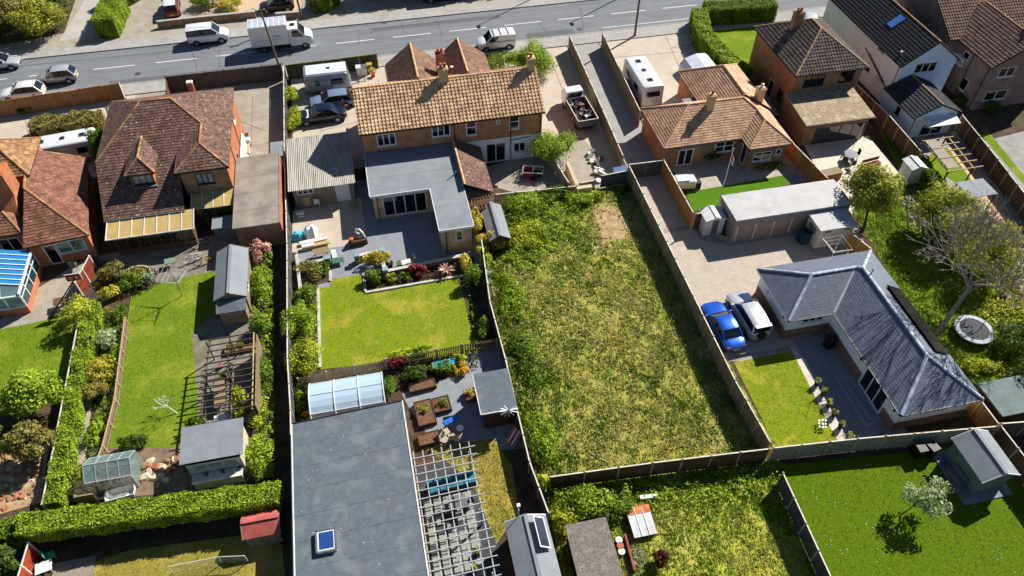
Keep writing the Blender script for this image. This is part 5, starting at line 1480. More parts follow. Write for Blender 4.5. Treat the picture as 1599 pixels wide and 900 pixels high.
# long garage block
t = thing('garage_block', 'long grey garage block with pale flat roof and four brown doors', 'garage', (32, 41.8, 0))
GAR = mat('pinkish_panel', (158, 140, 130), (144, 126, 118), scale=2)
x0, x1, y0, y1 = 27.35, 37.1, 40.55, 43.3
for a, b in (((x0, y0), (x1, y0)), ((x1, y0), (x1, y1)), ((x1, y1), (x0, y1)), ((x0, y1), (x0, y0))):
    facade(t, a, b, 0, 1.85, GAR, [op(.35 + k * 1.62, .35 + k * 1.62 + 1.48, .05, 1.75, 1, kind='garage_door', solid=1, frame=GAR) for k in range(4)] if b == (x1, y0) else [], deep=.06, sill=False)
mb = MB(); mb.b2(x0 - .12, y0 - .2, 1.85, x1 + .3, y1 + .15, 2.52); part('fascia_band', mb, mat('grey_fascia', (136, 132, 134), (122, 118, 120), scale=2), t)
mb = MB(); mb.b2(x0 - .16, y0 - .26, 2.52, x1 + .35, y1 + .2, 2.6); part('roof', mb, mat('pale_roof_membrane', (184, 183, 182), (170, 169, 168), scale=.8, c3=(152, 150, 148), scale3=.5, mix3=.5, rough=.7), t)
for k in range(5):
    x = x0 + .28 + k * 1.62
    mb = MB(); mb.b2(x - .04, y0 - .06, 0, x + .04, y0 - .005, 1.8); part('door_post', mb, WPAINT, t)
# box shed
t = thing('box_shed', 'cream box shed with flat pale roof at the end of the garage block', 'shed', (35.3, 39.2, 0))
CRM = mat('cream_paint', (212, 206, 192), (194, 188, 174), scale=1.5)
for a, b in (((33.75, 38.3), (36.8, 38.3)), ((36.8, 38.3), (36.8, 40.2)), ((36.8, 40.2), (33.75, 40.2)), ((33.75, 40.2), (33.75, 38.3))):
    facade(t, a, b, 0, 2.1, CRM)
mb = MB(); mb.b2(33.6, 38.1, 2.1, 36.95, 40.3, 2.22); part('roof', mb, MATS['pale_roof_membrane'], t)
for x in (34.2, 35.9): mb = MB(); mb.b2(x, 38.24, 1.75, x + .5, 38.32, 1.95); part('vent', mb, GREYP, t)
mb = MB(); mb.b2(33.68, 38.8, 1.2, 33.74, 39.8, 1.7); part('hatch', mb, GREYP, t)
# summerhouse and its plinth
t = shed('summerhouse', 'grey green summerhouse with pale felt gable roof on a slab base', 'shed', 32.95, 35.2, 15.9, 18.7, 2.0, 2.6, 'y', FELT, mat('sage_boards', (120, 134, 130), (100, 114, 112), scale=2, stretch=(.5, .5, 9)), roof_parts=2, trim=WPAINT, ov=.2)
mb = MB(); mb.prism([(32.2, 15.3), (35.6, 15.3), (35.9, 19.0), (32.3, 19.0)], 0, .09); struct('summerhouse_base', mb, SLATEPAT)
# other small roofs at the right edge
shed('blue_door_shed', 'small white shed with pale roof between the cream terrace and the long grass', 'shed', 45.7, 47.0, 44.1, 45.5, 1.8, 2.05, 'y', MATS['white_sheet'], WPAINT)
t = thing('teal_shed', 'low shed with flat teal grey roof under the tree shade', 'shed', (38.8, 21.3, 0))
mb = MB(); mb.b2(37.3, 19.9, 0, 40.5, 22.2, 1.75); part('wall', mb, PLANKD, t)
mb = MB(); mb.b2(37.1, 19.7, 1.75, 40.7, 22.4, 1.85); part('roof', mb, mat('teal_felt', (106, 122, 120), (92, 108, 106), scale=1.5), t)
# pergola frame and shelter in the white house garden
t = thing('garden_pergola', 'open timber pergola frame over pink path in the white house garden', 'pergola', (50, 45, 0))
for k in range(6):
    y = 42.7 + k * .88
    mb = MB(); mb.bar((48.0 + .08 * k, y, 2.25), (51.5, y + .05, 2.25), .07, .1); part('slat', mb, POSTW, t)
for x0, x1 in ((48.15, 48.5), (50.6, 51.1)):
    mb = MB(); mb.bar((x0, 42.6, 2.16), (x1, 47.3, 2.16), .08, .1); part('beam', mb, POSTW, t)
    for y in (42.8, 47.0):
        mb = MB(); mb.b2(x0 - .05, y - .05, 0, x0 + .05, y + .05, 2.1); part('post', mb, WOODD, t)
for k in range(3):
    mb = MB(); mb.slab([(48.2 + .1 * k, 43.0 + 1.4 * k, 2.34), (49.3 + .1 * k, 43.0 + 1.4 * k, 2.34), (49.4 + .1 * k, 44.3 + 1.4 * k, 2.34), (48.3 + .1 * k, 44.3 + 1.4 * k, 2.34)], .03); part('roof_panel', mb, mat('grey_brown_sheet', (156, 144, 128), (136, 124, 110), scale=3), t)
t = thing('garden_shelter', 'flat grey roofed shelter beside the pergola of the white house', 'shelter', (49.4, 40.4, 0))
for k in range(2):
    mb = MB(); mb.b2(48.0 + 1.3 * k, 39.3, 2.05 + .01 * k, 49.3 + 1.3 * k, 41.4, 2.12 + .01 * k); part('roof_sheet', mb, FELT, t)
for x in (48.1, 50.5):
    for y in (39.4, 41.3): mb = MB(); mb.b2(x - .05, y - .05, 0, x + .05, y + .05, 2.05); part('post', mb, WOODD, t)
# ================================================================== PLANTS
def leafmat(key, cols, trans=.32, rough=.6):
    if key in MATS: return MATS[key]
    m = bpy.data.materials.new(key); m.use_nodes = True
    n, l = m.node_tree.nodes, m.node_tree.links
    b = n['Principled BSDF']; b.inputs['Roughness'].default_value = rough; b.inputs['Specular IOR Level'].default_value = .25
    a = n.new('ShaderNodeAttribute'); a.attribute_name = 'rnd'
    r = n.new('ShaderNodeValToRGB')
    el = r.color_ramp.elements
    for i, c in enumerate(cols):
        p = i / (len(cols) - 1)
        e = el[0] if i == 0 else (el[1] if i == len(cols) - 1 else el.new(p))
        e.position = p; e.color = lin(c)
    l.new(a.outputs['Fac'], r.inputs[0]); l.new(r.outputs[0], b.inputs['Base Color'])
    t = n.new('ShaderNodeBsdfTranslucent'); l.new(r.outputs[0], t.inputs['Color'])
    ms = n.new('ShaderNodeMixShader'); ms.inputs[0].default_value = trans
    l.new(b.outputs[0], ms.inputs[1]); l.new(t.outputs[0], ms.inputs[2]); l.new(ms.outputs[0], n['Material Output'].inputs[0])
    MATS[key] = m
    return m
L_GRN = leafmat('mid_green_leaves', [(46, 71, 14), (91, 124, 24), (147, 178, 48)])
L_BRT = leafmat('bright_green_leaves', [(67, 99, 14), (124, 160, 24), (192, 217, 59)])
L_LIME = leafmat('lime_leaves', [(89, 114, 12), (154, 174, 26), (224, 227, 70)])
L_YEL = leafmat('yellow_green_leaves', [(138, 138, 24), (194, 184, 43), (242, 224, 92)])
L_DRK = leafmat('dark_green_leaves', [(43, 71, 20), (71, 101, 29), (106, 133, 45)])
L_OLV = leafmat('olive_leaves', [(94, 94, 38), (133, 129, 55), (178, 166, 85)])
L_RED = leafmat('crimson_leaves', [(90, 22, 30), (140, 40, 50), (176, 70, 76)])
L_MAR = leafmat('maroon_leaves', [(48, 20, 18), (84, 34, 26), (120, 60, 40)])
L_PNK = leafmat('pink_cream_leaves', [(190, 110, 110), (220, 180, 150), (236, 216, 180)])
L_TREE = leafmat('tree_leaves', [(70, 96, 16), (120, 144, 28), (166, 178, 42), (204, 202, 74)])
L_WHT = leafmat('blossom_leaves', [(104, 130, 52), (150, 170, 88), (214, 222, 178)])
L_GOLD = leafmat('golden_flowers', [(206, 150, 20), (232, 190, 30), (240, 214, 80)])
L_GREY = leafmat('grey_green_leaves', [(108, 133, 108), (147, 173, 143), (189, 210, 178)])
WOODB = mat('bark', (104, 88, 70), (74, 62, 50), scale=6, stretch=(3, 3, .7), bump=.4)
TWIG = mat('pale_bark', (156, 146, 130), (122, 114, 102), scale=6)

def leaf_geo(p, nrm, size, asp=.55):
    """rhombic leaves: arrays of vertices and faces"""
    n = len(p)
    nrm = nrm / (np.linalg.norm(nrm, axis=1, keepdims=True) + 1e-9)
    t = rng.normal(size=(n, 3)); t -= nrm * np.sum(t * nrm, axis=1, keepdims=True)
    t /= np.linalg.norm(t, axis=1, keepdims=True) + 1e-9
    b = np.cross(nrm, t)
    s = (size * np.clip(rng.lognormal(0, .38, n), .4, 2.2))[:, None]
    v = np.empty((n, 4, 3))
    v[:, 0] = p - t * s * .5; v[:, 1] = p + b * s * asp * .5 + nrm * s * .1; v[:, 2] = p + t * s * .5 - nrm * s * .08; v[:, 3] = p - b * s * asp * .5 + nrm * s * .1
    return v.reshape(-1, 3)

def np_mesh(name, v, nper, m, rnd):
    me = bpy.data.meshes.new(name)
    nf = len(v) // nper
    me.vertices.add(len(v)); me.vertices.foreach_set('co', np.asarray(v, np.float32).ravel())
    me.loops.add(len(v)); me.loops.foreach_set('vertex_index', np.arange(len(v), dtype=np.int32))
    me.polygons.add(nf); me.polygons.foreach_set('loop_start', np.arange(0, len(v), nper, dtype=np.int32))
    me.update(calc_edges=True)
    at = me.attributes.new('rnd', 'FLOAT', 'FACE'); at.data.foreach_set('value', np.clip(rnd, 0, 1).astype(np.float32))
    me.materials.append(m)
    return me

def crown(c, r, n, K=16, size=.16, flat=-.35, tight=.42):
    c, r = np.array(c, float), np.array(r, float)
    d = rng.normal(size=(K * 3, 3)); d /= np.linalg.norm(d, axis=1, keepdims=True)
    d = d[d[:, 2] > flat][:K]; K = len(d)
    cc = c + d * r * rng.uniform(.45, .8, (K, 1))
    cr = tight * r * rng.uniform(.75, 1.25, (K, 1))
    tone = rng.uniform(0, 1, K)
    k = rng.integers(0, K, n)
    e = rng.normal(size=(n, 3)); e /= np.linalg.norm(e, axis=1, keepdims=True)
    p = cc[k] + e * cr[k] * rng.uniform(.55, 1.05, (n, 1))
    nr = e + rng.normal(size=(n, 3)) * .45 + np.array([0, 0, .35])
    ok = p[:, 2] > .02
    rnd = .5 * tone[k] + .5 * rng.uniform(0, 1, n)
    return leaf_geo(p[ok], nr[ok], size), rnd[ok], cc

def shrub(label, px, py, r, h, m, n=None, size=.14, name='shrub', cat='shrub', K=None, z0=0, group=None, at=None):
    c = G(px, py) if at is None else Vector((at[0], at[1], 0))
    rr = (r[0] * 1.22, r[1] * 1.22) if isinstance(r, tuple) else (r, r)
    h = h * 1.1
    n = n or int(430 * (rr[0] * rr[1] + h * (rr[0] + rr[1]) / 2) * (.14 / size) ** 2 * 1.7) + 60
    v, rnd, cc = crown((0, 0, z0 + h * .5), (rr[0], rr[1], h * .55), n, K or max(7, int(9 * math.sqrt(rr[0] * rr[1]) + 5)), size)
    t = thing(name, label, cat, (c.x, c.y, 0), group=group)
    o = new_obj('foliage', np_mesh('foliage', v, 4, m, rnd), t); ORG[o] = ORG[t]
    mb = MB()
    mb.tube((0, 0, 0), (0, 0, h * .5), .03 + .02 * h, .02)
    part('stem', mb, WOODB, t, local=True)
    return t

def tree(label, base, c, r, m, n, K=26, size=.17, tr=.14, bark=None, name='tree', limbs=7, tight=.36):
    n = int(n * 1.9); b = Vector((base[0], base[1], 0)); c = Vector(c)
    v, rnd, cc = crown((c.x - b.x, c.y - b.y, c.z), r, n, K, size, tight=tight)
    t = thing(name, label, 'tree', b)
    o = new_obj('crown', np_mesh('crown', v, 4, m, rnd), t); ORG[o] = b
    fork = Vector((c.x - b.x, c.y - b.y, c.z)) * .45
    fork.z = c.z * .5
    mb = MB(); mb.tube((0, 0, -.05), fork * .5 + Vector((.05, 0, 0)), tr, tr * .8, 8); mb.tube(fork * .5 + Vector((.05, 0, 0)), fork, tr * .8, tr * .6, 8)
    part('trunk', mb, bark or WOODB, t, local=True, smooth=60)
    for k in range(min(limbs, len(cc))):
        mid = fork.lerp(Vector(cc[k]), .5) + Vector((random.uniform(-.2, .2), random.uniform(-.2, .2), .15))
        mb = MB(); mb.tube(fork, mid, tr * .5, tr * .33, 6); mb.tube(mid, cc[k], tr * .33, tr * .12, 6)
        part('limb', mb, bark or WOODB, t, local=True, smooth=60)
    return t

def hedge(label, pts, w, h, m, size=.13, dens=330, name='hedge', core=None, lump=.12, z0=0.0):
    """clipped hedge along a polyline"""
    pts = [Vector((p[0], p[1], 0)) for p in pts]
    t = thing(name, label, 'hedge', pts[0])
    V, Rn = [], []
    cm = MB()
    for a, b in zip(pts, pts[1:]):
        L = (b - a).length; d = (b - a) / L; nn = Vector((d.y, -d.x, 0))
        areas = np.array([L * w, L * h, L * h, w * h, w * h]); n = (areas * dens).astype(int)
        for f, k in enumerate(n):
            u, q = rng.uniform(0, 1, k), rng.uniform(0, 1, k)
            if f == 0: s, o, z = u * L, (q - .5) * w, np.full(k, h); nv = np.array([0, 0, 1.])
            elif f < 3: sg = 1 if f == 1 else -1; s, o, z = u * L, np.full(k, sg * w / 2), z0 + q * (h - z0); nv = np.array([nn.x, nn.y, .3]) * np.array([sg, sg, 1])
            else: sg = 1 if f == 3 else -1; s, o, z = np.full(k, L if sg > 0 else 0.), (u - .5) * w, z0 + q * (h - z0); nv = np.array([d.x * sg, d.y * sg, .3])
            lmp = lump * (np.sin(s * 2.1 + z * 1.7 + o * 3) + np.sin(s * 5.3 + 1.3 * z + o) * .6) * .5
            base = np.array([[a.x - pts[0].x, a.y - pts[0].y, 0]])
            p = base + s[:, None] * np.array([[d.x, d.y, 0]]) + o[:, None] * np.array([[nn.x, nn.y, 0]]) + z[:, None] * np.array([[0, 0, 1.]])
            p = p + (lmp + rng.normal(0, .05, k))[:, None] * nv
            V.append(leaf_geo(p, nv + rng.normal(size=(k, 3)) * .55, size)); Rn.append(.35 * (.5 + lmp / lump * .5) + .65 * rng.uniform(0, 1, k))
        c = (a + b) / 2 - pts[0]
        cm.box((c.x, c.y, (h + z0) / 2 - .06), (L - .1, w - .16, h - z0 - .14), math.atan2(d.y, d.x))
        if z0: cm.box((c.x + nn.x * -.35, c.y + nn.y * -.35, z0 / 2 + .05), (L - .2, .3, z0 + .3), math.atan2(d.y, d.x))
    o = new_obj('foliage', np_mesh('foliage', np.concatenate(V), 4, m, np.concatenate(Rn)), t); ORG[o] = pts[0]
    part('branches', cm, mat('hedge_inside', (34, 40, 18), (24, 26, 12), scale=4), t, local=True)
    return t

def inpoly(x, y, poly):
    c = np.zeros(len(x), bool)
    n = len(poly)
    for i in range(n):
        x0, y0 = poly[i]; x1, y1 = poly[(i + 1) % n]
        if y0 == y1: continue
        k = ((y0 > y) != (y1 > y)) & (x < (x1 - x0) * (y - y0) / (y1 - y0) + x0)
        c ^= k
    return c
def wob(x, y, s=1.0):
    return (np.sin(x * 1.3 * s + 2 * np.sin(y * .7 * s)) + np.sin(y * 1.1 * s + 1.7 * np.sin(x * .9 * s + 1)) + .7 * np.sin(x * 3.1 * s + y * 2.3 * s)) / 2.7

def grass(name, poly, dens, h, w, m, tone=None, label=None, tuft=6, spread=.12, hvar=None):
    """tufts of bent blades over a plan polygon"""
    P = [(p[0], p[1]) for p in poly]
    xs, ys = [p[0] for p in P], [p[1] for p in P]
    A = (max(xs) - min(xs)) * (max(ys) - min(ys))
    n = int(A * dens / tuft)
    x, y = rng.uniform(min(xs), max(xs), n), rng.uniform(min(ys), max(ys), n)
    k = inpoly(x, y, P); x, y = x[k], y[k]
    if hvar is not None:
        hh = hvar(x, y)
    else:
        hh = np.ones(len(x))
    tt = tone(x, y) if tone else np.full(len(x), .5)
    tt = tt + rng.normal(0, .12, len(x))
    x, y, hh, tt = [np.repeat(q, tuft) for q in (x, y, hh, tt)]
    n = len(x)
    x = x + rng.normal(0, spread, n); y = y + rng.normal(0, spread, n)
    a = rng.uniform(0, 2 * math.pi, n); L = h * hh * rng.uniform(.6, 1.3, n)
    lean = rng.uniform(.7, 1.5, n)
    dx, dy = np.cos(a), np.sin(a)
    v = np.zeros((n, 4, 3))
    v[:, 0] = np.stack([x - dy * w / 2, y + dx * w / 2, np.full(n, .0)], 1); v[:, 1] = np.stack([x + dy * w / 2, y - dx * w / 2, np.full(n, .0)], 1)
    mx, my, mz = x + dx * L * lean * .45, y + dy * L * lean * .45, L * .5
    v[:, 2] = np.stack([mx + dy * w * .4, my - dx * w * .4, mz], 1)
    v[:, 3] = np.stack([x + dx * L * lean, y + dy * L * lean, L * np.where(lean > 1.1, .4, .65)], 1)
    o = new_obj(name, np_mesh(name, v.reshape(-1, 3), 4, m, tt + rng.normal(0, .14, n)))
    o['kind'] = 'stuff'
    if label: o['label'] = label
    return o
def cover(name, poly, dens, h, m, label, size=.15, gate=.25):
    P = [(p[0], p[1]) for p in poly]; xs, ys = [p[0] for p in P], [p[1] for p in P]
    n = int((max(xs) - min(xs)) * (max(ys) - min(ys)) * dens)
    x, y = rng.uniform(min(xs), max(xs), n), rng.uniform(min(ys), max(ys), n)
    k = inpoly(x, y, P); x, y = x[k], y[k]; n = len(x)
    f = np.clip(.55 + .55 * wob(x, y, 2.6) + .2 * wob(x, y, 6), 0, 1.2)
    k = rng.uniform(0, 1, n) < gate + f; x, y, f = x[k], y[k], f[k]; n = len(x)
    z = .03 + h * f * rng.uniform(.3, 1, n) ** .6
    o = new_obj(name, np_mesh(name, leaf_geo(np.stack([x, y, z], 1), rng.normal(size=(n, 3)) * .5 + np.array([0, 0, .8]), size), 4, m, .45 * (.5 + .5 * wob(x, y, 1.1)) + .55 * rng.uniform(0, 1, n)))
    o['kind'] = 'stuff'; o['label'] = label
    return o
# ---- grass
L_FIELD = leafmat('field_grass', [(100, 136, 18), (152, 164, 36), (196, 186, 70), (224, 206, 100), (240, 224, 150)], trans=.45)
L_WEED = leafmat('weed_grass', [(98, 140, 18), (146, 176, 30), (192, 196, 64), (224, 206, 116)], trans=.45)
L_LAWN = leafmat('lawn_blades', [(98, 128, 26), (130, 148, 34), (160, 164, 56), (186, 174, 92)], trans=.35)
L_DEEP = leafmat('deep_lawn_blades', [(72, 98, 2), (98, 122, 4), (134, 148, 14)], trans=.35)
L_DRY = leafmat('dry_blades', [(104, 118, 34), (158, 146, 62), (200, 174, 110)], trans=.35)
fp = gp((762, 400), (768, 335), (905, 300), (985, 290), (1210, 702), (862, 756), (805, 640))
ft = lambda x, y: .38 + .26 * wob(x, y, .38) + .2 * wob(x + 3, y, 1.5) + .1 * wob(x, y, 4) - .5 * np.clip(1 - (x - 6.4) / 3.5, 0, 1) - .3 * np.clip((y - 42) / 8, 0, 1)
bare = gp((922, 322), (962, 320), (988, 350), (977, 375), (945, 382), (925, 402), (933, 360))
def fh(x, y):
    b = .85 + .35 * wob(x, y, 2.7) + .35 * wob(x + 7, y + 2, .9) + .6 * np.clip(1 - (x - 6.4) / 3.0, 0, 1) + .4 * np.clip((y - 45) / 5, 0, 1)
    jx, jy = x + rng.normal(0, .4, len(x)), y + rng.normal(0, .4, len(x))
    return np.where(inpoly(jx, jy, bare), .12, b)
grass('long_grass', fp, 140, .25, .06, L_FIELD, ft, 'long straw and green grass over the rough field', tuft=7, hvar=fh)
lg = gp((850, 765), (1215, 718), (1290, 1000), (900, 1000))
grass('weed_grass', lg, 190, .19, .055, L_WEED, lambda x, y: .3 + .25 * wob(x, y, .6) + .15 * wob(x, y, 2) - .25 * np.clip((y - 17) / 4, 0, 1), 'lush weedy grass in the lower garden', tuft=7, hvar=lambda x, y: .8 + .35 * wob(x, y, 2) + .3 * np.clip((y - 17.5) / 3, 0, 1))
def lawngrass(src, m, base=.4, dens=150, h=.06):
    me = bpy.data.objects[src].data
    poly = [(q.co.x, q.co.y) for q in me.vertices]
    grass('lawn_grass', poly, dens, h, .04, m, lambda x, y: base + .22 * wob(x, y, .5) + .16 * wob(x, y, 2.4), None, tuft=4, spread=.09)
lawngrass('slate_bungalow_lawn', L_LAWN, .45); lawngrass('cottage_lawn', L_LAWN, .42); lawngrass('brown_house_garden_lawn', L_LAWN, .22)
lawngrass('left_lawn', L_LAWN, .15); lawngrass('back_lawn', L_DEEP, .5, 110); lawngrass('bottom_lawn', L_DRY, .5); lawngrass('seating_lawn', L_DRY, .35, 170, .1)
lawngrass('brown_house_lawn', L_LAWN, .12, 170, .16)

L_WEEDL = leafmat('weed_leaves', [(84, 116, 20), (124, 150, 30), (164, 176, 56), (190, 178, 90)])
L_MIX = leafmat('mixed_border_leaves', [(60, 84, 20), (110, 140, 30), (160, 176, 50), (206, 196, 90), (96, 60, 44)])
for nm, q, d, h, m, lb in (('border_plants', ((395, 372), (428, 372), (431, 750), (396, 756)), 150, .75, L_BRT, 'mixed border plants along the dark passage'),
  ('border_plants', ((165, 480), (194, 490), (180, 610), (158, 700), (140, 765), (128, 765), (150, 640), (160, 560)), 130, .45, L_GRN, 'border plants beside the rustic rail'),
  ('border_plants', ((447, 470), (496, 447), (499, 575), (452, 592)), 150, .6, L_BRT, 'leafy border left of the cottage lawn'), ('border_plants', ((571, 431), (740, 402), (742, 427), (573, 452)), 110, .3, L_MIX, 'mixed bedding plants above the cottage lawn'),
  ('border_plants', ((728, 430), (764, 540), (742, 546)), 100, .4, L_GRN, 'shaded border plants along the old fence'), ('vegetable_plants', ((600, 575), (745, 548), (750, 575), (612, 612)), 110, .35, L_MIX, 'mixed vegetables below the picket fence'),
  ('tall_weeds', ((790, 312), (905, 300), (928, 325), (885, 375), (832, 425), (800, 425), (775, 385)), 150, .7, L_BRT, 'rank bright weeds at the top of the rough field'), ('tall_weeds', ((762, 410), (805, 400), (835, 545), (868, 742), (853, 755), (803, 640)), 60, .35, L_WEEDL, 'rank bright weeds along the old fence'),
  ('brambles', ((860, 768), (985, 752), (985, 800), (950, 810), (885, 850), (872, 800)), 170, .9, L_BRT, 'brambles behind the sheds in the lower garden'), ('tall_weeds', ((990, 750), (1205, 722), (1225, 770), (1100, 785), (1000, 800)), 90, .45, L_BRT, 'lush green weeds below the end fence'),
  ('undergrowth', ((1480, 380), (1600, 440), (1600, 600), (1560, 590), (1545, 520), (1500, 450)), 70, .5, L_YEL, 'rough undergrowth around the bare tree'), ('undergrowth', ((0, 76), (100, 52), (118, 0), (0, 0)), 60, .7, L_GRN, 'undergrowth beneath the trees across the road'),
  ('border_plants', ((150, 408), (250, 425), (240, 452), (166, 476)), 110, .4, L_MIX, 'mixed plants around the brown house yard'), ('vegetable_plants', ((458, 592), (486, 586), (486, 660), (460, 672)), 70, .3, L_GRN, 'scattered plants beside the polytunnel')):
    cover(nm, gp(*q), d, h, m, lb)
cover('weed_clumps', fp, 70, .32, L_WEEDL, 'clumps of broad weeds scattered through the rough field', .13, -.55)
# ---- hedges
hedge('long clipped bright green hedge above the teal fence', [(-24.3, 25.05), (-9.35, 24.0)], 1.35, 2.1, L_BRT, size=.1, dens=560, z0=1.0)
hedge('dark end of hedge running left of the long clipped hedge', [(-40, 26.0), (-24.6, 25.3)], 1.2, 1.5, L_GRN)
hedge('tall bright clipped hedge between the two driveways across the road', [(-28.3, 86.2), (-27.9, 92.3)], 2.3, 2.3, L_BRT, size=.1, dens=500)
hedge('darker hedge behind the bright clipped hedge across the road', [(-29.0, 93.4), (-25.6, 97)], 2.6, 1.9, L_DRK)
hedge('square dark hedge block beside the wooden pole across the road', [(-5.6, 88.0), (-3.5, 88.4), (-3.2, 94)], 2.4, 1.8, L_GRN)
hedge('big clipped hedge curving beside the bungalow forecourt', [(38.0, 75.4), (37.4, 73.5), (36.6, 70.5), (37.0, 65.8), (37.9, 61.8)], 1.7, 1.9, L_BRT)
hedge('broad clipped hedge along the road in front of the square brick house', [(38.9, 75.6), (47.0, 74.9)], 2.2, 2.0, L_GRN)
hedge('ragged hedge along the front of the left driveway caravan', [(-32.5, 68.3), (-26.3, 68.3)], 2.3, 1.4, L_OLV, lump=.3)
hedge('narrow leafy hedge growing along the ivy fence', [(-23.3, 43.2), (-23.2, 34.1), (-23.1, 26.6)], .9, 1.3, L_BRT, lump=.2, size=.11, dens=450)
hedge('low box hedge in the white house garden', [(47.8, 46.0), (46.9, 40.2)], 1.0, 1.5, L_GRN, lump=.2)
hedge('tall dark hedge in the gardens across the road', [(1.0, 90.2), (24.0, 90.2)], 2.2, 4.6, L_DRK, lump=.4, dens=160, size=.2)
# ---- trees
tree('round leafy tree on the long grass beside the garage block', G(1347, 362), (39.3, 40.9, 3.3), (2.2, 2.3, 2.0), L_TREE, 7000, 44, size=.19, tight=.4)
tree('pale yellow green tree beside the garden shelter', G(1500, 395), (44.6, 37.2, 2.5), (3.0, 3.4, 2.2), L_TREE, 6500, 48, tight=.28)
tree('tall bushy tree at the right edge above the bare branches', G(1570, 470), (45.8, 33.5, 2.6), (2.6, 2.8, 2.2), L_OLV, 3600, 30, tight=.3)
tree('small white blossom tree on the deep green lawn', G(1404, 806), (29.2, 15.7, 1.75), (1.8, 1.5, 1.05), L_WHT, 900, 30, size=.15, tr=.05, tight=.28)
tree('round lime tinted tree on the left lawn', G(66, 625), (-25.6, 35.0, 1.9), (2.05, 1.9, 1.7), L_BRT, 5200, 34)
tree('dark untidy tree behind the rubble yard', G(70, 688), (-25.0, 31.0, 1.7), (1.5, 1.4, 1.4), L_OLV, 2600, 22)
tree('dense dark tree at the far left garden edge', G(10, 665), (-28.4, 31.5, 1.9), (2.0, 1.7, 1.7), L_DRK, 3000, 24)
tree('leaning dark green tree below the hedge corner', G(30, 870), (-24.9, 23.2, 1.3), (1.0, 1.0, 1.1), L_DRK, 1700, 16)
tree('tall conifer beside the left caravan', G(150, 262), (-24.7, 61.6, 2.3), (1.1, 1.5, 2.0), L_GRN, 3000, 24)
for i, (x, y, r, h, m, lb) in enumerate(((-46, 93, 5.0, 5.6, L_GRN, 'broad green tree at the far left across the road'), (-40.5, 90.0, 3.9, 4.4, L_OLV, 'brown tinged tree across the road beside the drive'), (-35.6, 88.4, 2.9, 3.4, L_TREE, 'fresh green tree at the drive mouth across the road'),
        (-36.3, 94.5, 3.0, 3.6, L_GRN, 'dark rounded tree on the bend of the drive across the road'), (-43.5, 87.4, 3.4, 3.4, L_GRN, 'low spreading tree over the far pavement'), (-41, 98, 3.5, 4.2, L_YEL, 'yellowing tree at the top left across the road'))):
    tree(lb, (x, y), (x, y, h * .62), (r, r, h * .55), m, int(1700 * r), 34, size=.22, tr=.2)
for x, y, r, h, lb in ((27.5, 90.0, 3.0, 6.5, 'roadside tree whose shade falls on the far lane'), (33.5, 90.4, 3.2, 6.6, 'second roadside tree shading the far lane'), (39.5, 90.6, 2.6, 6.0, 'smaller roadside tree shading the far kerb')):
    tree(lb, (x, y), (x, y, h * .62), (r, 2.4, h * .38), L_GRN, int(1000 * r), 24, size=.2, tr=.2)
# bare branching tree
def bare_tree(label, base, lean, h, depth=5, seed=3, r0=.2, name='bare_tree', m=None):
    rd = random.Random(seed)
    t = thing(name, label, 'tree', (base[0], base[1], 0))
    limbs = []
    def grow(mb, p, d, L, r, k):
        q = p + d * L
        mb.tube(p, q, r, r * .68, 5 if k > 1 else 7)
        if k == 0: return
        for i in range(3 if k > 1 else 3):
            nd = (d + Vector((rd.uniform(-1, 1), rd.uniform(-1, 1), rd.uniform(-.25, .55))) * .75).normalized()
            grow(mb, q, nd, L * rd.uniform(.65, .9), r * .7, k - 1)
    p = Vector((0, 0, 0)); d = Vector(lean).normalized()
    mb = MB(); mb.tube(p, p + d * h * .46, r0, r0 * .7, 9); part('trunk', mb, m or TWIG, t, local=True, smooth=60)
    for i in range(6):
        a = i * 1.05
        nd = (d * .7 + Vector((math.cos(a), math.sin(a), rd.uniform(-.1, .5)))).normalized()
        mb = MB(); grow(mb, d * h * (.36 + .02 * i), nd, h * .17, r0 * .45, depth - 1)
        part('limb', mb, m or TWIG, t, local=True, smooth=60)
    return t
bare_tree('big spreading tree with pale twisted branches and thin leaf beside the trampoline', G(1462, 522), (.27, .16, .9), 10.5, 6, r0=.19)
bt = bpy.data.objects['bare_tree']
v, rn, _ = crown((3.8, 2.8, 5.0), (3.6, 3.4, 2.2), 5200, 60, .15, tight=.26)
o = new_obj('crown', np_mesh('crown', v, 4, L_TREE, rn), bt); ORG[o] = ORG[bt]
bare_tree('small leafless white-stemmed sapling on the brown house lawn', G(277, 646), (-.5, .25, .75), 2.2, 3, 5, .035, m=WPAINT)
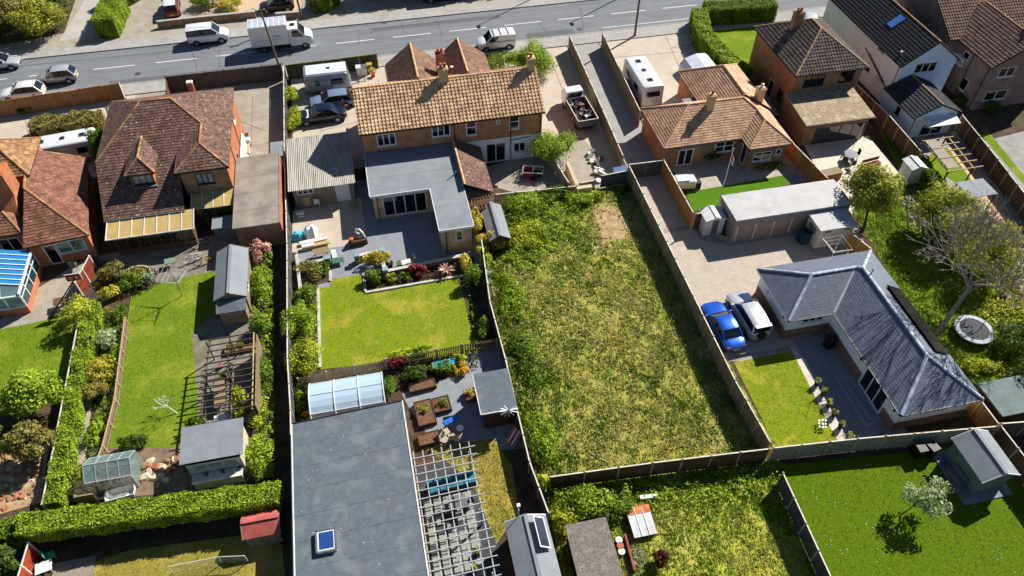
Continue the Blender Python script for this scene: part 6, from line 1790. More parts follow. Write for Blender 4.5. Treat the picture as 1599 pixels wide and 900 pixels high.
# ---- shrubs:  label, px, py, radius, height, leaf
SH = [
 ('spreading green shrub against the white painted wall of the brick house', 862, 252, (2.0, 1.6), 2.7, L_BRT),
 ('dense roadside shrubs behind the white van', 794, 114, (2.3, 1.6), 1.9, L_BRT), ('dense roadside shrubs beside the brick house chimney', 836, 114, (1.6, 2.3), 2.6, L_BRT),
 ('bright leafy shrub at the top of the cottage drive', 455, 160, (.7, 1.3), 1.4, L_LIME), ('bright leafy shrub by the navy car hood', 462, 195, (.7, 1.6), 1.3, L_LIME),
 ('tall bright shrub beside the passage and cottage lawn', 470, 520, (1.0, 1.6), 1.9, L_BRT), ('bushy bright shrub at the low corner of the cottage lawn', 478, 572, (1.1, 1.4), 1.6, L_LIME), ('leafy shrub near the white stone edging', 478, 470, (.7, .9), 1.0, L_GRN),
 ('mixed shrub in the bed below the patio steps', 486, 428, (.9, .9), .9, L_OLV), ('olive shrub in the left corner of the patio bed', 505, 425, (.6, .6), .8, L_GRN),
 ('golden green shrub inside the low patio walls', 590, 412, (.9, .6), 1.1, L_YEL), ('green shrub at the lawn corner of the patio walls', 582, 440, (.8, .5), .9, L_GRN), ('small lime plant below the patio wall', 612, 438, (.5, .35), .6, L_LIME), ('second lime plant in the wall bed', 632, 436, (.4, .3), .6, L_BRT),
 ('round crimson acer in the bed above the cottage lawn', 652, 430, (.65, .5), .9, L_RED), ('yellow tinged shrub at the right end of the wall bed', 725, 418, (.5, .7), 1.0, L_YEL), ('green shrub over the lawn corner near the old fence', 738, 440, (.8, .9), 1.4, L_GRN),
 ('leafy climber on the old fence beside the lawn', 757, 520, (.5, .9), 1.0, L_GRN),
 ('yellow climber on the wall by the lean-to', 745, 360, (.5, 1.3), 1.7, L_YEL), ('yellow climber spreading over the narrow shed', 770, 388, (1.2, .7), 1.7, L_YEL), ('pale climber by the field edge fence', 757, 410, (.5, .9), 1.4, L_LIME),
 ('tall green weeds at the top left of the rough field', 820, 330, (1.7, 1.3), 1.1, L_BRT), ('bright weeds beside the narrow shed', 825, 372, (1.6, 1.4), .9, L_LIME), ('tall weeds below the picket fence', 865, 312, (1.6, .8), .9, L_GRN), ('green weeds beside the bare earth patch', 905, 318, (1.1, .8), .9, L_BRT), ('lush weeds along the old fence', 800, 470, (.9, 2.2), .7, L_BRT), ('lush weeds below the middle of the old fence', 822, 560, (.9, 2.2), .7, L_GRN), ('rank weeds near the low end of the old fence', 845, 690, (.8, 1.8), .7, L_BRT), ('shrub beside the picket fence gap', 930, 312, (.8, .5), .8, L_LIME),
 ('big bramble clump above the rough felt shed', 905, 795, (1.6, .9), 1.3, L_BRT), ('bramble clump against the grey gable shed', 878, 815, (.7, 1.0), 1.1, L_LIME), ('bramble thicket beside the cold frame', 955, 800, (1.0, .9), 1.1, L_GRN), ('pale weeds at the fence corner', 850, 765, (.4, .5), 1.3, L_LIME),
 ('maroon leaved shrub in the weedy garden', 1026, 880, (.55, .45), 1.0, L_MAR),
 ('tall lime column shrub at the corner of the left patio', 130, 505, (1.0, 1.3), 2.0, L_LIME), ('golden round clipped bush beside the garden path', 163, 588, (.95, .85), 1.4, L_YEL), ('dark round bush below the golden bush', 155, 622, (.95, .7), 1.2, L_OLV), ('white flowering shrub by the rustic rail', 168, 540, (.75, .7), 1.1, L_WHT),
 ('feathery conifer bush by the veranda', 180, 432, (.8, .7), 1.2, L_OLV), ('round green bush by the veranda', 208, 447, (.75, .65), 1.1, L_GRN), ('grey green dome plant by the patio', 236, 440, (.55, .45), .8, L_GREY), ('cream leaved shrub at the head of the path', 176, 462, (.7, .55), .9, L_YEL), ('low circular planted bed edged in white', 215, 430, (.75, .6), .5, L_OLV),
 ('leafy border plant beside the rustic rail top', 190, 495, (.4, .9), .7, L_GRN), ('leafy border plant beside the rustic rail middle', 182, 560, (.4, 1.0), .6, L_GRN), ('leafy border plant beside the rustic rail low end', 150, 680, (.5, 1.0), .6, L_BRT), ('ferny plants below the greenhouse path', 132, 745, (.4, .9), .6, L_LIME),
 ('dark shrub behind the greenhouse', 205, 700, (1.0, .6), .9, L_DRK), ('dark leafy bush beside the pale shed and lawn', 310, 668, (.7, .5), .9, L_GRN),
 ('pink flowering climber at the head of the passage', 410, 405, (.7, .9), 1.6, L_PNK), ('bushy plants in the passage border beside the tall shed', 412, 450, (.7, 1.3), 1.2, L_BRT), ('round green bush beside the lean-to store', 410, 520, (.75, .75), 1.4, L_GRN), ('leafy plants beside the slatted pergola', 412, 590, (.6, 1.5), 1.2, L_GRN), ('yellow green plants at the passage bend', 410, 660, (.6, 1.0), 1.1, L_LIME), ('tall leafy plants beside the pale shed', 408, 720, (.8, 1.2), 1.3, L_BRT),
 ('vine over the slatted pergola', 385, 640, (.6, .9), 1.9, L_LIME), ('ivy on the left house corner', 138, 385, (.45, 1.1), 2.2, L_LIME),
 ('bright green plants by the picket fence on the lawn side', 622, 560, (1.0, .4), .7, L_LIME), ('yellow green plants on the lawn edge', 660, 553, (.8, .4), .7, L_BRT), ('dark bush in the vegetable garden', 650, 590, (.8, .6), .9, L_DRK), ('tomato plants along the picket fence', 690, 580, (.9, .5), .8, L_GRN), ('flowering bush behind the polytunnel', 610, 610, (.4, .8), .8, L_GRN), ('golden daisy bush by the dark shed', 722, 580, (.5, .5), .7, L_GOLD), ('green bush behind the golden daisies', 718, 565, (.5, .4), .8, L_LIME), ('golden shrub at the corner of the big flat roof', 483, 655, (.45, .35), .6, L_GOLD), ('straggling plant beside the polytunnel', 470, 630, (.35, .8), .6, L_GRN),
 ('red and green climber on the picket netting', 618, 575, (.7, .3), 1.0, L_RED),
 ('dark shrub by the bungalow window', 1110, 252, (.75, .6), 1.1, L_DRK), ('low planting along the bungalow wing', 1205, 262, (1.3, .3), .45, L_GRN),
 ('deep green bush under the bare tree', 1585, 545, (1.6, 1.4), 1.8, L_DRK), ('dark evergreen beside the teal shed', 1590, 610, (1.3, 1.2), 2.2, L_DRK), ('dark bush under the pale yellow green tree', 1462, 378, (1.3, 1.2), 1.4, L_DRK), ('long weeds below the trampoline', 1530, 575, (1.2, .7), .5, L_LIME),
 ('green shrub on the gravel bank across the road', 325, 10, (1.7, 1.4), 1.4, L_GRN), ('yellow flowering shrub across the road', 362, 14, (1.4, 1.2), 1.2, L_YEL), ('shrub by the left fence gate', 40, 178, (.6, .4), .7, L_GRN), ('yellow shrub inside the orange fence', 155, 152, (.6, .4), 1.0, L_YEL),
 ('small plant at the shed step', 418, 500, (.3, .3), .5, L_YEL), ('dark foliage in the lane of the square brick house', 1545, 175, (.9, .7), 1.0, L_DRK), ('small shrub beside the umber house door', 1500, 160, (.8, .6), .9, L_DRK),
 ('green shrub by the summerhouse fence', 1488, 688, (.3, .3), .6, L_GRN)]
for lb, px, py, r, h, m in SH:
    shrub(lb, px, py, r, h, m)
# spiky cordyline
t = thing('cordyline', 'pink and cream spiky cordyline in the bed above the lawn', 'plant', G(697, 428))
for k in range(26):
    a = k * 2.4; e = .25 + .9 * random.random()
    d = Vector((math.cos(a) * math.cos(e), math.sin(a) * math.cos(e), math.sin(e)))
    s = Vector((-math.sin(a), math.cos(a), 0)) * .05
    b0 = Vector((0, 0, .35)); mid = b0 + d * .5; tip = b0 + d * .85 + Vector((0, 0, -.25 * math.cos(e)))
    mb = MB(); mb.cur = random.random(); mb.mesh([b0 - s * .4, b0 + s * .4, mid + s, tip, mid - s], [(0, 1, 2, 4), (4, 2, 3)])
    part('leaf', mb, L_PNK, t, local=True)
mb = MB(); mb.tube((0, 0, 0), (0, 0, .4), .06); part('stem', mb, WOODB, t, local=True)
# ================================================================== VEHICLES
def paint(key, c, metal=.1):
    return mat(key, c, tuple(min(255, int(x * 1.04) + 1) for x in c), rough=.28, metal=metal, spec=.5, coat=.6, scale=.7)
P_WHT = paint('white_car_paint', (218, 220, 222)); P_SIL = paint('silver_car_paint', (186, 190, 194), .35); P_GRY = paint('grey_car_paint', (156, 152, 150), .3)
P_NAV = paint('navy_car_paint', (20, 28, 48), .2); P_BLU = paint('blue_car_paint', (16, 84, 190), .4); P_SBL = paint('steel_blue_paint', (120, 140, 168), .2); P_BLK = paint('black_car_paint', (18, 18, 22))
CGL = glass_mat('car_glass', (18, 24, 30), .03); LAMP = mat('lamp_glass', (226, 230, 232), rough=.1, spec=.7); TAIL = mat('tail_lamp', (170, 20, 18), (140, 14, 14), rough=.2, spec=.6); PLATE = mat('number_plate', (232, 206, 70), rough=.4)
KIND = dict(hatch=(-.475, -.36, .06, .25, .60, .60), saloon=(-.35, -.21, .07, .24, .60, .64), suv=(-.485, -.42, .06, .22, .60, .62), van=(-.492, -.478, .14, .31, .60, .60))
def car(label, loc, rz, pm, kind='hatch', L=4.2, W=1.75, H=1.5, group=None, roofm=None, name='car', cat='car', spare=False, bars=False, panel=False, hood=None):
    t = thing(name, label, cat, (loc[0], loc[1], .02), rz, group)
    a0, a1, f1, f0, hh, bh = KIND[kind]
    hw = W / 2
    zt_h, zt_b, zb = H * hh, H * bh, .2
    def top(x):
        if x < a0: return zt_b - .12 * zt_b * ((a0 - x) / max(.02, .5 + a0)) ** 2
        if x > f0: return zt_h - .22 * zt_h * ((x - f0) / (.5 - f0)) ** 1.6
        return zt_b + (zt_h - zt_b) * (x - a0) / (f0 - a0)
    rings = []
    for x in (-.5, -.485, -.45, -.36, -.25, -.1, .05, .2, .32, .4, .455, .487, .5):
        e = max(0, abs(x) - .38) / .12
        w = hw * (1 - .2 * e ** 2.2)
        z0 = zb + .12 * e ** 2; zt = top(x) * (1 - .05 * (e ** 4))
        zm = z0 + (zt - z0) * .62
        half = [(0, z0), (w * .82, z0), (w * .97, z0 + .1), (w, zm), (w * .965, zt - .05), (w * .87, zt), (w * .4, zt + .025)]
        rings.append([(x * L, -y, z) for y, z in half] + [(x * L, y, z) for y, z in half[:0:-1]])
    mb = MB(); mb.loft(rings)
    body = part('body', mb, pm, t, local=True, smooth=50)
    mb = MB(); mb.loft([[(x * L, s * y * hw, z) for s, y, z in ((-1, .9, zb - .03), (-1, .985, zb + .04), (-1, .992, zb + .16), (1, .992, zb + .16), (1, .985, zb + .04), (1, .9, zb - .03))] for x in (-.45, 0, .45)]); part('sill_trim', mb, BLACKP, t, local=True)
    # greenhouse
    wb, wr, zr = hw * .9, hw * (.88 if kind == 'van' else .74), H - .05
    zB = min(zt_b, zt_h) - .03
    q = dict(bl=Vector((a0 * L, wb * .92, zt_b - .02)), fl=Vector((f0 * L, wb * .94, zt_h - .02)), rl=Vector((a1 * L, wr * .95, zr)), gl=Vector((f1 * L, wr, zr)))
    R = lambda v: Vector((v.x, -v.y, v.z))
    B0, F0, B1, F1 = q['bl'], q['fl'], q['rl'], q['gl']
    mid0, mid1 = Vector(((a0 + f0) / 2 * L, wb, zB + .02)), Vector(((a1 + f1) / 2 * L, wr * 1.02, zr + .02))
    mb = MB(); mb.mesh([B0, B1, F1, F0, R(B0), R(B1), R(F1), R(F0)], [(0, 1, 2, 3), (7, 6, 5, 4), (0, 4, 5, 1), (3, 2, 6, 7), (1, 5, 6, 2)]); part('cabin', mb, pm if panel else BLACKP, t, local=True)
    def win(nm, p, k=.012, s=.9):
        c = sum(p, Vector()) / len(p); n = (p[1] - p[0]).cross(p[2] - p[0]).normalized()
        if n.dot(c - Vector((0, 0, H * .5))) < 0: n = -n; p = p[::-1]
        mb = MB(); mb.poly([c + (v - c) * s + n * k for v in p]); part(nm, mb, CGL, t, local=True)
    win('windscreen', [F0, R(F0), R(F1), F1], s=.92); win('rear_window', [B0, B1, R(B1), R(B0)], s=.86)
    for sg in (1, -1):
        m_ = (lambda v: v) if sg > 0 else R
        ts = [(0.02, .5), (.53, .97)] if not panel else [(.66, .97)]
        for u0, u1 in ts:
            win('side_window', [m_(B0.lerp(F0, u0)), m_(B0.lerp(F0, u1)), m_(B1.lerp(F1, u1)), m_(B1.lerp(F1, u0))], s=.88)
    # roof, slightly domed
    rr = []
    for x, d in ((a1 - .008, -.02), (a1 + .03, .02), ((a1 + f1) / 2, .06), (f1 - .03, .03), (f1 + .008, -.02)):
        rr.append([(x * L, y * wr * 1.02, zr + d + zz) for y, zz in ((-1, -.03), (-.9, 0), (-.4, .02), (.4, .02), (.9, 0), (1, -.03))])
    mb = MB()
    mb.mesh([p for r in rr for p in r], [(i * 6 + k, (i + 1) * 6 + k, (i + 1) * 6 + k + 1, i * 6 + k + 1) for i in range(4) for k in range(5)]); part('roof', mb, roofm or pm, t, local=True, smooth=60)
    for sg in (1, -1):
        for a, b in ((B0, B1), (F0, F1)):
            a_, b_ = (a, b) if sg > 0 else (R(a), R(b))
            mb = MB(); mb.bar(a_, b_, .09, .09); part('pillar', mb, pm, t, local=True)
        mb = MB(); mb.box((f0 * L * .82, sg * (hw + .07), zt_h + .08), (.12, .2, .14)); part('mirror', mb, pm, t, local=True)
        mb = MB(); mb.box((.462 * L, sg * hw * .66, zt_h * .72), (.16, .32, .13)); part('headlight', mb, LAMP, t, local=True)
        mb = MB(); mb.box((-.483 * L, sg * hw * .72, zt_b * (.82 if kind != 'van' else .9)), (.12, .26 if kind != 'van' else .14, .15 if kind != 'van' else .4)); part('tail_light', mb, TAIL, t, local=True)
        for dx in (-.04, .16):
            mb = MB(); mb.box((dx * L, sg * (hw + .005), zt_h * .88), (.18, .03, .035)); part('door_handle', mb, pm, t, local=True)
        for x in (-.3, .31):
            wr_ = .31
            mb = MB(); mb.lathe([(wr_ + .06, -.02), (wr_ + .06, .02)], (0, 0, 0), 18); me = mk_mesh('wheel_arch', mb, BLACKP)
            o = new_obj('wheel_arch', me, t, (x * L, sg * (hw - .005), wr_ + .02)); o.rotation_euler = (math.pi / 2, 0, 0); ORG[o] = ORG[t]
            mb = MB(); mb.lathe([(wr_ - .06, -.1), (wr_, -.07), (wr_, .07), (wr_ - .06, .1)], (0, 0, 0), 18)
            wo = new_obj('wheel', mk_mesh('wheel', mb, RUBBER, 40), t, (x * L, sg * (hw - .06), wr_ - .02)); wo.rotation_euler = (math.pi / 2, 0, 0); ORG[wo] = ORG[t]
            mb = MB()
            for k in range(5):
                a = k * 2 * math.pi / 5; mb.bar((0, 0, -sg * .105), (.2 * math.cos(a), .2 * math.sin(a), -sg * .105), .07, .02)
            mb.lathe([(.21, -.103), (.21, .103)], (0, 0, 0), 14)
            part('rim', mb, CHROME, wo, local=True)
    mb = MB(); mb.box((-.502 * L, 0, .5), (.03, .52, .12)); part('number_plate', mb, PLATE, t, local=True)
    mb = MB(); mb.box((.496 * L, 0, .42), (.04, W * .5, .16)); part('grille', mb, BLACKP, t, local=True)
    if spare:
        mb = MB(); mb.lathe([(.3, -.12), (.34, -.08), (.34, .08), (.3, .12)], (0, 0, 0), 18)
        o = new_obj('spare_wheel', mk_mesh('spare_wheel', mb, BLACKP, 40), t, (-.5 * L - .12, .05, .85)); o.rotation_euler = (0, math.pi / 2, 0); ORG[o] = ORG[t]
        mb = MB(); mb.box((-.47 * L, 0, H - .02), (.3, W * .7, .06)); part('spoiler', mb, pm, t, local=True)
    if bars:
        for x in (-.3, -.1, .08):
            mb = MB(); mb.box((x * L, 0, H + .06), (.05, W * .8, .05)); part('roof_bar', mb, CHROME, t, local=True)
    return t
pi = math.pi
car('silver hatchback driving along the far lane beside the trees', G(2, 106), 0, P_SIL, L=4.3)
car('bronze grey small hatchback with dark glass roof on the near lane', G(93, 127), pi + .02, P_GRY, L=4.0, W=1.68, roofm=P_SIL)
car('white hatchback partly hidden behind the orange fence', G(40, 152), pi, P_WHT, L=4.1)
car('white crew van parked on the far pavement', G(328, 64), .03, P_WHT, 'van', 4.4, 1.85, 1.85, name='van', cat='van')
car('small white van with roof bars behind the roadside shrubs', G(775, 74), pi + .02, P_WHT, 'van', 4.2, 1.8, 1.8, name='van', cat='van', panel=True, bars=True)
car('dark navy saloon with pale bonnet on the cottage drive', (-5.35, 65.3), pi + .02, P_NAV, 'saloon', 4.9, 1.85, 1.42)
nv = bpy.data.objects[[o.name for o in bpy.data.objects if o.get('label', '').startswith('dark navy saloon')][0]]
mb = MB(); mb.slab([(1.2, -.72, .885), (2.15, -.66, .73), (2.15, .66, .73), (1.2, .72, .885)], .02); part('hood_glare', mb, P_WHT, nv, local=True)  # white panel laid over the navy hood, sun glare painted as colour
car('steel blue hatchback parked between the navy saloon and the caravan', (-4.2, 67.55), pi + .03, P_SBL, 'hatch', 4.3, 1.76, 1.45)
car('bright blue saloon parked beside the long boundary fence', (22.85, 31.7), pi / 2 + .05, P_BLU, 'saloon', 4.6, 1.8, 1.42)
car('silver off-roader with black spare wheel cover beside the slate bungalow', (25.1, 32.3), pi / 2 + .03, P_SIL, 'suv', 4.4, 1.82, 1.7, spare=True)
car('red and silver pickup on the shaded drive across the road', (-21.8, 91.2), pi / 2 + .1, paint('dark_red_paint', (120, 30, 26)), 'suv', 4.2, 1.75, 1.6, roofm=P_WHT)
car('black van in the shade across the road', (10.0, 87.6), 0, P_BLK, 'van', 5.2, 2.0, 2.1, name='van', cat='van', panel=True)
car('black hatchback beside the wooden pole across the road', (-9.6, 88.9), pi, P_BLK, 'hatch', 4.0)
car('white van parked across the road beyond the broad hedge', (49.8, 81.5), 0, P_WHT, 'van', 4.6, 1.85, 1.8, name='van', cat='van')
car('pale blue hatchback between the square brick house and white house', (50.4, 72.2), pi / 2 - .5, P_SIL, 'hatch', 4.1)
car('dark estate car in the shade at the far right of the road', (22.5, 87.9), 0, P_NAV, 'hatch', 4.4)

def rbox(L, W, z0, z1, r=.15, n=3, sl=0.0, slb=0.0):
    """rounded box lofted along its length; sl slopes the nose"""
    rings = []
    for x, s in ((-L / 2, .94), (-L / 2 + r * .4, .985), (-L / 2 + r, 1), (L / 2 - r, 1), (L / 2 - r * .4, .985), (L / 2, .94)):
        pr = []
        w, h = W / 2 * s, (z1 - z0) / 2 * s
        zc = (z0 + z1) / 2
        for cx, cz, a0 in ((1, 1, 0), (-1, 1, pi / 2), (-1, -1, pi), (1, -1, 1.5 * pi)):
            for k in range(n + 1):
                a = a0 + pi / 2 * k / n
                y, z = cx * (w - r) + r * math.cos(a), zc + cz * (h - r) + r * math.sin(a)
                fx = (z - z0) / (z1 - z0)
                pr.append((x - (sl * fx if x > 0 else -slb * fx), y, z))
        rings.append(pr)
    mb = MB(); mb.loft(rings)
    return mb
def caravan(label, loc, rz, L, W, H, body, skirt=None, wins=((-.2, .6), (.22, .55)), hatches=((-.3, 0, .5), (0, 0, .4), (.28, 0, .5)), sl=.35, door=True, name='caravan'):
    t = thing(name, label, 'caravan', (loc[0], loc[1], .02), rz)
    part('body', rbox(L, W, .38, H, .22, 3, sl, .1), body, t, local=True, smooth=50)
    part('lower_band', rbox(L * .985, W * 1.005, .36, .75, .06), skirt or GREYP, t, local=True, smooth=50)
    for sg in (1, -1):
        for x, wl in wins:
            mb = MB(); mb.box((x * L, sg * (W / 2 + .005), H * .64), (wl * 1.6, .03, .55)); w_ = part('window', mb, CGL, t, local=True)
            mb = MB(); mb.box((x * L, sg * (W / 2 + .0), H * .64), (wl * 1.6 + .1, .03, .65)); part('frame', mb, GREYP, w_, local=True)
        mb = MB(); mb.lathe([(.24, -.09), (.3, -.06), (.3, .06), (.24, .09)], (0, 0, 0), 16)
        o = new_obj('wheel', mk_mesh('wheel', mb, RUBBER), t, (-.05 * L, sg * (W / 2 - .08), .3)); o.rotation_euler = (pi / 2, 0, 0); ORG[o] = ORG[t]
    if door:
        mb = MB(); mb.box((.03 * L, -(W / 2 + .004), H * .5), (.6, .03, 1.7)); part('door', mb, body, t, local=True); mb = MB(); mb.box((.03 * L + .2, -(W / 2 + .03), H * .5), (.06, .04, .16)); part('handle', mb, BLACKP, t, local=True)
    mb = MB(); mb.box((-L / 2 - .0, 0, H * .66), (.06, W * .6, .5)); part('rear_window', mb, CGL, t, local=True)
    for x, y, s in hatches:
        mb = MB(); mb.box((x * L, y * W, H + .03), (s, s, .07)); h = part('roof_hatch', mb, GREYP, t, local=True)
        mb = MB(); mb.box((x * L, y * W, H + .07), (s * .8, s * .8, .02)); part('dome', mb, CGL, h, local=True)
    mb = MB(); mb.bar((L / 2 - .3, .5, .45), (L / 2 + .9, 0, .45), .08); mb.bar((L / 2 - .3, -.5, .45), (L / 2 + .9, 0, .45), .08); part('drawbar', mb, GREYP, t, local=True)
    mb = MB(); mb.tube((L / 2 + .7, 0, 0), (L / 2 + .7, 0, .6), .04); part('jockey_wheel', mb, GREYP, t, local=True)
    return t
P_CAR = paint('caravan_white', (214, 216, 216)); P_CARG = paint('caravan_silver', (150, 160, 168), .3)
caravan('long white twin-axle caravan beside the lane fence', (27.08, 63.2), pi / 2 + .015, 6.1, 2.3, 2.6, P_CAR, mat('maroon_band', (150, 130, 128)))
t = caravan('silver sided caravan with white roof on the cottage drive', (-4.4, 70.6), .0, 4.7, 2.3, 2.35, P_CARG, hatches=((.05, 0, .45),), wins=((-.22, .25), (.2, .75)))
part('roof_skin', rbox(4.1, 1.9, 2.2, 2.42, .08), P_CAR, t, local=True, smooth=50)
caravan('white caravan squeezed between the two left houses', (-28.4, 63.6), .12, 6.0, 2.2, 2.45, P_CAR, wins=((-.32, .4), (.25, .6)))
# sheeted small trailer tent behind the bungalow
t = thing('covered_trailer', 'low white ridged cover over a trailer behind the orange bungalow', 'trailer', (34.3, 64.9, 0), .05)
cv = mat('white_tarpaulin', (208, 214, 222), (188, 196, 206), scale=2, rough=.6)
pts = [(-1.9, .75), (-1.4, 1.35), (-.2, 1.7), (.9, 1.6), (1.9, .8)]
for k in range(4):
    (x0, z0), (x1, z1) = pts[k], pts[k + 1]
    mb = MB(); mb.mesh([(x0, -1.3, z0), (x1, -1.3, z1), (x1, 1.5, z1 + .1), (x0, 1.5, z0 + .1), (x0, -1.3, .2), (x1, -1.3, .2), (x1, 1.5, .2), (x0, 1.5, .2)], [(0, 1, 2, 3), (4, 5, 1, 0), (2, 6, 7, 3), (1, 5, 6, 2), (3, 7, 4, 0)]); part('cover_panel', mb, cv, t, local=True)
# box truck
t = thing('box_truck', 'white box truck with grey ribbed roof driving along the road', 'truck', (*G(441, 73)[:2], .02), .02)
mb = MB(); mb.b2(-3.1, -1.05, .75, 1.0, 1.05, 3.05); bx_ = part('cargo_box', mb, P_WHT, t, local=True, bevel=.05)
for k in range(7):
    mb = MB(); mb.b2(-2.95 + k * .56, -.95, 3.05, -2.55 + k * .56, .95, 3.08); part('roof_panel', mb, mat('translucent_roof', (176, 186, 196), (160, 170, 180), scale=3), bx_, local=True)
mb = MB(); mb.b2(-2.6, -1.062, 1.45, .6, -1.052, 1.5); part('side_lettering', mb, mat('faded_print', (90, 110, 140), (200, 204, 210), scale=9, lohi=(.42, .5)), bx_, local=True)
mb = MB(); mb.b2(-.6, -1.063, 1.75, .2, -1.053, 1.95); part('side_logo', mb, MATS['faded_print'], bx_, local=True)
cr = []
for x, z, w in ((1.05, 2.35, .98), (1.9, 2.35, .96), (2.05, 2.3, .96), (2.75, 1.5, .96), (3.35, 1.25, .9), (3.5, 1.0, .82)):
    cr.append([(x, -w, .45), (x, -w * 1.02, 1.1 if z > 1.3 else z * .8), (x, -w * .9, z), (x, w * .9, z), (x, w * 1.02, 1.1 if z > 1.3 else z * .8), (x, w, .45)])
mb = MB(); mb.loft(cr); part('cab', mb, P_WHT, t, local=True, smooth=35)
mb = MB(); mb.poly([(2.1, -.82, 2.27), (2.72, -.84, 1.56), (2.72, .84, 1.56), (2.1, .82, 2.27)]); mb.v = [(x + .02, y, z + .02) for x, y, z in mb.v]; part('windscreen', mb, CGL, t, local=True)
for sg in (1, -1):
    mb = MB(); mb.poly([(1.35, sg * .99, 1.45), (2.45, sg * .99, 1.45), (2.0, sg * .93, 2.15), (1.4, sg * .93, 2.15)]); part('side_window', mb, CGL, t, local=True)
    mb = MB(); mb.box((2.4, sg * 1.15, 1.6), (.1, .2, .3)); part('mirror', mb, BLACKP, t, local=True)
    mb = MB(); mb.box((3.42, sg * .68, .95), (.14, .3, .16)); part('headlight', mb, LAMP, t, local=True)
    for x in (-1.9, 2.55):
        mb = MB(); mb.lathe([(.28, -.12), (.36, -.08), (.36, .08), (.28, .12)], (0, 0, 0), 18); o = new_obj('wheel', mk_mesh('wheel', mb, RUBBER, 40), t, (x, sg * .88, .34)); o.rotation_euler = (pi / 2, 0, 0); ORG[o] = ORG[t]
        mb = MB(); mb.lathe([(.2, -.125), (.2, .125)], (0, 0, 0), 14); part('rim', mb, CHROME, o, local=True)
mb = MB(); mb.b2(-3.0, -.9, .45, 1.1, .9, .75); part('chassis', mb, BLACKP, t, local=True)
mb = MB(); mb.box((1.55, .1, 2.4), (.5, .45, .08)); part('roof_hatch', mb, BLACKP, t, local=True)
# tipper with scrap
t = thing('tipper_truck', 'white cab tipper truck heaped with scrap beside the lane fence', 'truck', (19.6, 60.2, .02), pi / 2 + .06)
mb = MB(); mb.loft([[(x, -w, .5), (x, -w, 1.3), (x, -w * .9, z), (x, w * .9, z), (x, w, 1.3), (x, w, .5)] for x, z, w in ((1.5, 2.1, .95), (2.5, 2.1, .93), (2.95, 1.5, .92), (3.2, 1.2, .85))]); part('cab', mb, P_WHT, t, local=True, smooth=35)
mb = MB(); mb.box((1.49, 0, 1.7), (.04, 1.5, .45)); part('rear_window', mb, CGL, t, local=True)
for s, (a, b) in enumerate((((-2.6, -1.0), (1.35, -1.0)), ((-2.6, 1.0), (1.35, 1.0)), ((-2.6, -1.0), (-2.6, 1.0)), ((1.35, -1.0), (1.35, 1.0)))):
    mb = MB(); mb.bar((a[0], a[1], 1.15), (b[0], b[1], 1.15), .06, .7); part('drop_side', mb, WOODGY if s < 2 else GREYP, t, local=True)
    mb = MB(); mb.bar((a[0], a[1], 1.52), (b[0], b[1], 1.52), .07, .05); part('rail', mb, CAPW, t, local=True)
mb = MB(); mb.b2(-2.6, -1, .72, 1.35, 1, .82); part('bed', mb, BLACKP, t, local=True)
mb = MB(); mb.b2(-2.5, -.5, .45, 2.6, .5, .72); part('chassis', mb, BLACKP, t, local=True)
for sg in (1, -1):
    for x in (-1.6, 2.1):
        mb = MB(); mb.lathe([(.28, -.12), (.36, -.08), (.36, .08), (.28, .12)], (0, 0, 0), 16); o = new_obj('wheel', mk_mesh('wheel', mb, RUBBER, 40), t, (x, sg * .85, .34)); o.rotation_euler = (pi / 2, 0, 0); ORG[o] = ORG[t]
rd = random.Random(4)
SCR = [WPAINT, GREYP, CHROME, BLACKP, mat('rusty_scrap', (150, 110, 80), (110, 84, 66), scale=5), CAPW]
for k in range(34):
    x, y, z = rd.uniform(-2.2, 1.1), rd.uniform(-.8, .8), .95 + rd.random() * .45
    wx, wy = t.matrix_basis @ Vector((x, y, 0)) if False else (0, 0), 0
    c, s = math.cos(t.rotation_euler.z), math.sin(t.rotation_euler.z)
    X, Y = 19.6 + x * c - y * s, 60.2 + x * s + y * c
    mb = MB(); q = rd.random()
    if q < .3: mb.lathe([(.12, -.05), (.22, -.04), (.22, .06), (.12, .07)], (0, 0, 0), 12)
    elif q < .65: mb.box((0, 0, 0), (rd.uniform(.2, .6), rd.uniform(.15, .4), rd.uniform(.1, .35)), rd.random() * 3)
    else: mb.bar((0, 0, 0), (rd.uniform(-.6, .6), rd.uniform(-.5, .5), rd.uniform(-.1, .3)), .07)
    lb = 'round scrap wheel' if q < .3 else 'boxy scrap metal piece' if q < .65 else 'bent scrap bar'
    o = new_obj('scrap_piece', mk_mesh('scrap_piece', mb, rd.choice(SCR)), None, (X, Y, z)); o.rotation_euler = (rd.uniform(-.6, .6), rd.uniform(-.6, .6), 0)
    tag(o, lb + ' heaped in the tipper bed', 'scrap', 'scrap in the tipper truck')
for k in range(14):
    mb = MB(); q = rd.random()
    if q < .45: mb.lathe([(.15, -.06), (.28, -.05), (.28, .07), (.15, .08)], (0, 0, 0), 12)
    else: mb.box((0, 0, .1), (rd.uniform(.25, .7), rd.uniform(.2, .5), rd.uniform(.15, .4)), rd.random() * 3)
    p = G(918 + rd.uniform(0, 20) + k * .8, 240 + k * 3.4)
    o = new_obj('scrap_piece', mk_mesh('scrap_piece', mb, rd.choice(SCR[:2] + SCR[4:])), None, (p.x, p.y, .15)); o.rotation_euler = (rd.uniform(-.5, .5), rd.uniform(-.5, .5), 0)
    tag(o, ('old wheel' if q < .45 else 'pale scrap box') + ' dumped along the timber screen', 'scrap', 'scrap along the timber screen')
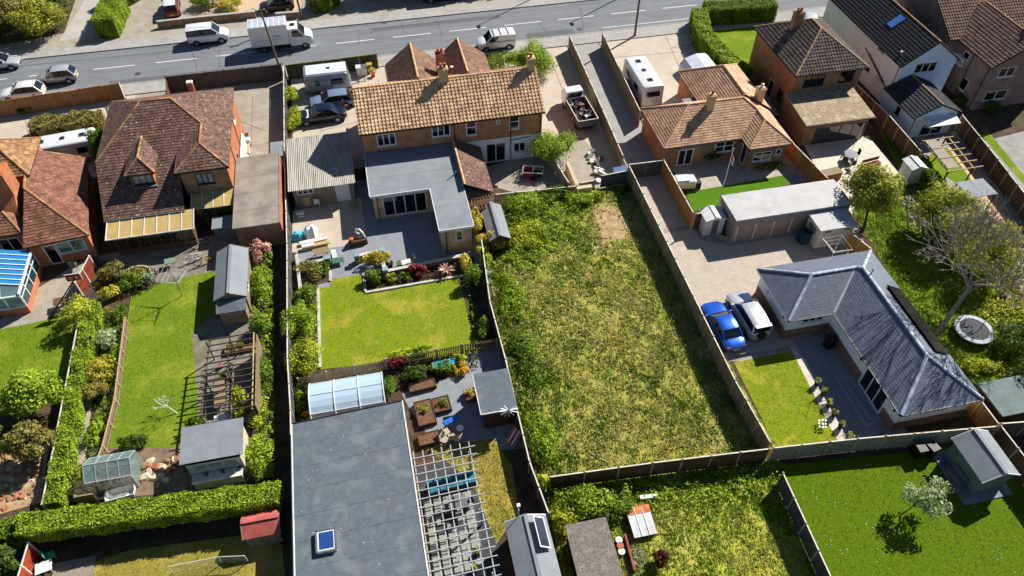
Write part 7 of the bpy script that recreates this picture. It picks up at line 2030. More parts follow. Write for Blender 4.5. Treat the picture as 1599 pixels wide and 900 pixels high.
# ================================================================== POLES, WIRES, LAMPS
CREO = mat('creosoted_pole', (112, 96, 74), (86, 74, 58), scale=4, stretch=(4, 4, .4))
def pole(label, p, h, lean=(0, 0), r=.13, m=None, ins=True):
    t = thing('utility_pole', label, 'pole', (p[0], p[1], 0))
    mb = MB(); mb.tube((0, 0, 0), (lean[0], lean[1], h), r, r * .7, 10); part('shaft', mb, m or CREO, t, local=True, smooth=60)
    if ins:
        mb = MB(); mb.bar((lean[0] - .5, lean[1], h - .3), (lean[0] + .5, lean[1], h - .3), .09); part('crossarm', mb, CREO, t, local=True)
        for x in (-.4, 0, .4): mb = MB(); mb.lathe([(.04, 0), (.06, .06), (.03, .14)], (lean[0] + x, lean[1], h - .25), 8); part('insulator', mb, WPAINT, t, local=True)
    return t
p1, p2, p3 = G(435, 101), G(991, 57), G(472, 30)
pole('mossy utility pole at the corner of the passage fence', p1, 6.5, (-.45, .05), .12, mat('mossy_pole', (120, 116, 76), (84, 84, 54), scale=3, stretch=(4, 4, .5)))
pole('dark utility pole at the edge of the bungalow forecourt', p2, 8.5, (0, 0), .13, ins=False)
pole('brown utility pole across the road beside the square hedge', p3, 7.5, (-.3, 0))
WIRE = mat('wire', (170, 170, 168), (150, 150, 150))
for k, (y, z) in enumerate(((85.2, 6.9), (85.5, 7.15), (85.8, 7.4))):
    a, b = Vector((p3.x - .7 + .4 * k, p3.y, z - .15)), Vector((-75, p3.y + .3 * k, z))
    mb = MB(); mb.path([a.lerp(b, f) + Vector((0, 0, -.7 * math.sin(pi * f))) for f in np.linspace(0, 1, 14)], .012, 4)
    solo('overhead_wire', mb, WIRE, ('lowest', 'middle', 'topmost')[k] + ' overhead wire running left from the brown utility pole', 'wire', (a.x, a.y, a.z), 'overhead wires')
for k in range(2):
    a, b = Vector((p3.x, p3.y, 6.9 + .2 * k)), Vector((70, p3.y + 1, 7.2 + .2 * k))
    mb = MB(); mb.path([a.lerp(b, f) + Vector((0, 0, -.8 * math.sin(pi * f))) for f in np.linspace(0, 1, 14)], .012, 4)
    solo('overhead_wire', mb, WIRE, ('lower', 'upper')[k] + ' overhead wire running right from the brown utility pole', 'wire', (a.x, a.y, a.z), 'overhead wires')
for i, (px, py) in enumerate(((747, 40), (892, 36))):
    s = G(px, py)
    hgt = 8.0
    bx_, by_ = s.x + hgt * SUN.x / SUN.z, s.y + hgt * SUN.y / SUN.z
    t = thing('street_lamp', ('tall grey street lamp at the far kerb opposite the brick house', 'tall grey street lamp at the far kerb near the roadside trees')[i], 'street lamp', (bx_, by_, .1))
    mb = MB(); mb.tube((0, 0, 0), (0, 0, hgt - .1), .09, .06, 8); part('column', mb, GREYP, t, local=True, smooth=60)
    mb = MB(); mb.box((0, -.3, hgt - .05), (.3, .7, .14)); part('lantern', mb, GREYP, t, local=True)
# ================================================================== GARDEN THINGS
def pot(label, x, y, r, h, m, leaf=None, lr=.25, group=None, cat='plant pot'):
    t = thing('plant_pot', label, cat, (x, y, .02), group=group)
    mb = MB(); mb.lathe([(r * .7, 0), (r, h), (r * 1.08, h), (r * 1.08, h + .03), (r * .9, h + .03)], (0, 0, 0), 12); part('pot', mb, m, t, local=True, smooth=40)
    if leaf is not None:
        v, rn, _ = crown((0, 0, h + lr * .6), (lr, lr, lr * .8), int(90 + 500 * lr * lr), 8, .1); o = new_obj('foliage', np_mesh('foliage', v, 4, leaf, rn), t); ORG[o] = ORG[t]
    return t
for i, (px, py) in enumerate(((1274, 602), (1284, 617), (1293, 635), (1301, 650), (1311, 669), (1324, 687))):
    p = G(px, py); pot('dark pot with lime plant in the row along the slate bungalow patio', p.x, p.y, .2, .42, BLACKP, L_LIME, .26, 'pots along the patio edge')
def bin_(label, p, m, rz=0, lid=None):
    t = thing('wheelie_bin', label, 'bin', (p[0], p[1], .02), rz)
    mb = MB(); mb.box((0, 0, .5), (.5, .55, .95), 0, 1.12); part('body', mb, m, t, local=True)
    mb = MB(); mb.box((0, .02, 1.02), (.62, .7, .07)); part('lid', mb, lid or m, t, local=True)
    for s in (-1, 1):
        mb = MB(); mb.lathe([(.1, -.03), (.1, .03)], (0, 0, 0), 10); o = new_obj('wheel', mk_mesh('wheel', mb, RUBBER), t, (s * .24, .28, .1)); o.rotation_euler = (0, pi / 2, 0); ORG[o] = ORG[t]
    return t
bin_('black wheeled bin in the corner of the slate bungalow', (29.9, 28.6), BLACKP, .2)
bin_('black wheeled bin against the pale fence', (32.0, 19.0), BLACKP, .2); bin_('dark wheeled bin beside the pale fence and shrub', (31.2, 19.1), BLACKP)
BLU = mat('blue_plastic', (40, 110, 200), (30, 92, 180), rough=.4); TEAL = mat('turquoise_plastic', (70, 176, 190), (54, 156, 172), rough=.4)
bin_('white bin with blue lid behind the greenish front fence', G(562, 118), WPAINT, 0, P_WHT); bin_('white bin beside the yellow lidded one', G(570, 117), WPAINT, 0, GREYP); bin_('dark bin with yellow lid behind the greenish front fence', G(578, 113), GREYP, 0, L_GOLD)
pot('orange pot at the corner of the cottage drive', *G(583, 120)[:2], .25, .4, TERRA, L_YEL, .5)
p = G(555, 163); t = thing('brick_pier', 'stubby brick pier with a pot on top beside the steel blue hatchback', 'pier', p); mb = MB(); mb.box((0, 0, .75), (.62, .62, 1.5)); part('shaft', mb, BR_CR, t, local=True); mb = MB(); mb.lathe([(.2, 1.5), (.28, 1.8), (.24, 1.8)], (0, 0, 0), 10); part('pot', mb, WOODD, t, local=True)
# patio walls, pillars and steps of the cottage
STONE = mat('pale_stone', (196, 192, 184), (170, 166, 160), scale=3, bump=.2); PILL = mat('blue_grey_cap', (136, 164, 170), (116, 146, 152), scale=3)
def wall(label, pts, h, w, m, capm=None, name='garden_wall'):
    t = thing(name, label, 'wall', (pts[0][0], pts[0][1], 0))
    for a, b in zip(pts, pts[1:]):
        mb = MB(); mb.bar((a[0], a[1], h / 2), (b[0], b[1], h / 2), w, h); part('wall', mb, m, t)
        mb = MB(); mb.bar((a[0], a[1], h + .025), (b[0], b[1], h + .025), w + .08, .05); part('coping', mb, capm or STONE, t)
    return t
wall('low white capped patio wall stepping round the golden shrub', [G(556, 408)[:2], G(594, 399)[:2], G(602, 428)[:2]], .55, .22, BR_D)
wall('long low white capped wall above the cottage lawn', [G(606, 430)[:2], G(722, 406)[:2]], .5, .22, BR_D)
wall('short low wall beside the patio steps', [G(480, 418)[:2], G(512, 412)[:2]], .5, .22, BR_D)
wall('white retaining strip beside the passage plants', [G(465, 405)[:2], G(471, 458)[:2]], .5, .16, WPAINT)
for nm, a, b in (('stone edging along the top of the cottage lawn', (571, 458), (742, 428)), ('stone edging left of the lawn opening', (516, 440), (516, 424)), ('stone edging right of the lawn opening', (568, 428), (571, 456)), ('stone edging along the left side of the cottage lawn', (497, 452), (500, 575))):
    p, q = G(*a), G(*b)
    mb = MB(); mb.bar((p.x, p.y, .06), (q.x, q.y, .06), .2, .14); solo('stone_edging', mb, STONE, nm, 'edging', (p.x, p.y, 0))
for lb, px, py in (('teal capped pillar at the outer end of the patio wall', 559, 410), ('teal capped pillar at the patio wall corner', 597, 402), ('teal capped pillar at the lawn end of the patio wall', 603, 432), ('teal capped pillar by the patio steps', 514, 414)):
    p = G(px, py); t = thing('wall_pillar', lb, 'pillar', p)
    mb = MB(); mb.box((0, 0, .4), (.4, .4, .8)); part('shaft', mb, BR_D, t, local=True); mb = MB(); mb.box((0, 0, .86), (.5, .5, .12), 0, .8); part('cap', mb, PILL, t, local=True)
def planter(label, p, d, rz, m, soilm=None, leaf=None, h=.35, name='raised_bed'):
    t = thing(name, label, 'planter', (p[0], p[1], .015), rz)
    for s in (-1, 1):
        mb = MB(); mb.box((0, s * (d[1] / 2 - .03), h / 2), (d[0], .06, h)); part('side_board', mb, m, t, local=True)
        mb = MB(); mb.box((s * (d[0] / 2 - .03), 0, h / 2), (.06, d[1] - .12, h)); part('end_board', mb, m, t, local=True)
    mb = MB(); mb.box((0, 0, h / 2 - .04), (d[0] - .12, d[1] - .12, h)); part('soil', mb, soilm or BARK, t, local=True)
    if leaf:
        for k in range(4):
            v, rn, _ = crown((random.uniform(-.35, .35) * d[0], random.uniform(-.35, .35) * d[1], h + .12), (.25, .25, .2), 60, 6, .1); o = new_obj('plant', np_mesh('plant', v, 4, leaf, rn), t); ORG[o] = ORG[t]
    return t
planter('long raised bed of bare soil below the picket fence', G(660, 606), (1.9, .7), .1, PLANKD)
planter('square raised bed planted with salad beside the big flat roof', G(664, 648), (1.25, 2.0), .08, PLANKD, BARK, L_BRT); planter('square raised bed with herbs in the middle of the slab paths', G(690, 635), (1.2, 1.2), .08, PLANKD, None, L_GRN)
planter('brown covered raised bed near the grid pergola', G(671, 688), (1.5, .9), .08, PLANKD, BARK); planter('narrow trough of yellow flowers beside the dark shed', G(735, 620), (.8, .9), .1, PLANKD, None, L_YEL)
# furniture
def table(label, p, d, h, m, rz=0, legm=None, name='table', round_=False, z=.02):
    t = thing(name, label, 'table', (p[0], p[1], z), rz)
    mb = MB()
    if round_: mb.lathe([(d[0] / 2, h - .04), (d[0] / 2, h)], (0, 0, 0), 18)
    else: mb.box((0, 0, h - .025), (d[0], d[1], .05))
    part('top', mb, m, t, local=True)
    for sx in (-1, 1):
        for sy in (-1, 1): mb = MB(); mb.tube((sx * d[0] * .38, sy * d[1] * .38, 0), (sx * d[0] * .36, sy * d[1] * .36, h - .05), .025); part('leg', mb, legm or m, t, local=True)
    return t
def chair(label, p, rz, m, group=None, z=.02):
    t = thing('garden_chair', label, 'chair', (p[0], p[1], z), rz, group)
    mb = MB(); mb.box((0, 0, .43), (.46, .46, .05)); part('seat', mb, m, t, local=True)
    mb = MB(); mb.box((-.22, 0, .7), (.05, .46, .5)); part('backrest', mb, m, t, local=True)
    for sx in (-1, 1):
        for sy in (-1, 1): mb = MB(); mb.tube((sx * .2, sy * .2, 0), (sx * .2, sy * .2, .42), .02); part('leg', mb, m, t, local=True)
    return t
table('turquoise glazed bench table below the picket fence', G(694, 574), (1.7, .55), .5, TEAL, .08)
t = thing('sun_board', 'bright blue padded lounger board in the vegetable garden', 'lounger', G(705, 663), .35)
mb = MB(); mb.box((0, 0, .55), (1.2, .42, .08), 0, .9); part('pad', mb, BLU, t, local=True, bevel=.03); mb = MB(); mb.bar((-.4, 0, 0), (.4, 0, .52), .04); part('leg', mb, CHROME, t, local=True); mb = MB(); mb.bar((.4, .08, 0), (-.4, .08, .52), .04); part('leg', mb, CHROME, t, local=True)
table('small round white table beside the blue lounger board', G(719, 676), (.5, .5), .6, WPAINT, 0, CHROME, round_=True)
for i, (px, py, a) in enumerate(((697, 680, .4), (706, 688, 1.6), (694, 692, -.6), (716, 690, 2.4))):
    chair('beige garden chair grouped near the round white table', G(px, py), a, mat('beige_wicker', (184, 166, 148), (156, 138, 120), scale=12), 'beige chairs by the round table')
t = thing('deck_chair', 'striped deck chair leaning by the old fence', 'chair', G(802, 690), -.9)
for k in range(6): mb = MB(); mb.mesh([(-.3 + k * .1, -.45, .25), (-.2 + k * .1, -.45, .25), (-.2 + k * .1, .45, .95), (-.3 + k * .1, .45, .95)], [(0, 1, 2, 3)]); part('stripe', mb, [mat('red_cloth', (190, 60, 50)), WPAINT, mat('navy_cloth', (50, 60, 110))][k % 3], t, local=True)
for s in (-.33, .33): mb = MB(); mb.bar((s, -.5, .2), (s, .5, 1.0), .04); part('rail', mb, POSTW, t, local=True)
for s in (-.33, .33): mb = MB(); mb.bar((s, .3, 0), (s, -.1, .5), .04); part('leg', mb, POSTW, t, local=True)
t = thing('garden_bench', 'long teal cushioned bench under the grid pergola', 'bench', (1.0, 23.2, .02), .08)
for k in range(4): mb = MB(); mb.box((-1.15 + k * .77, 0, .42), (.74, .6, .16)); part('cushion', mb, mat('teal_cloth', (40, 120, 140), (30, 100, 122), scale=4), t, local=True, bevel=.04)
for k in range(4): mb = MB(); mb.box((-1.15 + k * .77, .3, .66), (.74, .14, .4)); part('back_cushion', mb, MATS['teal_cloth'], t, local=True, bevel=.04)
mb = MB(); mb.b2(-1.6, -.3, 0, 1.6, .36, .33); part('base', mb, PLANKD, t, local=True)
t = table('grey patio table under the grid pergola', (1.2, 21.8), (1.1, .8), .72, GREYP, .1)
for i, (x, y, a) in enumerate(((.4, 21.7, 0), (2.0, 21.9, 3.1), (1.2, 21.1, 1.6))): chair('grey patio chair around the pergola table', (x, y), a, GREYP, 'chairs under the grid pergola')
for i, (x, y) in enumerate(((1.9, 18.6), (1.5, 17.6), (2.1, 16.6), (1.0, 16.9))): pot('potted plant standing on the pergola slabs', x, y, .2, .35, GREYP, L_BRT, .22, 'pots under the grid pergola')
# cottage yard clutter
t = thing('collapsed_parasol', 'collapsed white and turquoise parasol cover on the cottage patio', 'parasol', G(480, 368), .2)
def rag(c, r, h, m, seed, nm):
    rd = random.Random(seed); mb = MB(); pts = []
    for k in range(14):
        a = 2 * pi * k / 14; q = rd.uniform(.75, 1.15); pts.append((c[0] + r[0] * q * math.cos(a), c[1] + r[1] * q * math.sin(a), rd.uniform(.02, .3)))
    top = [(c[0] + (p[0] - c[0]) * .5, c[1] + (p[1] - c[1]) * .5, h * rd.uniform(.7, 1.1)) for p in pts]
    n = 14; mb.mesh(pts + top + [(c[0], c[1], h)], [(k, (k + 1) % n, n + (k + 1) % n, n + k) for k in range(n)] + [(n + k, n + (k + 1) % n, 2 * n) for k in range(n)]); return part(nm, mb, m, t, local=True)
rag((.35, 0, 0), (.75, .8), .95, P_CAR, 1, 'white_cover'); rag((-.75, .05, 0), (.6, .6), .6, mat('turquoise_cloth', (80, 186, 206), (66, 168, 190), scale=3), 2, 'turquoise_cover')
mb = MB(); mb.tube((.3, 0, .7), (.35, .1, 1.25), .03); part('pole', mb, WPAINT, t, local=True)
for i, (px, py, L, m, lb) in enumerate(((490, 379, 2.3, WPAINT, 'long white board on the stack beside the patio'), (495, 386, 2.2, POSTW, 'tan plank on the stack beside the patio'), (482, 388, 1.0, WPAINT, 'short white frame lying by the plank stack'), (470, 338, .7, WPAINT, 'white tray by the garage side'))):
    p = G(px, py); mb = MB(); mb.box((p.x, p.y, .22 + .06 * i), (L, .36, .12), .1); mb.box((p.x, p.y, .08), (L * .8, .3, .15), .1); solo('board', mb, m, lb, 'board', (p.x, p.y, 0))
t = thing('white_bench', 'white slatted seat standing at the end of the plank stack', 'seat', G(523, 402), .1)
for k in range(4): mb = MB(); mb.box((-.15 + k * .1, 0, .42), (.08, 1.0, .04)); part('slat', mb, WPAINT, t, local=True)
for y in (-.42, .42): mb = MB(); mb.box((0, y, .2), (.4, .06, .4)); part('leg', mb, WPAINT, t, local=True)
table('weathered grey table on the cottage patio edge', G(503, 400), (1.3, .7), .6, WOODT, .1)
t = thing('draped_planter', 'timber planter with orange pot and a white draped hose', 'planter', G(560, 381), .1)
mb = MB(); mb.box((0, 0, .25), (1.5, .5, .5)); part('box', mb, PLANKD, t, local=True); mb = MB(); mb.lathe([(.14, .5), (.2, .75)], (-.5, 0, 0), 12); part('pot', mb, mat('orange_glaze', (214, 104, 40), (190, 88, 32), scale=3), t, local=True)
mb = MB(); mb.path([(.6, .1, .5), (.5, .25, .9), (.3, .5, 1.1), (.05, .7, 1.0), (.0, .8, .6), (.2, .85, .3)], .09, 7); part('draped_cloth', mb, P_CAR, t, local=True, smooth=60)
t = chair('white folding chair by the garage doors', G(497, 322), 1.4, WPAINT); pot('yellow flowers in a pot against the garage', *G(470, 322)[:2], .2, .35, TERRA, L_GOLD, .25); bin_('slim brown planter box by the garage', G(481, 320), POSTW)
t = table('green glass topped stool on the shaded yard', G(553, 325), (.6, .6), .4, mat('olive_glass', (150, 154, 110), (130, 134, 96)), .3)
table('low green slatted table on the patio step', G(529, 412), (.95, .55), .4, mat('green_slats', (70, 110, 96), (56, 92, 80)), .15)
pot('black pot with small shrub by the patio wall', *G(609, 418)[:2], .3, .5, BLACKP, L_YEL, .2); pot('square dark trough beside the patio wall', *G(625, 416)[:2], .28, .4, mat('olive_trough', (90, 92, 66)), None)
t = thing('white_chest', 'white storage chest against the long low wall', 'chest', G(635, 415), .15); mb = MB(); mb.box((0, 0, .2), (.7, .45, .4)); part('body', mb, WPAINT, t, local=True); mb = MB(); mb.box((0, 0, .43), (.76, .5, .06)); part('lid', mb, WPAINT, t, local=True)
t = thing('heron_ornament', 'thin metal heron ornament behind the low wall', 'ornament', G(648, 411)); mb = MB(); mb.path([(0, 0, 0), (0, 0, .5), (.1, 0, .7), (-.05, 0, .95), (-.18, 0, 1.05)], .03); part('neck', mb, CHROME, t, local=True); mb = MB(); mb.lathe([(.05, .4), (.16, .5), (.14, .62), (.03, .72)], (.05, 0, 0), 8); part('body', mb, POSTW, t, local=True)
# red cart
t = thing('garden_trailer', 'white framed trailer with red sides in the cottage yard', 'trailer', G(832, 276), -.35)
for s in (-.5, .5): mb = MB(); mb.bar((-.9, s, .75), (.9, s, .85), .07); part('frame_rail', mb, WPAINT, t, local=True)
for x in (-.9, 0, .9): mb = MB(); mb.bar((x, -.5, .8), (x, .5, .8), .06); part('cross_rail', mb, WPAINT, t, local=True)
for s in (-.45, .45): mb = MB(); mb.box((-.45, s, .5), (.8, .05, .4)); part('side_panel', mb, mat('red_paint', (196, 40, 36), (170, 30, 28)), t, local=True)
mb = MB(); mb.box((0, 0, .4), (1.7, .85, .06)); part('floor', mb, BLACKP, t, local=True)
for s in (-.5, .5):
    mb = MB(); mb.lathe([(.2, -.06), (.24, -.04), (.24, .04), (.2, .06)], (0, 0, 0), 14); o = new_obj('wheel', mk_mesh('wheel', mb, RUBBER), t, (.1, s, .24)); o.rotation_euler = (pi / 2, 0, 0); ORG[o] = ORG[t]
t = thing('blue_lid_box', 'white storage box with tilted blue lid by the scrap yard gate', 'box', G(968, 281), .1); mb = MB(); mb.box((0, 0, .45), (1.1, .8, .9)); part('body', mb, WPAINT, t, local=True); mb = MB(); mb.slab([(-.6, -.5, .85), (.6, -.5, .85), (.6, .5, 1.15), (-.6, .5, 1.15)], .05); part('lid', mb, mat('blue_grey_lid', (96, 130, 170), (80, 112, 150)), t, local=True)
# flagpole
fb = G(1121, 323)
t = thing('flagpole', 'white flagpole with a limp red white and blue flag on the artificial lawn', 'flagpole', fb)
mb = MB(); mb.tube((0, 0, 0), (0, 0, 6.2), .05, .03, 8); part('pole', mb, WPAINT, t, local=True, smooth=60)
FLG = [mat('flag_navy', (60, 62, 110)), mat('flag_red', (186, 50, 60)), mat('flag_white', (226, 222, 224))]
for k in range(9):
    x = .04 + k * .05; a = .06 * math.sin(k * 2.1)
    mb = MB(); mb.mesh([(x, a, 5.9 - .12 * k), (x + .05, .06 * math.sin(k * 2.1 + 2.1), 5.78 - .12 * k), (x + .05, .06 * math.sin(k * 2.1 + 2.1), 4.75 - .07 * k), (x, a, 4.82 - .07 * k)], [(0, 1, 2, 3)]); part('flag_fold', mb, FLG[(2, 1, 2, 0, 2, 1, 2, 0, 1)[k]], t, local=True)
mb = MB(); mb.lathe([(.02, 6.2), (.07, 6.27), (.02, 6.34)], (0, 0, 0), 8); part('finial', mb, WPAINT, t, local=True)
# hot tub by the golden fence
t = thing('covered_spa', 'white moulded spa tub with dark cover beside the golden fence', 'tub', (26.0, 48.1, .02), -.1)
part('shell', rbox(1.9, 1.2, .05, .95, .2), P_CAR, t, local=True, smooth=50); mb = MB(); mb.box((-.2, 0, .98), (1.1, .9, .06)); part('cover', mb, mat('pale_green_cover', (190, 204, 206)), t, local=True); mb = MB(); mb.box((1.2, -.2, .35), (.5, .7, .7)); part('step_box', mb, BLACKP, t, local=True)
t = thing('water_tank', 'dark blue water tank beside the box shed', 'tank', (33.2, 39.3, .02)); mb = MB(); mb.box((0, 0, .6), (.8, .9, 1.2), .2); part('body', mb, mat('dark_blue_plastic', (30, 60, 84), (24, 50, 72), rough=.4), t, local=True, bevel=.08); mb = MB(); mb.lathe([(.2, 1.2), (.2, 1.27)], (0, 0, 0), 10); part('lid', mb, BLACKP, t, local=True)
mb = MB(); mb.b2(27.05, 41.8, .02, 27.3, 42.9, 1.6); solo('blue_sheet', mb, mat('deep_blue_sheet', (40, 84, 140), (34, 72, 122)), 'deep blue sheet wedged between the metal shed and the garage block', 'sheet', (27.2, 42.3, 0))
# rotary driers
def rotary(label, p, h, r, rz, m=None, cloth=False, fold=.35):
    t = thing('rotary_drier', label, 'clothes drier', (p[0], p[1], .02), rz)
    mb = MB(); mb.tube((0, 0, 0), (0, 0, h), .035, .03, 7); part('post', mb, m or CHROME, t, local=True)
    tips = []
    for k in range(4):
        a = k * pi / 2; tip = (r * math.cos(a), r * math.sin(a), h + fold); tips.append(tip)
        mb = MB(); mb.bar((0, 0, h - .5), tip, .04); part('arm', mb, m or CHROME, t, local=True)
    for f in (.5, .75, 1):
        mb = MB(); q = [Vector((0, 0, h - .5)).lerp(Vector(x), f) for x in tips]; mb.path(q + q[:1], .008, 4); part('line', mb, WPAINT, t, local=True)
    if cloth:
        mb = MB(); mb.mesh([(-.35, -.9, h + .1), (.1, -1.0, h + .12), (.12, -1.02, h - .75), (-.3, -.95, h - .6)], [(0, 1, 2, 3)]); part('washing', mb, WPAINT, t, local=True)
    return t
rotary('folding rotary clothes drier on the brown house lawn', G(285, 462), 2.1, 1.25, .5); rotary('white rotary clothes drier with washing behind the slate bungalow', (34.3, 36.6), 1.7, 1.2, .8, WPAINT, True)
# basketball hoop
t = thing('basketball_hoop', 'portable basketball hoop with red and white backboard on the left patio', 'basketball hoop', G(80, 496))
bd = G(115, 434, 2.7) - G(80, 496)
mb = MB(); mb.tube((0, 0, .1), (bd.x, bd.y, 2.55), .05); part('pole', mb, BLACKP, t, local=True); mb = MB(); mb.tube((.9, .2, .1), (bd.x * .5, bd.y * .5, 1.3), .03); part('brace', mb, BLACKP, t, local=True)
mb = MB(); mb.box((bd.x, bd.y, 2.75), (1.1, .05, .7)); b_ = part('backboard', mb, WPAINT, t, local=True)
mb = MB(); mb.box((bd.x, bd.y - .03, 2.75), (1.0, .02, .6)); part('red_field', mb, mat('red_board', (176, 40, 30), (150, 32, 26)), b_, local=True)
for x, z, w_, hh in ((-.2, 2.65, .3, .06), (-.2, 2.8, .3, .06), (-.33, 2.72, .06, .2), (.15, 2.75, .06, .3), (.28, 2.7, .06, .22), (.22, 2.86, .18, .05)):
    mb = MB(); mb.box((bd.x + x, bd.y - .045, z), (w_, .01, hh)); part('white_mark', mb, WPAINT, b_, local=True)
mb = MB(); mb.path([(bd.x + .23 * math.cos(a), bd.y - .35 + .23 * math.sin(a), 2.5) for a in np.linspace(0, 2 * pi, 13)], .015); part('hoop', mb, mat('orange_paint', (200, 90, 30)), t, local=True)
mb = MB(); mb.box((.4, .2, .08), (1.0, .6, .16)); part('base', mb, BLACKP, t, local=True)
table('dark garden table by the basketball hoop', G(98, 478), (.9, .7), .6, WOODD, .1)
t = chair('grey cushioned patio seat against the left house wall', G(118, 420), 1.7, GREYP)
# trampoline
tp = G(1516, 522)
t = thing('trampoline', 'round trampoline with pale pads and arched poles on the long grass', 'trampoline', tp)
mb = MB(); mb.lathe([(1.05, .55), (1.05, .57)], (0, 0, 0), 28); part('mat', mb, mat('trampoline_mat', (70, 72, 76), (58, 60, 64), scale=3), t, local=True)
mb = MB(); n = 28
for r, z in ((1.05, .58), (1.35, .56)): pass
vs = [(r * math.cos(2 * pi * k / n), r * math.sin(2 * pi * k / n), z) for r, z in ((1.05, .6), (1.38, .6), (1.38, .5), (1.05, .5)) for k in range(n)]
mb.mesh(vs, [(i * n + k, i * n + (k + 1) % n, ((i + 1) % 4) * n + (k + 1) % n, ((i + 1) % 4) * n + k) for i in range(4) for k in range(n)]); part('pad_ring', mb, mat('pad_vinyl', (176, 184, 190), (156, 164, 172), scale=2), t, local=True)
for k in range(6): a = k * pi / 3; mb = MB(); mb.tube((1.3 * math.cos(a), 1.3 * math.sin(a), 0), (1.3 * math.cos(a), 1.3 * math.sin(a), .55), .03); part('leg', mb, BLACKP, t, local=True)
for s in (-1, 1): mb = MB(); mb.path([(s * 1.25, .5, .5), (s * 1.3, .5, 1.7), (s * .9, .6, 2.2)] if s < 0 else [(1.25, .5, .5), (1.3, .5, 1.7), (.9, .6, 2.2), (0, .7, 2.35), (-.9, .6, 2.2)], .03); part('net_pole', mb, BLACKP, t, local=True)
mb = MB(); mb.path([(1.3, .5, 1.2), (.4, -1.2, 1.3)], .015); part('strap', mb, BLACKP, t, local=True)
# terrace furniture of the square brick house
p = G(1325, 250); table('round grey terrace table of the square brick house', p, (1.2, 1.2), .72, GREYP, 0, None, round_=True)
for i, (px, py, a) in enumerate(((1318, 256, .6), (1335, 246, 3), (1328, 262, 1.6))): chair('dark terrace chair around the round grey table', G(px, py), a, BLACKP, 'chairs on the cream terrace')
t = thing('folded_parasol', 'folded cream parasol leaning over the terrace table', 'parasol', G(1331, 232)); mb = MB(); mb.tube((0, 0, 0), (.6, .5, 2.4), .03); part('pole', mb, GREYP, t, local=True); mb = MB(); mb.tube((.25, .2, 1.0), (.6, .5, 2.4), .2, .05, 8); part('canopy', mb, CAPW, t, local=True)
t = thing('terrace_bench', 'long red brown slatted bench on the cream terrace', 'bench', G(1358, 262), .15)
for k in range(4): mb = MB(); mb.box((0, -.18 + k * .12, .45), (1.9, .1, .04)); part('seat_slat', mb, mat('red_timber', (140, 62, 44), (116, 48, 36)), t, local=True)
for k in range(3): mb = MB(); mb.box((0, .26, .6 + k * .13), (1.9, .04, .1)); part('back_slat', mb, MATS['red_timber'], t, local=True)
for x in (-.85, .85): mb = MB(); mb.box((x, 0, .22), (.07, .5, .44)); part('leg', mb, BLACKP, t, local=True)
wall('timber topped retaining wall below the cream terrace', [G(1282, 282)[:2], G(1308, 276)[:2]], .8, .8, mat('rust_timber', (150, 100, 60), (126, 84, 52)), WOODT)
t = thing('metal_arch', 'dark lattice metal garden arch lying beside the long grass path', 'arch', G(1426, 335), 1.05)
for s in (-.45, .45): mb = MB(); mb.path([(-1.9, s, .1), (1.4, s, .1), (1.9, s, .45)], .03); part('side_rail', mb, BLACKP, t, local=True)
for k in range(8): mb = MB(); mb.path([(-1.8 + k * .45, -.45, .12), (-1.6 + k * .45, 0, .3 + .15 * (k % 2)), (-1.8 + k * .45, .45, .12)], .025); part('hoop', mb, BLACKP, t, local=True)
sheet('grit_path', gp((1400, 300), (1425, 292), (1455, 345), (1452, 365), (1440, 372), (1415, 330)), .012, GRAVEL)
wall('log edged step at the slate bungalow corner', [G(1495, 583)[:2], G(1522, 625)[:2]], .3, .25, WOODD, POSTW)
# summerhouse seats
t = thing('garden_sofa', 'grey cushioned sofa on the summerhouse base', 'sofa', (32.6, 17.0, .1), 1.62); mb = MB(); mb.box((0, 0, .22), (1.3, .55, .44)); part('seat', mb, GREYP, t, local=True, bevel=.05); mb = MB(); mb.box((0, -.25, .5), (1.3, .14, .5)); part('backrest', mb, GREYP, t, local=True, bevel=.05)
pot('pale pot on the summerhouse base', 32.5, 15.8, .2, .3, GREYP, None); pot('small blue pot at the summerhouse base end', 32.5, 18.1, .14, .2, BLU, None)
# front garden bits
wall('low dark brick wall along the far pavement', [G(248, 44)[:2], G(320, 36)[:2], G(400, 28)[:2]], .8, .3, BR_D, KERB)
wall('low dark wall along the pavement beside the black hatchback', [G(432, 30)[:2], G(470, 27)[:2]], .7, .3, BR_D, KERB)
t = thing('letter_box_post', 'small red brick pillar with white cap behind the dark front fence', 'pillar', G(303, 150)); mb = MB(); mb.box((0, 0, .8), (.55, .45, 1.6)); part('shaft', mb, BR_R, t, local=True); mb = MB(); mb.box((0, 0, 1.65), (.65, .55, .1), 0, .8); part('cap', mb, WPAINT, t, local=True)
t = thing('garden_trolley', 'pale timber trolley beside the orange brick wall', 'trolley', G(388, 236), 1.5); mb = MB(); mb.box((0, 0, .5), (2.0, .5, .12)); part('top', mb, POSTW, t, local=True); mb = MB(); mb.box((.8, 0, .7), (.5, .5, .3)); part('box', mb, WPAINT, t, local=True)
for x in (-.8, .8): mb = MB(); mb.box((x, 0, .22), (.08, .45, .44)); part('leg', mb, WOODD, t, local=True)
mb = MB(); mb.slab([(-12.75, 58.5, 1.5), (-12.3, 58.5, 0.05), (-12.3, 62.6, .05), (-12.75, 62.6, 1.5)], .04); solo('leaning_sheet', mb, WPAINT, 'tall white sheet leaning on the orange brick side wall', 'sheet', (-12.4, 60.8, 0))
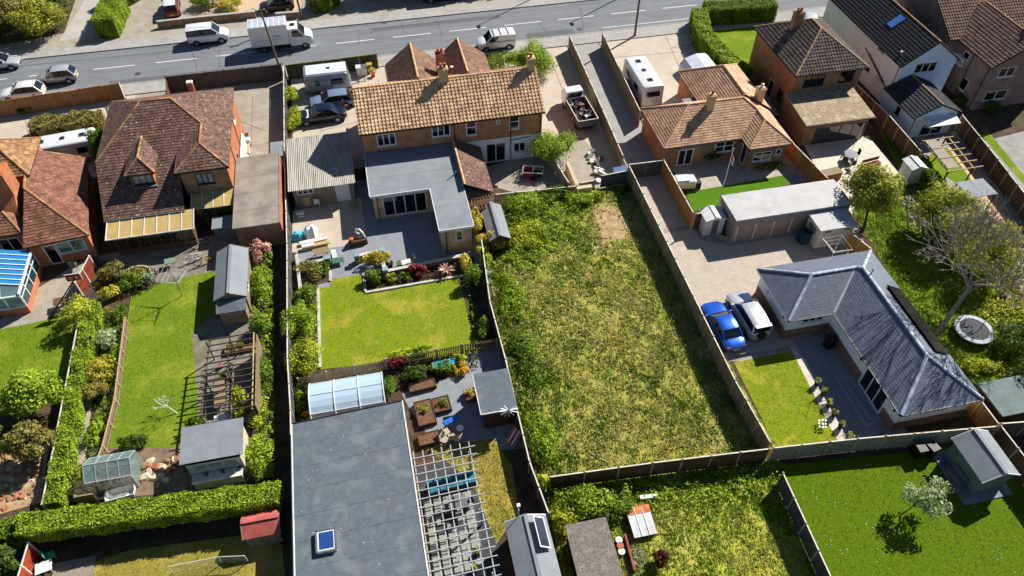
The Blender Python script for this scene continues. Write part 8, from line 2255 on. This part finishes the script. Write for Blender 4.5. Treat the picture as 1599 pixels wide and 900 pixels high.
# back yard of the brown house
for i, (px, py, m, lb) in enumerate(((312, 386, GREYP, 'grey bicycle frame heap on the brown house yard'), (303, 408, WPAINT, 'white and yellow toys on the brown house yard'), (320, 412, L_GOLD, 'yellow toy digger on the brown house yard'))):
    p = G(px, py); t = thing('yard_item', lb, 'toy' if i else 'bicycle', (p.x, p.y, .02), .3)
    for k in range(2):
        mb = MB(); mb.path([(.32 * math.cos(a) - .5 + k, 0, .34 + .32 * math.sin(a)) for a in np.linspace(0, 2 * pi, 11)], .03); part('wheel', mb, RUBBER if i != 1 else m, t, local=True)
    mb = MB(); mb.path([(-.5, 0, .34), (-.1, 0, .75), (.4, 0, .7), (.5, 0, .34), (0, 0, .35), (-.1, 0, .75)], .035); part('frame', mb, m, t, local=True)
table('green glass topped garden table near the rotary drier', G(268, 415), (.8, .6), .55, mat('green_glass_top', (120, 140, 120), (104, 124, 106)), .1)
ring = G(214, 428); mb = MB(); mb.path([(ring.x + 1.0 * math.cos(a), ring.y + .8 * math.sin(a), .12) for a in np.linspace(0, 2 * pi, 22)], .07); solo('bed_ring', mb, WPAINT, 'white ring edging round the low circular bed', 'edging', (ring.x, ring.y, 0))
# under the slatted pergola
table('pale workbench under the slatted pergola', (-13.6, 33.2), (.7, 2.4), .7, WOODT, .05); table('white enamel table under the slatted pergola', (-13.4, 31.0), (.9, .9), .6, WPAINT, .1)
for i in range(9): pot('terracotta or plastic pot on the cluttered pergola patio', random.uniform(-13.9, -12.9), random.uniform(30.9, 36.6), .16, .28, [TERRA, WPAINT, GREYP][i % 3], L_GRN if i % 2 else None, .18, 'pots under the slatted pergola')
planter('timber planter at the head of the slatted pergola', (-12.4, 37.4), (2.2, .7), .03, WOODT, None, L_GRN)
# stones and rubble
def stones(poly, n, smin, smax, ms, label, cat, group, seed):
    rd = random.Random(seed); xs, ys = [p[0] for p in poly], [p[1] for p in poly]; k = 0
    bases = []
    for m in ms:
        for q in range(3):
            mb = MB(); rr = [rd.uniform(.7, 1.2) for _ in range(8)]
            mb.mesh([(rr[j] * math.cos(j * pi / 4), rr[j] * math.sin(j * pi / 4), 0) for j in range(8)] + [(.6 * rr[j] * math.cos(j * pi / 4 + .2), .6 * rr[j] * math.sin(j * pi / 4 + .2), rd.uniform(.4, .8)) for j in range(8)], [(j, (j + 1) % 8, 8 + (j + 1) % 8, 8 + j) for j in range(8)] + [tuple(range(8, 16))])
            bases.append((mk_mesh('stone', mb, m), ('rounded ', 'flat ', 'jagged ')[q] + m.name.replace('_', ' ').replace('rubble', 'lump').replace('paint', 'scrap')))
    while k < n:
        x, y = rd.uniform(min(xs), max(xs)), rd.uniform(min(ys), max(ys))
        if not inpoly(np.array([x]), np.array([y]), poly)[0]: continue
        s = rd.uniform(smin, smax); bm_, nm_ = rd.choice(bases); o = new_obj('stone', bm_, None, (x, y, .0)); o.scale = (s, s * rd.uniform(.5, 1), s * .7); o.rotation_euler = (rd.uniform(-.2, .2), rd.uniform(-.2, .2), rd.random() * 6); tag(o, nm_ + label, cat, group); k += 1
RB = [mat('pale_rubble', (214, 196, 166), (186, 164, 132), scale=3), mat('brown_rubble', (150, 124, 92), (120, 96, 70), scale=3), mat('brick_rubble', (176, 120, 84), (150, 98, 70), scale=3)]
stones(gp((0, 705), (66, 700), (60, 780), (0, 798)), 90, .1, .32, RB, ' lying in the rubble yard', 'stone', 'rubble in the left yard', 1)
stones(gp((225, 705), (280, 700), (292, 720), (255, 760), (222, 765)), 26, .2, .45, RB, ' lying between the greenhouse and the pale shed', 'stone', 'stones by the greenhouse', 2)
stones(gp((860, 330), (1000, 420), (1100, 640), (900, 700), (830, 480)), 22, .06, .14, [WPAINT], ' of litter lying in the rough field', 'litter', 'litter in the field', 3)
mb = MB(); mb.b2(-22.0, 26.9, 0, -20.9, 28.0, .9); solo('compost_bin', mb, WOODT, 'grey boarded compost box beside the greenhouse', 'compost bin', (-21.4, 27.4, 0))
t = thing('old_bathtub', 'white bathtub lying between the greenhouse and the long hedge', 'bathtub', G(192, 775), .1); vs = MB(); vs.loft([[(-.85 * s, -.38 * s, z), (.85 * s, -.38 * s, z), (.95 * s, 0, z), (.85 * s, .38 * s, z), (-.85 * s, .38 * s, z), (-.95 * s, 0, z)] for s, z in ((.8, .02), (1, .5), (.9, .5), (.7, .12))]); part('tub', vs, WPAINT, t, local=True, smooth=40)
t = chair('green plastic chair in the bottom left corner', G(83, 872), .4, mat('green_plastic', (70, 180, 130), (56, 160, 114))); table('white plastic table in the bottom left corner', G(75, 892), (.9, .7), .6, WPAINT, .2)
mb = MB(); p, q = G(270, 895), G(347, 880); mb.bar((p.x, p.y, .45), (q.x, q.y, .45), .02, .85); q2 = G(388, 878); mb.bar((q.x, q.y, .45), (q2.x, q2.y, .45), .03, .9)
solo('glass_screen', mb, glass_mat('screen_glass', (180, 196, 196), .05, .14), 'clear framed screen standing on the dry bottom lawn', 'screen', (q.x, q.y, 0))
mb = MB(); p = G(1012, 778); mb.box((p.x, p.y, .15), (1.1, .25, .2), -.1); solo('white_pipe', mb, WPAINT, 'white length of guttering above the cold frame', 'pipe', (p.x, p.y, 0))
mb = MB(); p, q = G(975, 838), G(990, 895); mb.bar((p.x, p.y, .25), (q.x, q.y, .25), .12, .3); solo('timber_sleeper', mb, mat('red_brown_timber', (150, 84, 62), (124, 68, 50)), 'red brown timber sleeper beside the rough felt shed', 'sleeper', (p.x, p.y, 0))
sheet('shed_slab', gp((966, 845), (990, 840), (1012, 870), (1000, 900), (978, 900)), .011, CONC3)
for i in range(3): pot('round pot beside the rough felt shed wall', *G(966 + 2 * i, 846 + 9 * i)[:2], .2, .22, [WPAINT, TERRA, WPAINT][i], None, group='pots by the rough felt shed')
for i in range(9):
    p = G(1277 + (i % 3) * 5 + random.uniform(-1, 1), 661 + (i // 3) * 5 + random.uniform(-1, 1)); mb = MB(); mb.lathe([(.02, 0), (.02, .25), (.08, .26), (.06, .34)], (p.x, p.y, .02), 8); solo('garden_light', mb, P_WHT, 'tiny white solar light in the cluster on the slate bungalow lawn', 'light', (p.x, p.y, .02), 'solar lights on the lawn')
t = thing('screen_frame', 'white tubular frame round the clear screen on the dry bottom lawn', 'frame', (q.x, q.y, 0))
for a, b in ((G(270, 895), G(347, 880)), (G(347, 880), G(388, 878))):
    mb = MB(); mb.tube((a.x, a.y, .92), (b.x, b.y, .92), .025); part('top_rail', mb, WPAINT, t)
    for c in (a, b): mb = MB(); mb.tube((c.x, c.y, 0), (c.x, c.y, .92), .025); part('post', mb, WPAINT, t)
